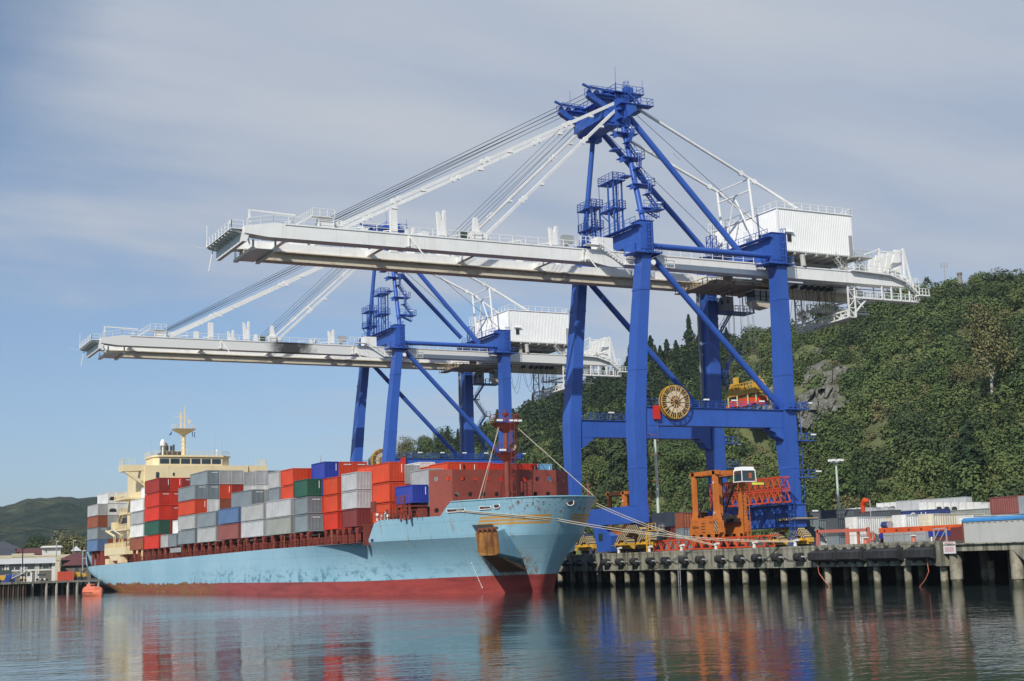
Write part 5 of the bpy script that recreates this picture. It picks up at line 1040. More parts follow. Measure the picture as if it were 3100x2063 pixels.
# A: behind the bridge
stack('A', -359.6, A40, 0, 9.9, 2.8, ['mblue', 'steel', 'brown', 'grey'], [None, D, None, None])
stack('A', -359.6, A40, 1, 9.9, 2.8, ['brown', 'steel', 'grey', 'reef', 'reef'], [None, D, None, None, None])
stack('A', -359.6, A40, 2, 9.9, 2.8, ['brown', 'grey', 'slate', 'reef', 'reef'], [None, None, D, None, None])
for r in (3, 4, 5): stack('A', -359.6, A40, r, 9.9, 2.8, ['slate', 'grey', 'steel', 'grey', 'reef'])
# F
stack('F', -313.6, A40, 0, 9.2, 2.7, ['brown', 'white', 'grey', 'white'], pitch=2.83)
stack('F', -313.6, A40, 1, 9.2, 2.7, ['grey', 'white', 'grey', 'white', 'white'], pitch=2.83)
# G
stack('G', -300.4, A40, 0, 9.15, 2.86, ['red', 'green', 'red', 'red', 'dred'], [None, None, None, D, B_], pitch=2.97)
stack('G', -300.4, A40, 1, 9.15, 2.86, ['red', 'dred', 'red', 'red', 'red'], [None, D, D, D, B_], pitch=2.97)
for r in (2, 3): stack('G', -300.4, A40, r, 9.15, 2.86, ['red', 'steel', 'red', 'dred', 'dred'], [None, None, None, None, D], pitch=2.97)
# H
stack('H', -292.6, A20, 0, 9.2, 2.6, ['grey']); stack('H', -286.4, A20, 0, 9.2, 2.6, ['steel'], start=1)
stack('H', -292.4, A20, 1, 9.2, 2.7, ['steel', 'white'], pitch=2.85)
# I
stack('I', -273, A40, 0, 9.5, 2.72, ['steel', 'grey', 'orange', 'steel'], [None, None, 'bar', D], pitch=2.83)
stack('I', -273, A40, 1, 9.5, 2.72, ['steel', 'grey', 'white', 'steel', 'steel'], [None, None, None, D, D], pitch=2.83)
stack('I', -273, A40, 2, 9.5, 2.72, ['steel', 'grey', 'brown', 'orange', 'grey'], [None, None, None, B_, None], pitch=2.83)
stack('I', -273, A40, 3, 9.5, 2.72, ['steel', 'grey', 'steel', 'dred', 'grey'], pitch=2.83)
stack('I', -273, A40, 4, 9.5, 2.72, ['steel', 'grey', 'steel', 'white', 'grey'], pitch=2.75)
for r, c, mk_ in ((5, 'lgrey', None), (6, 'steel', D), (7, 'maroon', None), (8, 'grey', None), (9, 'grey', None), (10, 'lgrey', None)): stack('I', -273, A40, r, 9.5, 2.72, ['steel', 'grey', 'steel', 'white', c], [None, None, None, None, mk_], pitch=2.83)
# J
stack('J', -259, A40, 0, 9.5, 2.72, ['grey', 'steel'], pitch=2.83)
stack('J', -259, A40, 1, 9.5, 2.72, ['grey', 'steel'], pitch=2.83)
# K
stack('K', -245.3, A40, 0, 9.6, 2.72, ['pink', 'mblue'], pitch=2.85)
stack('K', -245.3, A40, 1, 9.6, 2.72, ['grey', 'grey', 'steel'], [None, None, D], pitch=2.93)
for r, c in ((2, 'grey'), (3, 'lgrey'), (4, 'grey')): stack('K', -245.3, A40, r, 9.6, 2.72, ['grey', 'grey', c], pitch=2.93)
# L
stack('L', -231.4, A40, 0, 9.6, 2.72, ['lgrey', 'grey'], pitch=2.83)
stack('L', -231.4, A40, 1, 9.6, 2.72, ['lgrey', 'grey'], pitch=2.83)
stack('L', -237.5, A20, 2, 9.6, 2.8, ['lgrey', 'grey', 'steel', 'grey'], pitch=2.85)
# M
stack('M', -217.75, A40, 0, 9.6, 2.75, ['ggrey', 'lgrey'], pitch=2.83)
stack('M', -223.5, A20, 1, 9.6, 2.62, ['grey', 'grey', 'orange', 'orange'], pitch=2.72)
stack('M', -223.5, A20, 2, 9.6, 2.62, ['grey', 'grey', 'red', 'red'], pitch=2.72); stack('M', -223.5, A20, 3, 9.6, 2.62, ['grey', 'grey', 'red', 'red'], pitch=2.72)
# N
stack('N', -210, A20, 0, 9.65, 2.62, ['steel', 'steel', 'green'], [D, D, B_], pitch=2.74)
stack('N', -210, A20, 1, 9.65, 2.62, ['steel', 'red', 'blue'], pitch=2.74)
stack('N', -215.3, A20, 2, 9.9, 2.65, ['steel', 'steel', 'blue', 'blue'], [None, None, None, B_], pitch=2.77)
for r, c in ((3, 'orange'), (4, 'orange')): stack('N', -215.3, A20, r, 9.9, 2.65, ['steel', 'steel', 'red', c], [None, None, None, D], pitch=2.77)
# O, P, Q
stack('O', -203.5, A20, 1, 9.75, 2.58, ['red', 'orange', 'orange'], pitch=2.68)
stack('O', -203.5, A20, 2, 9.75, 2.58, ['red', 'orange', 'steel'], pitch=2.68)
stack('P', -195.7, A20, 1, 9.85, 2.6, ['maroon', 'lgrey', 'lgrey'], pitch=2.7)
stack('Q', -189.2, A40, 2, 10.2, 2.8, ['orange', 'orange', 'orange'], [None, None, B_], pitch=2.92)
stack('Q', -189.2, A40, 3, 10.2, 2.8, ['orange', 'orange', 'grey'], pitch=2.7); stack('Q', -189.2, A40, 4, 10.2, 2.8, ['orange', 'orange', 'white'], pitch=2.92)
stack('Q', -189.2, A40, 5, 10.2, 2.8, ['orange', 'grey', 'white'], pitch=2.8)
# R
stack('R', -181.1, A20, 2, 12.55, 2.5, ['blue'], [B_])
stack('R', -181.1, A20, 3, 12.0, 2.6, ['steel', 'grey'], pitch=2.7)
stack('R', -186.3, A20, 4, 10.0, 2.6, ['steel', 'steel', 'orange'], pitch=2.7)
# T
for r, c, top, mk_ in ((4, 'orange', 3, B_), (5, 'orange', 3, B_), (6, 'red', 3, None), (7, 'red', 3, None), (8, 'dred', 3, None), (9, 'red', 3, B_), (10, 'sky', 3, B_)):
    zt = 18.25 if r < 7 else 18.1
    stack('T', -180.3 if r > 4 else -179.9, A20, r, zt-3*2.68, 2.58, ['steel', 'orange' if r % 2 else 'steel', c], [None, None, mk_], pitch=2.68)
# ------------------------------------------------------------------ yard behind the quay wall
def yard(px, py, D, rz, along, Lc, H, tiers, labels, kind='box', grp='containers in the yard', marks=None):
    """tiers listed top to bottom; (px,py) = top left near corner of the top box at depth D; along: 'x' side-on, 'y' end-on"""
    P0 = at(px, py, D=D); a = rad(rz); dX = Vector((math.cos(a), math.sin(a), 0)); dY = Vector((-math.sin(a), math.cos(a), 0)); z = P0.z
    for i, (c, lb) in enumerate(zip(tiers, labels)):
        z -= H+(.04 if i else 0); 
        k = kind if isinstance(kind, str) else kind[i]
        if along == 'y': container((P0+dX*1.22+dY*(Lc/2)).to_2d().to_3d()+Vector((0, 0, z)), a-rad(90), Lc, H, c, lb, grp, k)
        else: container((P0+dX*(Lc/2)+dY*1.22).to_2d().to_3d()+Vector((0, 0, z)), a, Lc, H, c, lb, grp, k)
    return P0, z
cy = lambda x, y: (1940+x/9.06, 1530+y/9.06)
yard(*cy(300, 228), 262, 0, 'y', A20, 2.45, ['grey', 'ggrey', 'steel'], ['pale grey container with double doors, top of the leftmost stack between the near crane legs', 'greenish grey container under the leftmost pale grey one between the crane legs', 'steel grey container at the foot of the leftmost stack between the crane legs'], kind='doors')
yard(*cy(625, 205), 257, 0, 'y', A20, 2.5, ['grey', 'maroon', 'steel'], ['pale grey container with doors, top of the middle stack between the near crane legs', 'maroon container in the middle stack between the near crane legs', 'steel grey container at the foot of the middle stack between the crane legs'], kind='doors')
yard(*cy(930, 222), 247, 0, 'y', A40, 2.6, ['brown', 'steel', 'steel'], ['rust brown container with corrugated side, just left of the tall orange carrier', 'steel grey container under the rust brown one left of the orange carrier', 'lowest steel grey container left of the orange carrier'], kind=['doors', 'box', 'box'])
yard(*cy(205, 330), 275, 0, 'y', A20, 2.5, ['steel', 'steel'], ['dim steel grey container just right of the near seaward crane leg', 'lower dim steel grey container right of the near seaward crane leg'])
yc = lambda x, y: (2440+x/6.544, 1500+y/6.544)
yd = lambda x, y: (2760+x/6.929, 1480+y/6.929)
RZ = 12
yard(*yc(-170, 500), 236, RZ, 'y', A20, 2.85, ['steel', 'white'], ['grey reefer container half hidden by the near landward crane leg', 'white container below the grey one next to the crane leg'], kind='doors')
yard(*yc(15, 488), 232, RZ, 'y', A20, 2.85, ['steel', 'white'], ['grey double doored container, first in the upper row right of the crane leg', 'white container behind the yellow machinery at the crane leg'], kind='doors')
yard(*yc(385, 462), 230, RZ, 'y', A20, 2.85, ['slate', 'steel'], ['dark grey double doored container, second in the upper row right of the crane leg', 'steel grey container seen through the faded red frame'], kind='doors')
yard(*yc(770, 440), 228, RZ, 'y', A40, 2.85, ['white', 'white'], ['white double doored container above the faded red frame, its long pale side showing', 'white container behind the right post of the faded red frame'], kind='doors')
yard(*yc(1535, 455), 226, RZ, 'y', A20, 2.75, ['cream', 'white'], ['cream container end behind the dark winch on the orange flat rack', 'white container behind the left end of the flat racks'], kind='doors')
yard(*yc(1700, 398), 205, RZ, 'y', A40, 2.75, ['white', 'white'], ['white double doored container left of the cream one above the orange flat rack', 'white container hidden behind the flat racks'], kind='doors')
yard(*yd(135, 540), 196, RZ, 'y', A40, 2.75, ['cream', 'white'], ['cream double doored container above the middle of the orange flat rack', 'lower white container behind the middle of the flat racks'], kind='doors')
yard(*yd(960, 570), 192, RZ, 'y', A20, 2.6, ['white', 'white'], ['white container corner just left of the blue topped long box', 'lower white container left of the blue topped long box'])
yard(*yd(1485, 566), 215, RZ, 'y', A40, 2.6, ['white', 'white', 'grey'], ['white container top peeking over the blue roofed long box', 'white container behind the blue roofed long box', 'grey container at ground level behind the blue roofed box'], kind='doors')
# long side-on rows
yard(*yc(-220, 335), 262, 3, 'x', A40, 2.8, ['slate', 'slate', 'slate'], ['dark slate long container nearest the crane leg in the back row', 'second slate container down beside the crane leg', 'lowest slate container beside the crane leg'])
yard(*yc(690, 352), 252, 3, 'x', A40, 2.8, ['slate', 'slate'], ['dark slate long container left of the bright blue one in the back row', 'lower slate container in the back row'])
yard(*yc(20, 335), 258, 3, 'x', A40, 2.8, ['slate', 'slate'], ['dark slate long container in the middle of the back row', 'lower dark slate container in the middle of the back row'])
P_, z_ = yard(*yc(1600, 335), 246, 3, 'x', A40, 2.8, ['navy', 'navy'], ['navy blue long container with white script lettering in the back row', 'lower navy blue container in the back row'])
wl = [o for o in bpy.data.objects if o.name.startswith('shipping_container')][-2]
text('lettering', 'Gold', 1.9, DASH, wl, FR[wl]+Vector((1.2, -1.26, 1.7)), ROT_SEA)
yard(*yd(600, 468), 240, 3, 'x', A40, 2.8, ['ggrey', 'ggrey'], ['greenish grey long corrugated container under the row of white reefers', 'lower greenish grey container under the white reefers'])
# white reefers at the back
for k, (x, y) in enumerate([(610, 288), (735, 272), (858, 260), (970, 250)]):
    yard(*yc(x, y), 410, RZ, 'y', A40, 2.8, ['white', 'white', 'white'], [f'white reefer end, {n} from the left in the low far row at the hill foot' if not j else f'white reefer, {["", "second", "third"][j]} down in the {n} stack of the low far row' for j in range(3)] if (n := ['first', 'second', 'third', 'fourth'][k]) else None, kind='reefer', grp='white reefers at the hill foot')
for k, (x, y) in enumerate([(1170, 245), (1480, 240)]): yard(*yc(x, y), 402, RZ, 'y', A40, 2.8, ['lgrey', 'lgrey', 'lgrey'], [f'light grey long container side {["left", "right"][k]} of centre in the far white row', f'lower light grey container {["left", "right"][k]} of centre in the far white row', f'lowest light grey container {["left", "right"][k]} of centre in the far white row'], grp='white reefers at the hill foot')
for k, (x, y) in enumerate([(1392, 160), (1515, 150), (1640, 140), (1765, 130)]):
    yard(*yc(x, y), 406-k*1, RZ, 'y', A40 if k == 3 else A20, 2.75, ['white', 'white', 'white', 'white'], [f'white reefer end, {["first", "second", "third", "last"][k]} of the four in the raised top row', f'white reefer under the {["first", "second", "third", "last"][k]} of the raised four', f'white reefer two below the {["first", "second", "third", "last"][k]} of the raised four', f'white reefer at the foot under the {["first", "second", "third", "last"][k]} of the raised four'], kind='reefer' if k < 3 else 'doors', grp='white reefers at the hill foot')
yard(*yd(-330, 262), 398, 10, 'x', A40*1.9, 2.7, ['lgrey', 'lgrey', 'lgrey', 'lgrey'], ['long light grey container topping the far white row', 'long light grey container second down in the far white row', 'long light grey container third down in the far white row', 'long light grey container at the foot of the far white row'], grp='white reefers at the hill foot')
for k, x in enumerate([150, 318, 480, 640, 800, 958, 1118, 1278]):
    yard(*yd(x, 292-(2 if k > 1 else 0)), 376-k*1.0, RZ, 'y', A20, 2.75, ['white', 'white', 'white'], [f'white reefer end, {["first", "second", "third", "fourth", "fifth", "sixth", "seventh", "eighth"][k]} in the row left of the red containers', f'white reefer beneath the {["first", "second", "third", "fourth", "fifth", "sixth", "seventh", "eighth"][k]} one left of the red containers', f'white reefer two below the {["first", "second", "third", "fourth", "fifth", "sixth", "seventh", "eighth"][k]} one left of the red containers'], kind='reefer' if 2 <= k <= 4 else 'doors', grp='white reefers left of the red containers')
yard(*yd(1432, 338), 366, RZ, 'y', A20, 2.7, ['white', 'white'], ['lower white reefer beside the red containers', 'white reefer at the foot beside the red containers'], kind='doors')
yard(*yd(1628, 190), 230, -6, 'x', A20*1.5, 2.75, ['pink', 'ggrey', 'grey'], ['faded red container high at the right, left one of two', 'greenish grey container under the left faded red one', 'grey container low under the left faded red one'])
yard(*yd(2042, 165), 226, -6, 'x', A20*.55, 2.75, ['pink', 'ggrey', 'grey'], ['short faded red container end next to the grey doors at the right edge', 'greenish grey container under the short faded red one', 'grey container low under the short faded red one'])
yard(*yd(2230, 158), 222, 25, 'y', A20, 2.75, ['steel', 'navy', 'grey'], ['grey double doored container at the upper right edge', 'navy blue container under the grey doors at the right edge', 'grey container low at the right edge behind the long box'], kind=['doors', 'doors', 'box'])
# flat racks, curtain box, winch, frame, crates
def rack(py, label, m_, z_h=.62):
    a = at(2660, py, Y=122); c = at(2935, py-17, Y=122.5); d = (c-a).to_2d().to_3d().normalized(); n = Vector((-d.y, d.x, 0)); Lr = 15.2
    o = empty('flat_rack', a.lerp(c, .5)); tag(o, label, 'flat rack', 'flat racks stacked in the yard')
    def Q(x, y, z): return a+d*x+n*y+Vector((0, 0, z))
    g = G()
    for y in (0, 2.2): g.beam(Q(0, y+.1, -z_h/2), Q(Lr, y+.1, -z_h/2-.0), .2, z_h)
    g.beam(Q(0, 1.2, -z_h/2), Q(Lr, 1.2, -z_h/2), 2.2, z_h*.5); mk('rack_base', g, m_, o)
    g = G()
    for k in range(7): p = Q(1+k*2.1, -.02, -z_h*.55); g.box((p.x-.12, p.y-.03, p.z-.1), (p.x+.12, p.y+.03, p.z+.1))
    mk('lashing_ring', g, DARK, o); return a
rack(1600, 'orange collapsed flat rack resting on the blue one', mat('rack_orange', (.62, .09, .02), .6, var=.25)); rack(1616.5, 'royal blue collapsed flat rack under the orange one', mat('rack_blue', (.02, .035, .25), .6, var=.25))
P0 = at(2665, 1632, Y=122.6); g = G()
TM = mat('trestle_maroon', (.16, .04, .035), .7)
tag(mk('steel_trestle', G().box((P0.x, 122.6, 4.9), (P0.x+1.2, 124, 6.5)), TM), 'short maroon support under the left end of the flat racks', 'support'); tag(mk('steel_trestle', G().box((P0.x+9.4, 122.4, 4.9), (P0.x+16, 124, 6.5)), TM), 'long maroon support under the right end of the flat racks', 'support')
g = G()
g = G()
for k in range(4): x = P0.x+1.5+k*1.9; g.box((x, 121.8, 4.9), (x+1.7, 122.6, 6.2)); g.box((x+.1, 121.76, 5.1), (x+1.6, 121.8, 5.2)); g.box((x+.1, 121.76, 5.9), (x+1.6, 121.8, 6.0))
tag(mk('pallet_cage', g, GREY), 'row of pale grey steel cages on the quay in front of the flat racks', 'cage')
g = G(); a = at(2828, 1628, Y=112.6); x0 = a.x
for x, y in ((x0, 112.6), (x0+1.9, 112.6)): g.beam((x, y, 4.9), (x, y, 6.3), .12)
g.beam((x0, 112.6, 6.2), (x0+1.9, 112.6, 6.25), .12); g.beam((x0, 112.6, 5), (x0+.9, 112.6, 6.1), .1); g.beam((x0+1.9, 112.6, 6.1), (x0+.9, 112.6, 5), .1); tag(mk('safety_barrier', g, GREY), 'grey braced barrier standing at the end of the quay wall', 'barrier')
o = at(2684, 1590, Y=123); b2 = empty('winch', o-Vector((0, 0, .4))); tag(b2, 'dark blue winch drum sitting on the orange flat rack', 'winch'); mk('drum', G().disc(o, (1, 0, 0), .45, 1.2, 14), bpy.data.materials['container_navy'], b2); mk('end_flange', G().disc(o+Vector((.65, 0, 0)), (1, 0, 0), .5, .1, 14), GREY, b2)
# long box with blue roof
a = at(2913, 1573, Y=113.6); Lb = 24; zb = 4.5
o = empty('curtain_trailer', (a.x+Lb/2, 115, zb)); tag(o, 'long pale grey box with a bright blue roof edge at the far right', 'trailer')
mk('box_body', G().box((a.x, 113.6, zb+.02), (a.x+Lb, 116.2, a.z-.28)), mat('box_pale', (.50, .50, .47), .6, var=.08, dirt=(.35, .33, .26), dirtamt=.5, streak=True, bump=.15), o)
mk('roof_sheet', G().prism([(113.5, a.z-.3), (113.5, a.z-.1), (113.9, a.z+.12), (115.9, a.z+.12), (116.3, a.z-.1), (116.3, a.z-.3)], 'x', a.x-.05, a.x+Lb), mat('roof_blue', (.06, .27, .58), .6), o)
mk('corner_post', G().box((a.x-.06, 113.52, zb), (a.x+.12, 113.75, a.z-.3)), RUST_M, o)
g = G()
for k in range(30): g.box((a.x+.5+k*.8, 113.56, a.z-.48), (a.x+.9+k*.8, 113.6, a.z-.45))
mk('rope_seam', g, DARK, o)
# faded red steel frame and lifebuoy
a = at(2475, 1610, Y=117); c = at(2628, 1607, Y=117); g = G(); zt = a.z
g.beam((a.x, 117, zt), (c.x, 117, zt-.1), .3, .38)
for x, y in ((a.x, 117), (c.x, 117)): g.prism([(x-.22, 4.9), (x-.15, zt+.25), (x+.3 if x < -130 and x == a.x else x+.15, zt+.25), (x+.12, 4.9)], 'y', y-.15, y+.15)
g.beam((a.x+4.2, 120, 4.9), (a.x+4.2, 120, zt-.2), .28); g.beam((c.x-3.6, 116.8, 4.9), (c.x-3.6, 116.8, zt+.3), .34); g.beam((a.x, 117, zt), (a.x+4.2, 120, zt-.1), .28); g.beam((a.x+4.2, 120, zt-.1), (c.x, 117.2, zt-.1), .26)
tag(mk('loading_gantry', g, PINK), 'faded red steel loading frame standing on the quay before the white containers', 'frame')
p = at(2640.5, 1626.5, Y=116.5); o = empty('lifebuoy_stand', (p.x, 116.5, 4.9)); tag(o, 'orange lifebuoy ring on a post beside the faded red frame', 'lifebuoy')
mk('post', G().beam((p.x, 116.6, 4.9), (p.x, 116.6, p.z+.7), .07), GREY, o); bpy.ops.mesh.primitive_torus_add(major_radius=.42, minor_radius=.09, major_segments=24, minor_segments=8, location=(0, 0, 0)); tb = bpy.context.object; me = tb.data; bpy.data.objects.remove(tb); t_ = link('ring', me, mat('buoy_orange', (.7, .12, .04), .6), o, p); t_.rotation_euler = (rad(90), 0, 0)
# windsock
a = at(2633, 1514, Y=150); bz = Vector((a.x, 150, 5)); o = empty('windsock', bz); tag(o, 'red windsock drooping from its pole over the white containers', 'windsock')
mk('pole', G().tube(bz, a, .07, 6), GREY, o)
s0, s1, s2, s3 = at(2632, 1517, Y=150), at(2617, 1517, Y=150), at(2612, 1528, Y=150), at(2613, 1552, Y=150)
mk('sock', G().tube(s0, s1, .12, 12, .5, cap=False).tube(s1, s2, .5, 12, .42, cap=False).tube(s2, s3, .42, 12, .3, cap=False), SPRED, o, smooth=70)
# ------------------------------------------------------------------ lattice booms
def truss(p, q, w, h, n, m_, name, label, grp):
    p = Vector(p); q = Vector(q); d = (q-p).normalized(); s_ = d.cross(Vector((0, 0, 1))).normalized()*w; H = Vector((0, 0, h)); o = empty(name, p.lerp(q, .5)); tag(o, label, 'crane boom', grp)
    g = G()
    for a_, b_ in ((Vector(), 1), (s_, 1), (H, 1), (s_+H, 1)): g.beam(p+a_, q+a_, .2)
    mk('chord', g, m_, o); g = G()
    for i in range(n):
        a_, b_ = p.lerp(q, i/n), p.lerp(q, (i+1)/n); m = a_.lerp(b_, .5)
        for f in (Vector(), s_): g.beam(a_+f, m+f+H, .12); g.beam(m+f+H, b_+f, .12)
        g.beam(a_, a_+s_, .1); g.beam(a_+H, m+s_+H, .1); g.beam(m+s_+H, b_+H, .1); g.beam(a_+s_, a_+s_+H, .09)
    mk('lacing', g, m_, o)
    return o
a = at(1985, 1650, Y=116); c = at(2345, 1631, Y=116)
truss((a.x, 116, 5.1), (c.x, 116, 5.1), 1.6, 1.35, 14, REDO, 'lattice_boom', 'long red lattice boom lying on the quay edge below the orange carrier', 'red lattice booms')
mk_ = mk('deck_plate', G().box((a.x, 116.3, 6.5), (c.x, 117.3, 6.58)), REDO, None); tag(mk_, 'long narrow red plate lying on top of the lattice boom', 'plate')
a = at(2192, 1540, Y=140.5); c = at(2408, 1535, Y=140.5); zt = 12.0
for k in range(2): truss((a.x, 139.6, zt+k*2.1), (c.x, 139.6, zt+k*2.1+.1), 1.8, 1.75, 12, REDO, 'lattice_boom', ['lower red lattice boom laid along the landward crane beam', 'upper red lattice boom stacked above the landward crane beam'][k], 'red lattice booms')
g = G()
for k in range(4): x = a.x+2+k*4.4; g.prism([(x-.5, 11.8), (x, 12.9), (x+.5, 11.8)], 'y', 137.9, 141.9)
tag(mk('boom_cradle', g, BLUE), 'blue triangular cradles holding the lattice booms', 'cradle')
# ------------------------------------------------------------------ straddle carriers
def carrier(x0, y0, label, cab=True):
    Lx, Wy, zt = 6.9, 4.5, 16.4
    o = empty('straddle_carrier', (x0+Lx/2, y0+Wy/2, 4.9)); tag(o, label, 'straddle carrier', 'orange straddle carriers')
    for k, y in enumerate((y0, y0+Wy)):
        g = G().prism([(x0-.6, 7.2), (x0-.6, 8.2), (x0+.1, 9.3), (x0+Lx-.3, 9.3), (x0+Lx+.4, 9.0), (x0+Lx+.4, 7.4), (x0+Lx-.6, 6.6), (x0+1, 6.5)], 'y', y-.36, y+.36); b_ = mk('side_body', g, ORG, o)
        for i in range(4): mk('wheel', G().disc((x0+.4+i*1.95, y, 5.6), (0, 1, 0), .7, .5, 18), RUBBER, o)
        for i in range(4): mk('wheel_fork', G().prism([(x0+.0+i*1.95, 7.2), (x0+.1+i*1.95, 5.6), (x0+.7+i*1.95, 5.6), (x0+.9+i*1.95, 7.2)], 'y', y-.36, y-.3), ORG, o)
        for xa in (x0+.3, x0+Lx-1.2):
            g = G().loft([(xa+.45, y, 9.2, 1.5, .8), (xa+.45, y, 10.6, .8, .6), (xa+.45, y, zt, .7, .6)]); g.box((xa+.15, y-.38, 11), (xa+.2, y-.34, zt-1)).box((xa+.7, y-.38, 11), (xa+.75, y-.34, zt-1)); mk('leg', g, ORG, o)
        mk('top_beam', G().beam((x0, y, zt-.25), (x0+Lx, y, zt-.25), .6, .62), ORG, o); mk('walkway', G().box((x0+.4, min(y, y0+Wy/2+1), zt-.75), (x0+Lx-.4, min(y, y0+Wy/2+1)+1.2, zt-.65)), DARK, o)
        mk('hydraulic_pipe', G().tube((x0+Lx-2.0, y-.2, 14.4), (x0+1.6, y-.2, 9.8), .13, 6).tube((x0+1.5, y, 9.8), (x0+1.5, y, zt), .09, 6), DARK, o)
        g = G()
        for i in range(8): g.box((x0+.6+i*.7, y-.3, 9.3), (x0+.95+i*.7, y+.3, 9.3+random.uniform(.2, .8)))
        mk('engine_parts', g, ORG, b_)
    for xa in (x0+.6, x0+Lx-.6): mk('cross_beam', G().box((xa-.3, y0+.3, zt-.55), (xa+.3, y0+Wy-.3, zt)), ORG, o)
    mk('lifting_frame', G().box((x0+.2, y0+.8, 8.9), (x0+Lx-.2, y0+1.2, 9.4)).box((x0+.2, y0+Wy-1.2, 8.9), (x0+Lx-.2, y0+Wy-.8, 9.4)).box((x0+1, y0+.8, 9.4), (x0+2, y0+Wy-.8, 9.9)).box((x0+Lx-2, y0+.8, 9.4), (x0+Lx-1, y0+Wy-.8, 9.9)), DARK, o)
    mk('access_ladder', G().ladder((x0+Lx+.5, y0+Wy, 6), (x0+Lx+.3, y0+Wy, zt), .5, (0, 1, 0)).ladder((x0+Lx+.5, y0+Wy-.9, 6), (x0+Lx+.3, y0+Wy-.9, zt-1), .7, (0, 1, 0)), ORG, o)
    mk('hazard_panel', G().box((x0+Lx-1.0, y0-.4, 7.4), (x0+Lx-.1, y0-.37, 9.0)), STRIPE, b_)
    text('fleet_number', '24', .55, DASH, o, (x0+Lx-.75, y0-.42, 14.6), ROT_SEA); text('fleet_number', '24', .55, DASH, o, (x0+Lx-.75, y0-.45, 10.2), ROT_SEA)
    if cab:
        cx_, cy_ = x0+Lx+.1, y0+Wy-1.7; z = zt-1.7
        c = mk('driver_cab', G().loft([(cx_+.9, cy_+1.2, zt-.15, 2.0, 2.3), (cx_+.9, cy_+1.2, zt+.4, 1.7, 2.1)]).box((cx_-.2, cy_-.1, z-.12), (cx_+2.0, cy_+2.5, z)), HOUSEW, o); g = G()
        for dx_, dy_ in ((-.15, -.05), (2.0, -.05), (2.0, 2.45), (-.15, 2.45)): g.beam((cx_+dx_, cy_+dy_, z), (cx_+.9+(dx_-.9)*.9, cy_+1.2+(dy_-1.2)*.95, zt), .09)
        mk('window_frame', g, HOUSEW, c); mk('glazing', G().box((cx_+.05, cy_+.1, z+.05), (cx_+1.8, cy_+2.3, zt-.15)), GLASS, c); mk('seat', G().box((cx_+1.82, cy_+1.3, z+.4), (cx_+1.86, cy_+1.8, z+1.2)), mat('seat_red', (.5, .12, .06), .7), c)
        mk('lamp_bar', G().box((cx_+2.2, cy_+1.5, z-.55), (cx_+2.3, cy_+3.6, z-.25)), mat('lamp_yellow', (.8, .85, .1), .5), o)
    return o
a = at(2098, 1597, Y=121)
c1_ = carrier(a.x+.2, 121.0, 'tall orange straddle carrier with a white cab standing between the near crane legs')
text('side_lettering', 'Kalmar', .6, DARK, c1_, (a.x+1.3, 120.61, 8.3), ROT_SEA); text('side_lettering', 'CSC 350', .4, DARK, c1_, (a.x+5.6, 120.61, 8.9), ROT_SEA)
g = G()
for k in range(4): g.box((a.x+2.9, 120.6, 8.75-k*.42), (a.x+3.7, 120.63, 8.85-k*.42))
mk('step_marks', g, DARK, c1_)
a = at(1838, 1492, Z=16.4)
carrier(at(1838, 1492, Y=138).x, 138.0, 'orange straddle carrier half hidden behind the seaward beam of the near crane', cab=False)
# gangway of the near crane base, yellow guard frame
a = at(1965, 1630, Y=112.8); g = G().box((a.x-.6, 112.4, 7.9), (a.x+2.6, 113.4, 8.02)).rail([(a.x+.4, 112.5, 8), (a.x+2.4, 112.5, 8)], 1.0, .04, 1.0)
for x in (a.x-.4, a.x+.4): g.beam((x, 112.6, 4.9), (x, 112.6, 8), .16)
tag(mk('access_stand', g, YEL), 'yellow steel access stand at the foot of the near seaward crane leg', 'stand')
# lamp masts and poles
def mast(x, y, z0, z1, label, heads=6, r=.22, m_=None):
    o = empty('light_mast', (x, y, z0)); tag(o, label, 'light mast', 'tall yard light masts'); m_ = m_ or mat('mast_pale', (.50, .56, .48), .6, var=.05)
    mk('pole', G().tube((x, y, z0), (x, y, z1), r*1.5, 12, r), m_, o, smooth=1)
    if heads:
        mk('lamp_ring', G().disc((x, y, z1-.2), (0, 0, 1), 1.3, .25, 12, 1.0).beam((x-1.2, y, z1-.3), (x+1.2, y, z1-.3), .1).beam((x, y-1.2, z1-.3), (x, y+1.2, z1-.3), .1), GREY, o)
        for k in range(heads): t_ = 2*math.pi*k/heads; mk('floodlight', G().box((x+1.3*math.cos(t_)-.3, y+1.3*math.sin(t_)-.3, z1-.1), (x+1.3*math.cos(t_)+.3, y+1.3*math.sin(t_)+.3, z1+.35)), HOUSEW, o)
a = at(2540, 1545, Y=205); b2 = at(2531, 1396, Y=205); mast(a.x, 205, 5, b2.z, 'tall pale light mast with a ring of lamps right of the near crane')
a = at(1993, 1555, Y=200); mast(a.x, 200, 5, at(1984, 1290, Y=200).z, 'tall pale green mast seen between the near crane legs', heads=0, r=.3)
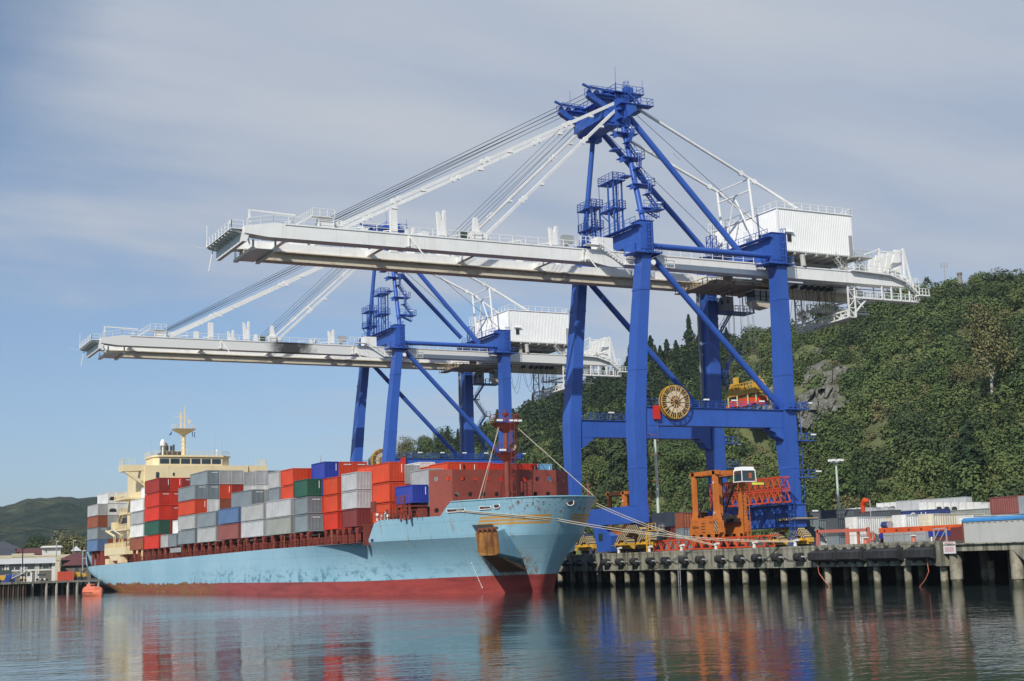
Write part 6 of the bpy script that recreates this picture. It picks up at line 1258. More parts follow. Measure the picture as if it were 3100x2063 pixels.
# ------------------------------------------------------------------ hillside
HX = [700, 1000, 1150, 1340, 1500, 1650, 1800, 1950, 2100, 2200, 2300, 2420, 2560, 2620, 2700, 2790, 2900, 3000, 3100, 3300, 3700]
HY = [1640, 1475, 1415, 1375, 1300, 1232, 1175, 1118, 1065, 1040, 1010, 980, 965, 962, 908, 880, 866, 846, 832, 800, 785]
HD = [260, 220, 200, 160, 190, 230, 260, 280, 290, 300, 300, 290, 270, 260, 255, 250, 250, 250, 250, 250, 250]
def foot(px): return min(760, (at(px, 1690, Y=285)-cam.location).dot(fw))
def nz(x, y, s=1.0):
    return (math.sin(x*.031*s+1.3)*math.cos(y*.027*s+.4)+.5*math.sin(x*.083*s+y*.061*s)+.3*math.sin(x*.19*s-y*.15*s+2))/1.8
def hill(px, t):
    D0 = foot(px); D1 = D0+itp(px, HX, HD); top = at(px, itp(px, HX, HY), D=D1)
    D = D0+(D1-D0)*t; base = at(px, 1690, D=D); f = min(t, 1); z = 5+(top.z-5)*(f**.82)
    if t > 1: z = top.z-(t-1)*60
    p = Vector((base.x, base.y, z)); k = math.sin(math.pi*min(1, t))
    p.z += (nz(p.x, p.y)*9+nz(p.x*1.7+50, p.y*1.7, 1.6)*3)*k
    return p
g = G(); NX_, NT_ = 150, 40
for i in range(NX_+1):
    px = 760+(3660-760)*i/NX_
    for j in range(NT_+1): t_ = -.05+1.3*j/NT_; p = hill(px, max(0, t_)); g.v.append((p.x, p.y, p.z if t_ > 0 else 3))
for i in range(NX_):
    for j in range(NT_): a_ = i*(NT_+1)+j; g.f.append((a_, a_+1, a_+NT_+2, a_+NT_+1))
GRASS = mat('hill_grass', (.11, .125, .045), .95, var=.4, scale=.05, dirt=(.13, .11, .06), dirtamt=.6, coords='World')
tag(mk('hill', g, GRASS, smooth=60), 'steep bush covered hill behind the port', kind='structure')
# rocky cliff
ROCK = mat('cliff_rock', (.235, .23, .195), .95, var=.55, scale=.3, dirt=(.08, .09, .045), dirtamt=.9, bump=1, th=(.46, .62), coords='World')
from mathutils import noise as mno
def rockface(name, poly, dep, label, rough=2.2):
    xs = [p[0] for p in poly]; ys = [p[1] for p in poly]; n1, n2 = 60, 80; g = G(); ok = {}
    def inside(x, y):
        c = False
        for (xa, ya), (xb, yb) in zip(poly, poly[1:]+poly[:1]):
            if (ya > y) != (yb > y) and x < (xb-xa)*(y-ya)/(yb-ya)+xa: c = not c
        return c
    def surf_t(px, py):
        lo, hi = 0., 1.
        for _ in range(22):
            m = (lo+hi)/2; p = hill(px, m); d = (p-cam.location); yy = 1031.5-FP*d.dot(up)/d.dot(fw)
            if yy > py: lo = m
            else: hi = m
        return (hill(px, lo)-cam.location).dot(fw)
    for i in range(n1+1):
        for j in range(n2+1):
            px = min(xs)+(max(xs)-min(xs))*i/n1; py = min(ys)+(max(ys)-min(ys))*j/n2
            vd, vp = mno.voronoi(Vector((px*.055+py*.02, py*.028, dep))); D = surf_t(px, py)-dep-rough*(1.6*mno.fractal(Vector((px*.02, py*.012, 1)), 1., 2., 3)+.9*mno.random_unit_vector().x*.12+1.6*mno.cell(vp[0]*7.3)-1.0*vd[0]); ok[i, j] = inside(px+8*nz(py*9, px*3), py+8*nz(px*9, py*2)); g.v.append(tuple(at(px, py, D=D)))
    for i in range(n1):
        for j in range(n2):
            if ok[i, j] and ok[i+1, j] and ok[i, j+1] and ok[i+1, j+1]: a_ = i*(n2+1)+j; g.f.append((a_, a_+1, a_+n2+2, a_+n2+1))
    used = sorted({i for f in g.f for i in f}); mp_ = {k: i for i, k in enumerate(used)}; g.v = [g.v[k] for k in used]; g.f = [tuple(mp_[i] for i in f) for f in g.f]
    return tag(mk(name, g, ROCK), label, kind='structure')
rockface('cliff', [(2462, 1052), (2500, 1055), (2530, 1102), (2575, 1110), (2606, 1140), (2602, 1170), (2578, 1212), (2540, 1240), (2505, 1270), (2460, 1300), (2420, 1300), (2405, 1230), (2430, 1150)], 17, 'grey rock cliff showing right of the near crane leg', 2.6)
rockface('cliff', [(2290, 1180), (2350, 1160), (2380, 1240), (2330, 1290), (2270, 1300), (2250, 1240)], 18, 'grey rock outcrop seen between the near crane legs')
for poly, lb in (([(2722, 985), (2738, 972), (2750, 985), (2745, 1010), (2725, 1015)], 'small pale rock on the upper hillside'), ([(2412, 945), (2432, 938), (2450, 962), (2446, 975), (2415, 978)], 'pale rocks on the ridge left of the hanging frame'), ([(2795, 842), (2812, 838), (2820, 852), (2795, 862)], 'pale rock on the skyline right of the girder end'), ([(2530, 1030), (2550, 1034), (2546, 1052), (2530, 1052)], 'pale boulder above the cliff')):
    rockface('rock_outcrop', poly, 8, lb, 1.2)
# ------------------------------------------------------------------ foliage
def foliage_mat(name, ca, cb, s=.12):
    global NT
    m = bpy.data.materials.new(name); m.use_nodes = True; NT = m.node_tree; L = NT.links.new; b = NT.nodes['Principled BSDF']; b.inputs['Roughness'].default_value = .75; b.inputs['Specular IOR Level'].default_value = .15
    g_ = N('ShaderNodeNewGeometry'); n = N('ShaderNodeTexNoise'); n.inputs['Scale'].default_value = s; n.inputs['Detail'].default_value = 4; L(g_.outputs['Position'], n.inputs['Vector'])
    r = N('ShaderNodeMapRange'); L(n.outputs['Fac'], r.inputs['Value']); r.inputs['From Min'].default_value = .36; r.inputs['From Max'].default_value = .64
    m2 = N('ShaderNodeMix', data_type='RGBA'); L(r.outputs[0], m2.inputs['Factor']); m2.inputs['A'].default_value = (*ca, 1); m2.inputs['B'].default_value = (*cb, 1)
    ri = N('ShaderNodeMapRange'); L(g_.outputs['Random Per Island'], ri.inputs['Value']); ri.inputs['To Min'].default_value = .84; ri.inputs['To Max'].default_value = 1.18
    v = N('ShaderNodeVectorMath', operation='SCALE'); L(m2.outputs['Result'], v.inputs[0]); L(ri.outputs[0], v.inputs['Scale']); L(v.outputs[0], b.inputs['Base Color']); return m
F_DARK = foliage_mat('foliage_dark', (.042, .066, .026), (.07, .096, .036)); F_MID = foliage_mat('foliage_mid', (.066, .105, .034), (.12, .155, .05), .05)
F_OLIVE = foliage_mat('foliage_olive', (.125, .128, .052), (.205, .185, .08), .06); F_LIGHT = foliage_mat('foliage_light', (.09, .13, .04), (.16, .185, .06)); F_PINE = foliage_mat('foliage_pine', (.022, .042, .018), (.040, .066, .026), .3)
F_FAR = foliage_mat('foliage_far', (.03, .045, .03), (.045, .06, .035), .02)
def leaves(cen, nor, size):
    """quads centred on cen facing nor (numpy), one leaf clump per quad"""
    n = len(cen); nor = nor/np.linalg.norm(nor, axis=1, keepdims=True); r_ = rng.normal(size=(n, 3)); a = np.cross(nor, r_); a /= np.linalg.norm(a, axis=1, keepdims=True); b_ = np.cross(nor, a)
    s = size*(.6+.8*rng.random((n, 1))); k = .55+.5*rng.random((n, 1)); q = np.stack([cen-a*s, cen-b_*s*k, cen+a*s, cen+b_*s*k], 1); return q.reshape(-1, 3)
def quad_mesh(name, verts):
    me = bpy.data.meshes.new(name); n = len(verts); me.vertices.add(n); me.vertices.foreach_set('co', verts.astype(np.float32).ravel()); me.loops.add(n); me.loops.foreach_set('vertex_index', np.arange(n, dtype=np.int32)); me.polygons.add(n//4)
    me.polygons.foreach_set('loop_start', np.arange(0, n, 4, dtype=np.int32)); me.polygons.foreach_set('loop_total', np.full(n//4, 4, dtype=np.int32)); me.update(); me.validate(); return me
def crown(n, rx, rz, size, lumps=7, base=0.):
    """broadleaf crown: lumpy cloud of leaf clumps above the origin"""
    lc = rng.normal(size=(lumps, 3)); lc /= np.linalg.norm(lc, axis=1, keepdims=True); lc *= .55*rng.random((lumps, 1))+.2; lr = .42+.25*rng.random(lumps); k = rng.integers(0, lumps, n)
    d = rng.normal(size=(n, 3)); d /= np.linalg.norm(d, axis=1, keepdims=True); p = lc[k]+d*(lr[k, None]*(.75+.35*rng.random((n, 1)))); p *= np.array([rx, rx, rz]); p[:, 2] += rz*.75+base
    nor = d*.8+rng.normal(size=(n, 3))*.32+np.array([0, 0, .55]); return leaves(p, nor, size)
def cone(n, r, h, size, droop=.25, base=.08):
    """conifer: whorls of drooping branch tips"""
    t_ = rng.random(n)**.8; w = np.maximum(0.04, (1-t_))**.85; tiers = 13; tq = np.floor(t_*tiers)/tiers; rr = r*w*(.35+.65*rng.random(n)**.5)*(.75+.25*np.sin(tq*97+1)); ang = rng.random(n)*2*math.pi
    rr *= .8+.25*np.sin(ang*3+tq*40); z = h*(base+(1-base)*t_)-rr*droop+.0*tq; p = np.stack([rr*np.cos(ang), rr*np.sin(ang), z], 1)
    nor = np.stack([np.cos(ang)*.6, np.sin(ang)*.6, np.full(n, .7)], 1)+rng.normal(size=(n, 3))*.4; return leaves(p, nor, size)
protos = [crown(460, 1, .8, .105) for _ in range(12)]
big = [crown(1300, 1, .78, .062, 6) for _ in range(8)]
def scatter(n, name, m_, label, cond, rmin, rmax, kindset=protos):
    out_v = []; k = 0; tries = 0
    while k < n and tries < n*12:
        tries += 1; px = random.uniform(1000, 3420); t_ = random.uniform(0, 1.03)
        if not cond(px, t_): continue
        p = hill(px, t_); v = kindset[random.randrange(len(kindset))]; r_ = random.uniform(rmin, rmax); a = random.random()*6.28; c, s_ = math.cos(a), math.sin(a)
        w = v*r_; w = np.stack([w[:, 0]*c-w[:, 1]*s_, w[:, 0]*s_+w[:, 1]*c, w[:, 2]], 1)+np.array([p.x, p.y, p.z-.25*r_]); out_v.append(w); k += 1
    me = quad_mesh(name, np.concatenate(out_v)); o = link(name, me, m_, None, (0, 0, 0)); tag(o, label, kind='stuff'); return o
CL1 = [(2395, 1160), (2450, 1040), (2505, 1040), (2535, 1092), (2580, 1100), (2618, 1130), (2615, 1190), (2590, 1250), (2550, 1290), (2510, 1340), (2450, 1370), (2400, 1350)]
CL2 = [(2240, 1240), (2290, 1160), (2360, 1140), (2390, 1240), (2350, 1340), (2250, 1350)]
def inpoly(x, y, poly):
    c = False
    for (xa, ya), (xb, yb) in zip(poly, poly[1:]+poly[:1]):
        if (ya > y) != (yb > y) and x < (xb-xa)*(y-ya)/(yb-ya)+xa: c = not c
    return c
def clear(px, t_):
    if not 2230 < px < 2620: return True
    p = hill(px, t_); d = p-cam.location; yy = 1031.5-FP*d.dot(up)/d.dot(fw)
    return not (inpoly(px, yy, CL1) or inpoly(px, yy, CL2)) or random.random() < .22
def zone(f, lo, hi): return lambda px, t_: clear(px, t_) and lo < nz(px*1.6+f, t_*420+f, 1.2)+random.uniform(-.25, .25) < hi
scatter(1700, 'hillside_bush', F_MID, 'mid green native bush covering the hillside', zone(0, -9, 9), 2.6, 5.2)
scatter(420, 'hillside_bush', F_MID, 'large rounded green trees massed on the hillside', zone(13, -.4, 9), 5.0, 9.0, big)
scatter(1000, 'hillside_bush', F_OLIVE, 'olive and brownish scrub patches on the hillside', zone(40, .05, 9), 1.8, 3.8)
scatter(330, 'hillside_bush', F_DARK, 'dark green tree clumps on the hillside', zone(90, -.05, 9), 4.6, 8.5, big)
scatter(330, 'hillside_bush', F_LIGHT, 'bright yellow green shrubs low on the hillside', lambda px, t_: clear(px, t_) and nz(px*1.5+7, t_*380, 1.4) > .25 and (t_ < .5 or px < 2100), 2.0, 4.4)
scatter(420, 'ridge_wood', F_PINE, 'dark pine wood filling the ridge between the single pines', lambda px, t_: 1330 < px < 2250 and t_ > .72, 4.5, 8.0)
def solid_tree(kind, pos, R_, H_, m_, label, grp, cm=None, trunk_h=.3, tm=None):
    o = empty('pine_tree' if kind == 'cone' else 'tree', pos); tag(o, label, 'tree', grp)
    if cm is None: cm = quad_mesh('crown', cone(int(1500+H_*R_*9), R_, H_, .035*R_+.26) if kind == 'cone' else crown(4600, R_, H_*.42, .035*R_+.12, 15, H_*trunk_h))
    if not cm.materials: cm.materials.append(m_)
    c = bpy.data.objects.new('crown', cm); S.collection.objects.link(c); c.parent = o; FR[c] = Vector((0, 0, 0))
    tr = G().tube((0, 0, -1), (0, 0, H_*(.92 if kind == 'cone' else trunk_h+.25)), .02*H_+.1, 7, .05)
    if kind != 'cone':
        for k in range(5): a = k*1.26; z = H_*(trunk_h*.7+.05*k); tr.tube((0, 0, z), (R_*.5*math.cos(a), R_*.5*math.sin(a), z+H_*.3), .012*H_+.05, 5, .03)
    me = bpy.data.meshes.new('trunk'); me.from_pydata(tr.v, [], tr.f); me.materials.append(tm or BARK); t2 = bpy.data.objects.new('trunk', me); S.collection.objects.link(t2); t2.parent = o; FR[t2] = Vector((0, 0, 0)); return o
BARK = mat('bark', (.08, .06, .045), .9, var=.3); PBARK = mat('pale_bark', (.42, .38, .32), .8, var=.2)
pm_ = [quad_mesh('crown', cone(1500, 4.4+random.random(), 14, .40)) for _ in range(6)]
for m in pm_: m.materials.append(F_PINE)
pn = [(random.uniform(1345, 2240), min(1.0, random.betavariate(5, 1.6)), random.choice((.55, .7, .8, .9, 1.0, 1.15, 1.3))) for i in range(150)]+[(random.uniform(1330, 1720), random.uniform(.3, .75), random.uniform(.7, 1.25)) for i in range(26)]
first = None
for px, t_, s_ in pn:
    p = hill(px, t_); m = random.choice(pm_)
    if first is None: first = solid_tree('cone', p, 3.4, 15, F_PINE, 'dark pine, one of many crowding the ridge behind the cranes', 'pines crowding the ridge', m); o = first
    else: o = copy_tree(first); o.location = p; [c for c in o.children if c.name.startswith('crown')][0].data = m
    w_ = s_*random.uniform(.85, 1.25); o.scale = (w_, w_, s_*random.uniform(.85, 1.15)); o.rotation_euler.z = random.random()*6.28
def T_at(px, py, kind, R_, H_, m_, label, grp=None, dpt=4, **k):
    """a tree standing on the hill so that its foot shows at (px, py)"""
    lo, hi = 0., 1.05
    for _ in range(22):
        m = (lo+hi)/2; p = hill(px, m); d = p-cam.location; yy = 1031.5-FP*d.dot(up)/d.dot(fw)
        if yy > py: lo = m
        else: hi = m
    return solid_tree(kind, hill(px, max(lo, 0)), R_, H_, m_, label, grp, **k)
T_at(2955, 1500, 'cone', 10.5, 23, F_PINE, 'huge dark conifer low on the hillside near the right edge')
T_at(1885, 1490, 'cone', 11, 34, F_DARK, 'broad dark cypress with layered branches behind the seaward beam of the near crane')
T_at(1790, 1440, 'cone', 9, 26, F_DARK, 'dark cypress between the two seaward legs of the near crane'); T_at(1620, 1400, 'cone', 10, 24, F_DARK, 'spreading dark conifer right of the ship foremast')
T_at(1700, 1410, 'cone', 8, 20, F_PINE, 'dark conifer just left of the near crane leg'); T_at(1968, 1520, 'cone', 6, 26, F_PINE, 'narrow dark conifer beside the pale green mast')
T_at(2190, 1440, 'cone', 4, 17, F_PINE, 'single dark conifer behind the far landward crane leg'); T_at(2120, 1080, 'cone', 7, 24, F_PINE, 'tall dark conifer standing out on the ridge between the crane legs')
T_at(1818, 1490, 'x', 7, 17, F_LIGHT, 'round bright green tree low behind the seaward crane legs'); T_at(1655, 1400, 'x', 7, 12, F_LIGHT, 'light green tree right of the ship foremast'); T_at(2085, 1450, 'x', 8, 12, F_MID, 'green tree above the stacked grey containers')
T_at(1290, 1402, 'x', 8, 17, F_MID, 'leafy tree behind the far crane just left of its landward leg'); T_at(1350, 1402, 'x', 9, 21, F_DARK, 'dark tree behind the landward leg of the far crane'); T_at(1235, 1420, 'x', 6, 17, F_OLIVE, 'thin grey green gum tree left of the far crane landward leg', trunk_h=.5)
T_at(1145, 1440, 'x', 6, 15, F_OLIVE, 'small tree top between the seaward legs of the far crane'); T_at(1005, 1470, 'x', 8, 19, F_DARK, 'dark tree top over the bright blue ship container')
T_at(3045, 1245, 'x', 7.5, 30, F_OLIVE, 'tall gum tree with a white trunk near the right edge', trunk_h=.42, tm=PBARK); T_at(2965, 1200, 'x', 6, 12, F_OLIVE, 'pale bare branched tree left of the white trunked gum', tm=PBARK)
T_at(3040, 850, 'cone', 4, 9, F_PINE, 'small dark conifer on the skyline near the right edge'); T_at(2690, 920, 'x', 5, 7, F_DARK, 'dark flat topped tree on the skyline right of the girder end'); T_at(2730, 905, 'x', 5, 8, F_DARK, 'second dark tree on the skyline right of the girder end')
T_at(2655, 965, 'x', 7, 10, F_DARK, 'dark tree on the skyline under the rear walkway'); T_at(2560, 990, 'x', 9, 12, F_DARK, 'dark rounded tree below the hanging frame'); T_at(2870, 880, 'x', 4, 6, F_MID, 'round tree on the skyline left of the stone tower'); T_at(2395, 985, 'x', 4, 8, F_PINE, 'dark tufted tree on the ridge just right of the near landward leg')
T_at(3080, 840, 'x', 6, 9, F_MID, 'green tree on the skyline at the right edge'); T_at(2800, 1330, 'x', 8, 10, F_DARK, 'dark green tree in the middle of the right hillside'); T_at(2860, 1180, 'x', 8, 10, F_DARK, 'dense dark tree high on the right hillside')
# stone tower, poles, pylon and shelter on the hill
def hp(px, py):
    lo, hi = 0., 1.05
    for _ in range(22):
        m = (lo+hi)/2; p = hill(px, m); d = p-cam.location
        if 1031.5-FP*d.dot(up)/d.dot(fw) > py: lo = m
        else: hi = m
    return hill(px, lo)
p = hp(2973, 900); o = empty('stone_tower', p); tag(o, 'round grey stone tower on the hill crest under the power poles', 'tower'); s_ = (p-cam.location).dot(fw)/FP
mk('shaft', G().tube(p-Vector((0, 0, 2)), p+Vector((0, 0, 68*s_)), 8.5*s_, 14, 6.5*s_), mat('tower_stone', (.22, .20, .16), .9, var=.3, bump=.4), o, smooth=1); mk('cap', G().tube(p+Vector((0, 0, 68*s_)), p+Vector((0, 0, 75*s_)), 8*s_, 14), CONC, o)
p = hp(2927, 870); s_ = (p-cam.location).dot(fw)/FP; g = G(); h = 120*s_; g.tube(p, p+Vector((0, 0, h)), 2.2*s_, 6, 1.2*s_); o = empty('radio_mast', p); tag(o, 'thin grey radio mast rising above the skyline', 'mast'); mk('pole', g, GREY, o)
g = G()
for a in (-1, 0, 1): q_ = p+rt*a*9*s_+Vector((0, 0, h*.93)); g.beam(q_, q_+Vector((0, 0, h*.12)), 2.2*s_)
g.beam(p-rt*10*s_+Vector((0, 0, h*.95)), p+rt*10*s_+Vector((0, 0, h*.95)), 1.5*s_); mk('antenna_panel', g, GREY, o)
for px, py, hh, lb, arm in ((2972, 862, 60, 'power pole with a long crossarm above the stone tower', 22), (3000, 852, 58, 'power pole with a crossarm right of the stone tower', 22), (2836, 890, 46, 'pair of pale poles on the crest, left pair', 6), (2863, 882, 46, 'pair of pale poles on the crest, right pair', 6), (2092, 1170, 40, 'pale pole on the hillside left of the far landward leg', 0), (2102, 1172, 34, 'second pale pole on the hillside left of the far landward leg', 0), (2201, 1370, 38, 'wooden power pole low on the hillside between the near crane legs', 5), (2257, 1375, 30, 'small power pole low on the hillside by the straddle carrier', 5), (2262, 1035, 45, 'thin mast on the ridge behind the hoist ropes', 6)):
    p = hp(px, py); s_ = (p-cam.location).dot(fw)/FP; g = G().tube(p-Vector((0, 0, 1)), p+Vector((0, 0, hh*s_)), 1.5*s_, 6)
    if 'pair' in lb: g.tube(p+rt*9*s_, p+rt*9*s_+Vector((0, 0, hh*s_)), 1.5*s_, 6)
    if arm: g.beam(p-rt*arm*s_+Vector((0, 0, hh*s_*.96)), p+rt*arm*s_+Vector((0, 0, hh*s_*1.0)), 1.6*s_)
    tag(mk('power_pole', g, GREY), lb, 'pole')
p = hp(2752, 945); s_ = (p-cam.location).dot(fw)/FP; p = p+Vector((0, 0, 14*s_))-f0*18; a = p-rt*36*s_; b2 = p+rt*40*s_+Vector((0, 0, 3*s_)); tag(mk('shelter_roof', G().beam(a+Vector((0, 0, 9*s_)), b2+Vector((0, 0, 9*s_)), 9*s_*2, 5*s_).beam(a, a+Vector((0, 0, 9*s_)), 2*s_).beam(b2, b2+Vector((0, 0, 9*s_)), 2*s_), mat('roof_green', (.12, .24, .16), .7)), 'long green roof of a low shelter on the hillside', 'shelter')
# ------------------------------------------------------------------ far shore, town, wharf on the left
FXP = [-900, -400, -60, 0, 62, 123, 160, 225, 300, 420, 600, 800, 950, 1150, 1400]
FYP = [1600, 1560, 1535, 1527, 1512, 1507, 1509, 1505, 1498, 1496, 1520, 1560, 1590, 1640, 1680]
FH = bpy.data.materials.new('far_hill'); FH.use_nodes = True; NT = FH.node_tree; L = NT.links.new; b = NT.nodes['Principled BSDF']; b.inputs['Roughness'].default_value = .95; b.inputs['Specular IOR Level'].default_value = .05
t = N('ShaderNodeNewGeometry'); base_ = mixc(rng_(noise_(.006, 6, vec=t.outputs['Position']), .35, .65), (.036, .052, .036), (.070, .076, .042)); fine = mixc(rng_(noise_(.035, 8, vec=t.outputs['Position'], rgh=.8), .42, .6), (.018, .035, .022), base_)
pad = rng_(noise_(.0035, 2, vec=t.outputs['Position'], stretch=(1, .5, 2.5)), .60, .66); L(mixc(math_('MULTIPLY', pad, .8), fine, (.12, .15, .055)), b.inputs['Base Color'])
nb = N('ShaderNodeTexNoise'); nb.inputs['Scale'].default_value = .04; nb.inputs['Detail'].default_value = 8; L(t.outputs['Position'], nb.inputs['Vector']); bp = N('ShaderNodeBump'); bp.inputs['Strength'].default_value = 1; bp.inputs['Distance'].default_value = 14; L(nb.outputs['Fac'], bp.inputs['Height']); L(bp.outputs[0], b.inputs['Normal'])
def farhill(D0, D1, dy, k, name, label):
    g = G(); n1, n2 = 120, 30
    for i in range(n1+1):
        px = -900+2300*i/n1; tp = at(px, itp(px, FXP, FYP)+dy+k*6*nz(px*.7, 3), D=D1)
        for j in range(n2+1):
            f = j/n2*1.15; D = D0+(D1-D0)*min(f, 1.15); q = at(px, 1750, D=D); z = 2.5+(tp.z-2.5)*min(1, f)**.9 if f <= 1 else tp.z-(f-1)*300
            z += nz(q.x*.35, q.y*.35)*k*12*math.sin(math.pi*min(1, f))+nz(q.x*1.1, q.y*1.1)*k*5*math.sin(math.pi*min(1, f)); g.v.append((q.x, q.y, max(z, 2)))
    for i in range(n1):
        for j in range(n2): a_ = i*(n2+1)+j; g.f.append((a_, a_+1, a_+n2+2, a_+n2+1))
    return tag(mk(name, g, FH, smooth=60), label, kind='structure')
farhill(1100, 2500, 0, 1.4, 'far_hill', 'broad dark green hill across the harbour'); 
# low spur in front
FXP2 = FXP; 
def spur():
    g = G(); n1, n2 = 90, 14
    for i in range(n1+1):
        px = -300+1300*i/n1; yy = itp(px, [-300, 0, 60, 110, 200, 262, 400, 700, 1000], [1650, 1648, 1640, 1650, 1610, 1590, 1585, 1610, 1660]); tp = at(px, yy, D=1150)
        for j in range(n2+1): f = j/n2*1.2; q = at(px, 1750, D=800+350*f); z = 2.5+(tp.z-2.5)*min(1, f)**.9 if f <= 1 else tp.z-(f-1)*60; g.v.append((q.x, q.y, z))
    for i in range(n1):
        for j in range(n2): a_ = i*(n2+1)+j; g.f.append((a_, a_+1, a_+n2+2, a_+n2+1))
    tag(mk('hill_spur', g, FH, smooth=60), 'lower green spur in front of the far hill', kind='structure')
spur()
TZ = 2.9
g = G(); rowA = [at(px, 1765, D=D) for px, D in ((-700, 305), (84, 324), (92, 343), (310, 362))]; rowB = [at(px, 1765, D=1400) for px in (-900, -100, 500, 1100)]
n = 4; g.add([(p.x, p.y, TZ) for p in rowA]+[(p.x, p.y, TZ) for p in rowB], [(i, i+1, i+1+n, i+n) for i in range(n-1)]); tag(mk('town_ground', g, DECKC), 'flat ground of the small harbour town', kind='structure')
def dirs(px): r_ = ray(px, 1750); b_ = Vector((r_.x, r_.y, 0)).normalized(); return Vector((b_.y, -b_.x, 0)), b_
def W_(px, py, D): return at(px, py, D=D)
# sheet pile quay
A, B2 = W_(-60, 1808, 316), W_(87, 1800, 322); A.z = B2.z = 0; dr = (B2-A).normalized(); g = G(); nrm = Vector((dr.y, -dr.x, 0)); Lw = (B2-A).length
for i in range(int(Lw/.55)): p = A+dr*i*.55+nrm*(.0 if i % 2 else -.28); g.beam(p+Vector((0, 0, -1)), p+Vector((0, 0, TZ-.35)), .5, .2, up=tuple(dr))
tag(mk('sheet_pile_wall', g, mat('sheet_rust', (.13, .085, .06), .85, var=.4, dirt=(.05, .05, .045), dirtamt=.8, streak=True)), 'rusty corrugated sheet pile wall at the left edge', 'wall')
tag(mk('wharf_wall', G().beam(A+Vector((0, 0, TZ-.15)), B2+Vector((0, 0, TZ-.15)), .9, .5), CONC), 'concrete cap beam on the sheet pile wall', 'beam')
# timber wharf
A, B2 = W_(86, 1800, 328), W_(330, 1797, 345); g = G(); A.z = B2.z = 0; dr = (B2-A).normalized(); bk_ = Vector((-dr.y, dr.x, 0)); o = empty('timber_wharf', A.lerp(B2, .5)); tag(o, 'old timber wharf on dark piles behind the orange lifeboat', 'wharf')
WOOD = mat('old_timber', (.44, .40, .33), .9, var=.35, dirt=(.05, .05, .045), dirtamt=.6)
mk('deck', G().add([A+Vector((0, 0, TZ)), B2+Vector((0, 0, TZ)), B2+bk_*14+Vector((0, 0, TZ)), A+bk_*14+Vector((0, 0, TZ))], [(0, 1, 2, 3)]).beam(A+Vector((0, 0, TZ-.2)), B2+Vector((0, 0, TZ-.2)), .5, .45), WOOD, o)
for px in (97, 138, 168, 202, 230, 266, 296):
    f = (px-86)/244; p = A.lerp(B2, f); mk('pile', G().tube(p+Vector((0, 0, -1)), p+Vector((0, 0, TZ-.3)), .3, 8), WOOD, o); p2 = p+bk_*6; mk('pile', G().tube(p2+Vector((0, 0, -1)), p2+Vector((0, 0, TZ-.3)), .3, 8), WOOD, o)
mk('brace', G().beam(A.lerp(B2, .25)+bk_*3+Vector((0, 0, .3)), A.lerp(B2, .38)+bk_*3+Vector((0, 0, 2.3)), .2).beam(A.lerp(B2, .5)+bk_*3+Vector((0, 0, 2.3)), A.lerp(B2, .6)+bk_*3+Vector((0, 0, .3)), .2), WOOD, o)
tag(mk('shore_bank', G().add([A+bk_*14+Vector((0, 0, -1)), B2+bk_*14+Vector((0, 0, -1)), B2+bk_*14+Vector((0, 0, TZ)), A+bk_*14+Vector((0, 0, TZ))], [(0, 1, 2, 3)]), DARK), 'dark shore under the timber wharf', kind='structure')
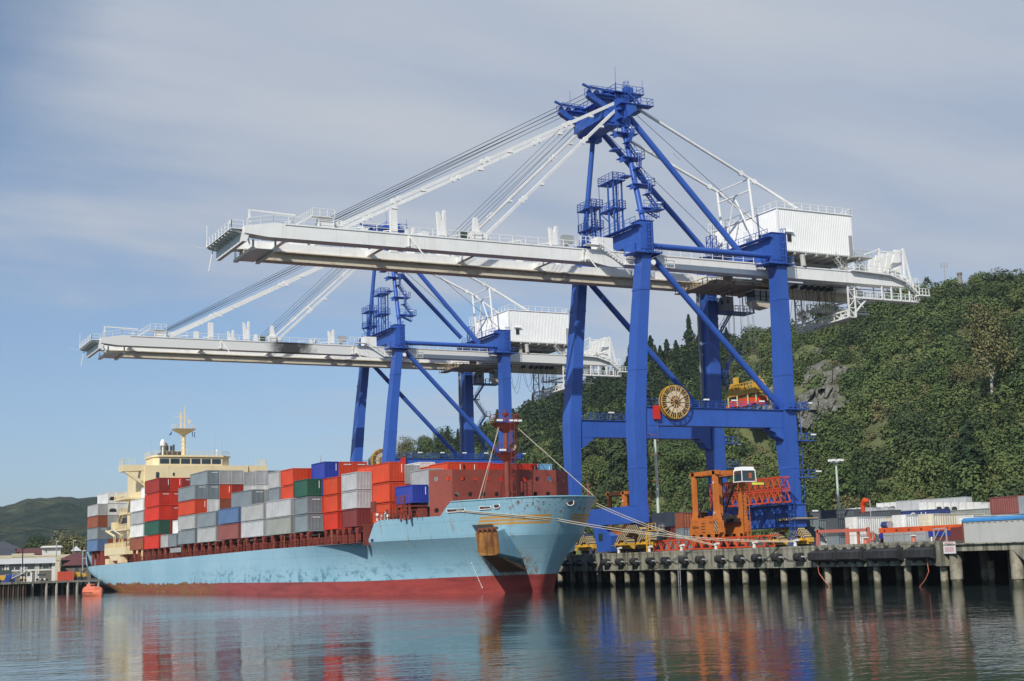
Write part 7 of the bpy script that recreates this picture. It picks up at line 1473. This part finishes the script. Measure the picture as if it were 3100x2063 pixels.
# buildings
BCR = mat('building_cream', (.62, .56, .40), .7, var=.08); BW = mat('building_white', (.66, .65, .60), .7, var=.08); BGR = mat('building_grey_brown', (.16, .145, .12), .8, var=.15); RFW = mat('roof_white', (.6, .6, .58), .6, var=.08); RFD = mat('roof_slate', (.07, .075, .09), .8, var=.15); RFR = mat('roof_maroon', (.13, .05, .05), .8, var=.15); BRK = mat('brick_wall', (.17, .075, .05), .85, var=.25)
def building(name, px0, px1, ytop, D, depth, wall, label, cat='building', roof=None, roofm=None, rh=0, eave=.5, wins=(), zb=TZ, ybot=None, parapet=False, trim=None, wm=None):
    s_ = D/FP; R1, Bk = dirs((px0+px1)/2); O = W_(px0, 1750, D); O.z = zb; wd = (px1-px0)*s_; hor = 1752.6-.0305*((px0+px1)/2); H_ = CH+(hor-ytop)*s_-zb
    if ybot: O.z = CH+(hor-ybot)*s_; H_ = (ybot-ytop)*s_
    o = empty(name, O+R1*wd/2); o.rotation_euler.z = math.atan2(R1.y, R1.x); tag(o, label, cat)
    def part(nm, g, m_, par=o):
        me = bpy.data.meshes.new(nm); me.from_pydata([(x-wd/2, y, z) for x, y, z in g.v], [], g.f); me.materials.append(m_); c = bpy.data.objects.new(nm, me); S.collection.objects.link(c); c.parent = par; FR[c] = Vector((0, 0, 0)); return c
    w = part('wall', G().box((0, 0, 0), (wd, depth, H_)), wall)
    if roof == 'hip':
        e = eave; r_ = min(wd, depth)/2; part('roof', G().add([(-e, -e, H_), (wd+e, -e, H_), (wd+e, depth+e, H_), (-e, depth+e, H_), (r_, depth/2, H_+rh), (wd-r_*(1 if wd > depth else 1), depth/2, H_+rh)], [(0, 1, 5, 4), (1, 2, 5), (2, 3, 4, 5), (3, 0, 4), (3, 2, 1, 0)]), roofm)
    elif roof == 'lean': part('roof', G().add([(-eave, -eave*2, H_-.2), (wd+eave, -eave*2, H_-.2), (wd+eave, depth, H_+rh), (-eave, depth, H_+rh), (-eave, -eave*2, H_-.05), (wd+eave, -eave*2, H_-.05), (wd+eave, depth, H_+rh+.15), (-eave, depth, H_+rh+.15)], [(0, 3, 2, 1), (4, 5, 6, 7), (0, 1, 5, 4), (1, 2, 6, 5), (2, 3, 7, 6), (3, 0, 4, 7)]), roofm)
    if parapet: part('parapet', G().box((-.15, -.2, H_-.5), (wd+.15, -.02, H_-.25)).box((-.1, -.12, H_-.02), (wd+.1, .4, H_+.35)), trim or wall)
    for xa, xb, za, zb_ in wins:
        x0_, x1_ = (xa-px0)*s_, (xb-px0)*s_; z0_, z1_ = CH+(hor-zb_)*s_-O.z, CH+(hor-za)*s_-O.z
        f = part('window', G().box((x0_, -.1, z0_), (x1_, -.01, z1_)), trim or BW); nn_ = max(1, round((x1_-x0_)/1.3)); gg = G()
        for k in range(nn_): ww = (x1_-x0_)/nn_; gg.box((x0_+k*ww+.12, -.14, z0_+.12), (x0_+(k+1)*ww-.12, -.1, z1_-.12))
        part('pane', gg, wm or GLASS, f)
    return o, part, s_
cwp = lambda x: x/4.613
cwy = lambda y: 1480+y/4.613
o, part, s_ = building('wharf_office', -60, 152, cwy(1045), 352, 9, BGR, 'low grey walled waterfront building with white frames and a long pale roof', roof='lean', roofm=RFW, rh=1.1, wins=[(cwp(-60), cwp(15), cwy(1085), cwy(1165)), (cwp(95), cwp(250), cwy(1082), cwy(1162)), (cwp(335), cwp(440), cwy(1070), cwy(1140)), (cwp(540), cwp(640), cwy(1065), cwy(1140))])
g = G()
for x in (50, 85, 265, 300, 460, 475, 490, 682, 705): g.box(((cwp(x)+60)*s_-.18, -.16, 0), ((cwp(x)+60)*s_+.25, -.02, (1765-cwy(1045))*s_))
g.box((0, -.17, 2.6), (212*s_, -.03, 2.95)); part('white_post', g, BW)
building('town_hall', 120, 179, cwy(985), 375, 12, BCR, 'cream two storey building with arched openings and a moulded parapet', parapet=True, wins=[(cwp(705), cwp(735), cwy(1040), cwy(1105)), (cwp(812), cwp(835), cwy(1030), cwy(1100)), (cwp(705), cwp(740), cwy(1175), cwy(1245))], trim=BCR)
building('cream_terrace', -40, 97, cwy(955), 392, 10, BCR, 'long cream building with a stepped parapet behind the pale roof', parapet=True)
building('parapet_block', cwp(160), cwp(448), cwy(930), 388, 3, BCR, 'raised cream parapet block on the long cream building', parapet=True)
building('cream_villa', cwp(455), cwp(1010), cwy(945), 400, 10, BCR, 'cream building with a curved parapet left of the stern', parapet=True)
building('white_upper_house', cwp(580), cwp(830), cwy(820), 415, 10, BW, 'white house rising above the cream parapets', roof='lean', roofm=RFW, rh=.2, parapet=True, wins=[(cwp(620), cwp(645), cwy(850), cwy(895)), (cwp(680), cwp(695), cwy(840), cwy(870))])
building('gable_house', cwp(1005), cwp(1105), cwy(875), 408, 8, BGR, 'grey gabled house with white chimneys beside the stern', roof='hip', roofm=RFW, rh=1.5)
building('maroon_roof_house', cwp(835), cwp(1250), cwy(1000), 385, 10, BGR, 'brown walled house with a maroon roof near the ship stern', roof='hip', roofm=RFR, rh=2.2, eave=.8, wins=[(cwp(1045), cwp(1185), cwy(978), cwy(1015))])
building('maroon_roof_house', cwp(890), cwp(1250), cwy(1075), 368, 8, BGR, 'lower house with maroon roof in front, beside the red container', roof='hip', roofm=RFR, rh=2.4, eave=.7)
building('brick_warehouse', cwp(-200), cwp(240), cwy(850), 430, 12, BRK, 'brick building with a dark slate roof at the left edge', roof='hip', roofm=RFD, rh=2.6)
building('slate_roof_shed', cwp(-200), cwp(160), cwy(955), 410, 8, BRK, 'shed with a dark slate roof at the left edge', roof='lean', roofm=RFD, rh=2.6)
building('red_roof_cottage', cwp(250), cwp(570), cwy(915), 420, 6, BRK, 'cottage with a dull red roof behind the cream parapet', roof='lean', roofm=RFR, rh=1.6)
# things on the wharf
o, part, s_ = building('parked_bus', -22, 42, 1741, 338, 2.6, mat('bus_blue', (.03, .07, .30), .4), 'blue and yellow bus parked on the wharf at the left edge', 'bus')
Hb = (1763-1741)*s_+.8; part('window', G().box((.5, -.06, 1.9), (64*s_-.8, -.01, 2.9)), GLASS); part('yellow_flank', G().prism([(0, .5), (0, 1.7), (38*s_, 1.7), (33*s_, .5)], 'y', -.05, -.01), YEL); [part('wheel', G().disc((x, -.02, .45), (0, 1, 0), .5, .25, 14), RUBBER) for x in (1.3, 4.2)]
o, part, s_ = building('ticket_booth', 80, 96, 1733, 335, 1.3, BW, 'small white booth on the wharf', 'booth', roof='hip', roofm=mat('booth_roof', (.55, .55, .38), .7), rh=.25, eave=.12); part('window', G().box((.12, -.04, 1.3), (.8, -.01, 2.3)), GLASS)
o, part, s_ = building('open_skip', cwp(800), cwp(1020), cwy(1160), 338, 2.4, mat('skip_red', (.50, .075, .04), .6, var=.15), 'orange red skip container on the timber wharf', 'skip')
gs = G(); [gs.box((.3+k*.55, -.08, .1), (.5+k*.55, -.01, 2.2)) for k in range(6)]; part('rib', gs, bpy.data.materials['skip_red'])
o, part, s_ = building('yellow_loader', cwp(1035), cwp(1115), cwy(1170), 340, 1.8, YEL, 'yellow machine beside the orange red skip', 'machine'); [part('wheel', G().disc((x, -.05, .4), (0, 1, 0), .5, .3, 14), RUBBER) for x in (.3, 1.1)]; part('cab', G().box((.2, .2, 2.1), (1.0, 1.4, 2.9)), GLASS)
o, part, s_ = building('yellow_loader', cwp(1125), cwp(1200), cwy(1185), 341, 1.8, YEL, 'second yellow machine half hidden by the stern', 'machine'); [part('wheel', G().disc((x, -.05, .4), (0, 1, 0), .5, .3, 14), RUBBER) for x in (.3, 1.1)]; part('boom', G().beam((.2, .3, 1.8), (1.3, .3, 2.6), .25), DARK)
for px, y0, y1, D, lb in ((68.5, 1662, 1761, 337, 'dark lamp post with an orange foot on the left wharf'), (250.5, 1668, 1745, 345, 'pale green pole beside the ship stern'), (223, 1638, 1690, 395, 'pale flag pole over the cream building'), (171, 1640, 1700, 395, 'thin grey mast over the white house')):
    a, c = W_(px, y1, D), W_(px, y0, D); a.z = TZ; tag(mk('lamp_post', G().tube(a, c, .13, 6).beam(c, c+Vector((.3, .6, .1)), .35), DARK if px < 80 else GREY), lb, 'pole')
# gangway ramp and small clutter
a, c = W_(38, 1752, 336), W_(80, 1732, 336); tag(mk('boarding_ramp', G().beam(a, c, 1.2, .25).rail([a+Vector((0, 0, .1)), c+Vector((0, 0, .1))], 1.0, .05, 1.2), GREY), 'grey boarding ramp sloping up beside the bus', 'ramp')
for px, w, lb, m_ in ((108, 12, 'grey van body among the wharf clutter', GREY), (122, 10, 'pale car parked before the cream building', BW), (58, 10, 'yellow machine part on the wharf', YEL)):
    o, part, s_ = building('parked_car', px, px+w*4.5, 1750, 342, 1.7, m_, lb, 'car', zb=TZ+.3) if False else building('parked_car', px, px+w*2.2, 1752, 344, 1.7, m_, lb, 'car', zb=TZ+.3); part('cabin', G().box((.4, .15, 1.0), (1.4, 1.5, 1.5)), GLASS); [part('wheel', G().disc((x, -.02, .1), (0, 1, 0), .32, .2, 12), RUBBER) for x in (.4, 1.5)]
# town trees
for px, py, D, R_, H_, m_, lb in ((48, 1655, 520, 7, 11, F_DARK, 'dark tree behind the dull red roof, left one'), (112, 1668, 520, 8, 17, F_DARK, 'tall dark tree left of the white upper house'), (85, 1665, 540, 7, 12, F_DARK, 'dark tree between the two roof groups'), (213, 1665, 480, 8, 15, F_OLIVE, 'big brownish tree right of the white upper house'), (20, 1680, 560, 8, 11, F_DARK, 'dark tree at the left edge behind the brick building'), (145, 1665, 600, 9, 14, F_DARK, 'dark tree behind the white upper house'), (255, 1690, 700, 9, 16, F_FAR, 'distant tree just left of the ship stern')):
    q_ = W_(px, 1750, D); q_.z = TZ; solid_tree('x', q_, R_*.8, H_+1, m_, lb, 'trees in the town', trunk_h=.25)
g = []
for k in range(260):
    px = random.uniform(-80, 300); D = random.uniform(560, 1000); q_ = W_(px, 1750, D); v = protos[random.randrange(10)]; r_ = random.uniform(4, 8); g.append(v*r_+np.array([q_.x, q_.y, TZ+(D-560)*.018]))
tag(link('town_shrubbery', quad_mesh('town_shrubbery', np.concatenate(g)), F_FAR, None, (0, 0, 0)), 'dark belt of trees at the foot of the far hill', kind='stuff')
# church spire behind the ship
p = W_(971, 1400, 700); s_ = 700/FP; o = empty('church_spire', (p.x, p.y, p.z-25)); tag(o, 'thin grey church spire above the ship containers', 'spire'); mk('spire', G().tube(p-Vector((0, 0, 4)), p+Vector((0, 0, 24*s_)), 4*s_, 8, .3*s_), GREY, o); mk('tower', G().box((p.x-.8, p.y-.8, 5), (p.x+.8, p.y+.8, p.z-3)), GREY, o)
# lifeboat
q_ = at(282, 1804, Z=0); yaw = rad(20); o = empty('lifeboat', (q_.x, q_.y, 0)); o.rotation_euler.z = yaw; o.scale = (.85, .85, .85); tag(o, 'small orange enclosed lifeboat floating by the ship stern', 'lifeboat')
LB = mat('lifeboat_orange', (.72, .20, .11), .5, var=.08)
def lp(nm, g, m_, par=o, smooth=None):
    me = bpy.data.meshes.new(nm); me.from_pydata(g.v, [], g.f); me.materials.append(m_)
    if smooth: me.polygons.foreach_set('use_smooth', [True]*len(me.polygons)); me.set_sharp_from_angle(angle=rad(smooth))
    c = bpy.data.objects.new(nm, me); S.collection.objects.link(c); c.parent = par; FR[c] = Vector((0, 0, 0)); return c
secs = [(-3.4, .9, 1.0), (-2.6, 1.25, 1.05), (0, 1.4, 1.1), (2.2, 1.2, 1.15), (3.2, .6, 1.3), (3.6, .08, 1.45)]; g = G()
for x, w, z in secs: g.v += [(x, -w*.35, -.4), (x, -w*.9, .25), (x, -w, z*.75), (x, -w*.92, z), (x, w*.92, z), (x, w, z*.75), (x, w*.9, .25), (x, w*.35, -.4)]
for i in range(5):
    for j in range(7): a_ = i*8+j; g.f.append((a_, a_+1, a_+9, a_+8))
g.f += [tuple(range(8)), tuple(range(47, 39, -1))]; lp('hull', g, LB, smooth=35)
lp('canopy', G().loft([(-.3, 0, 1.05, 5.6, 2.2), (-.4, 0, 1.7, 5.0, 1.9), (-.6, 0, 2.1, 4.0, 1.3)]), LB); lp('wheelhouse', G().loft([(-1.2, 0, 2.05, 1.8, 1.3), (-1.2, 0, 2.7, 1.4, 1.0)]), LB); lp('window', G().box((-.36, -.4, 2.2), (-.3, .4, 2.5)).box((.9, -1.0, 1.3), (1.5, -.93, 1.55)).box((-.6, -1.0, 1.3), (0, -.93, 1.55)), GLASS)
lp('rubbing_strake', G().box((-3.2, -1.43, .72), (2, -1.38, .8)), DARK)
# ------------------------------------------------------------------ haze in the air
HZ = bpy.data.materials.new('air_haze'); HZ.use_nodes = True; NT = HZ.node_tree; NT.nodes.clear(); o_ = N('ShaderNodeOutputMaterial'); pv = N('ShaderNodeVolumePrincipled'); NT.links.new(pv.outputs[0], o_.inputs['Volume'])
pv.inputs['Color'].default_value = (.78, .87, 1, 1); pv.inputs['Density'].default_value = .00007; pv.inputs['Anisotropy'].default_value = .2
tag(mk('haze', G().box((-9500, -6500, -6), (2000, 9500, 420)), HZ), 'thin pale haze in the air over the harbour', kind='stuff')
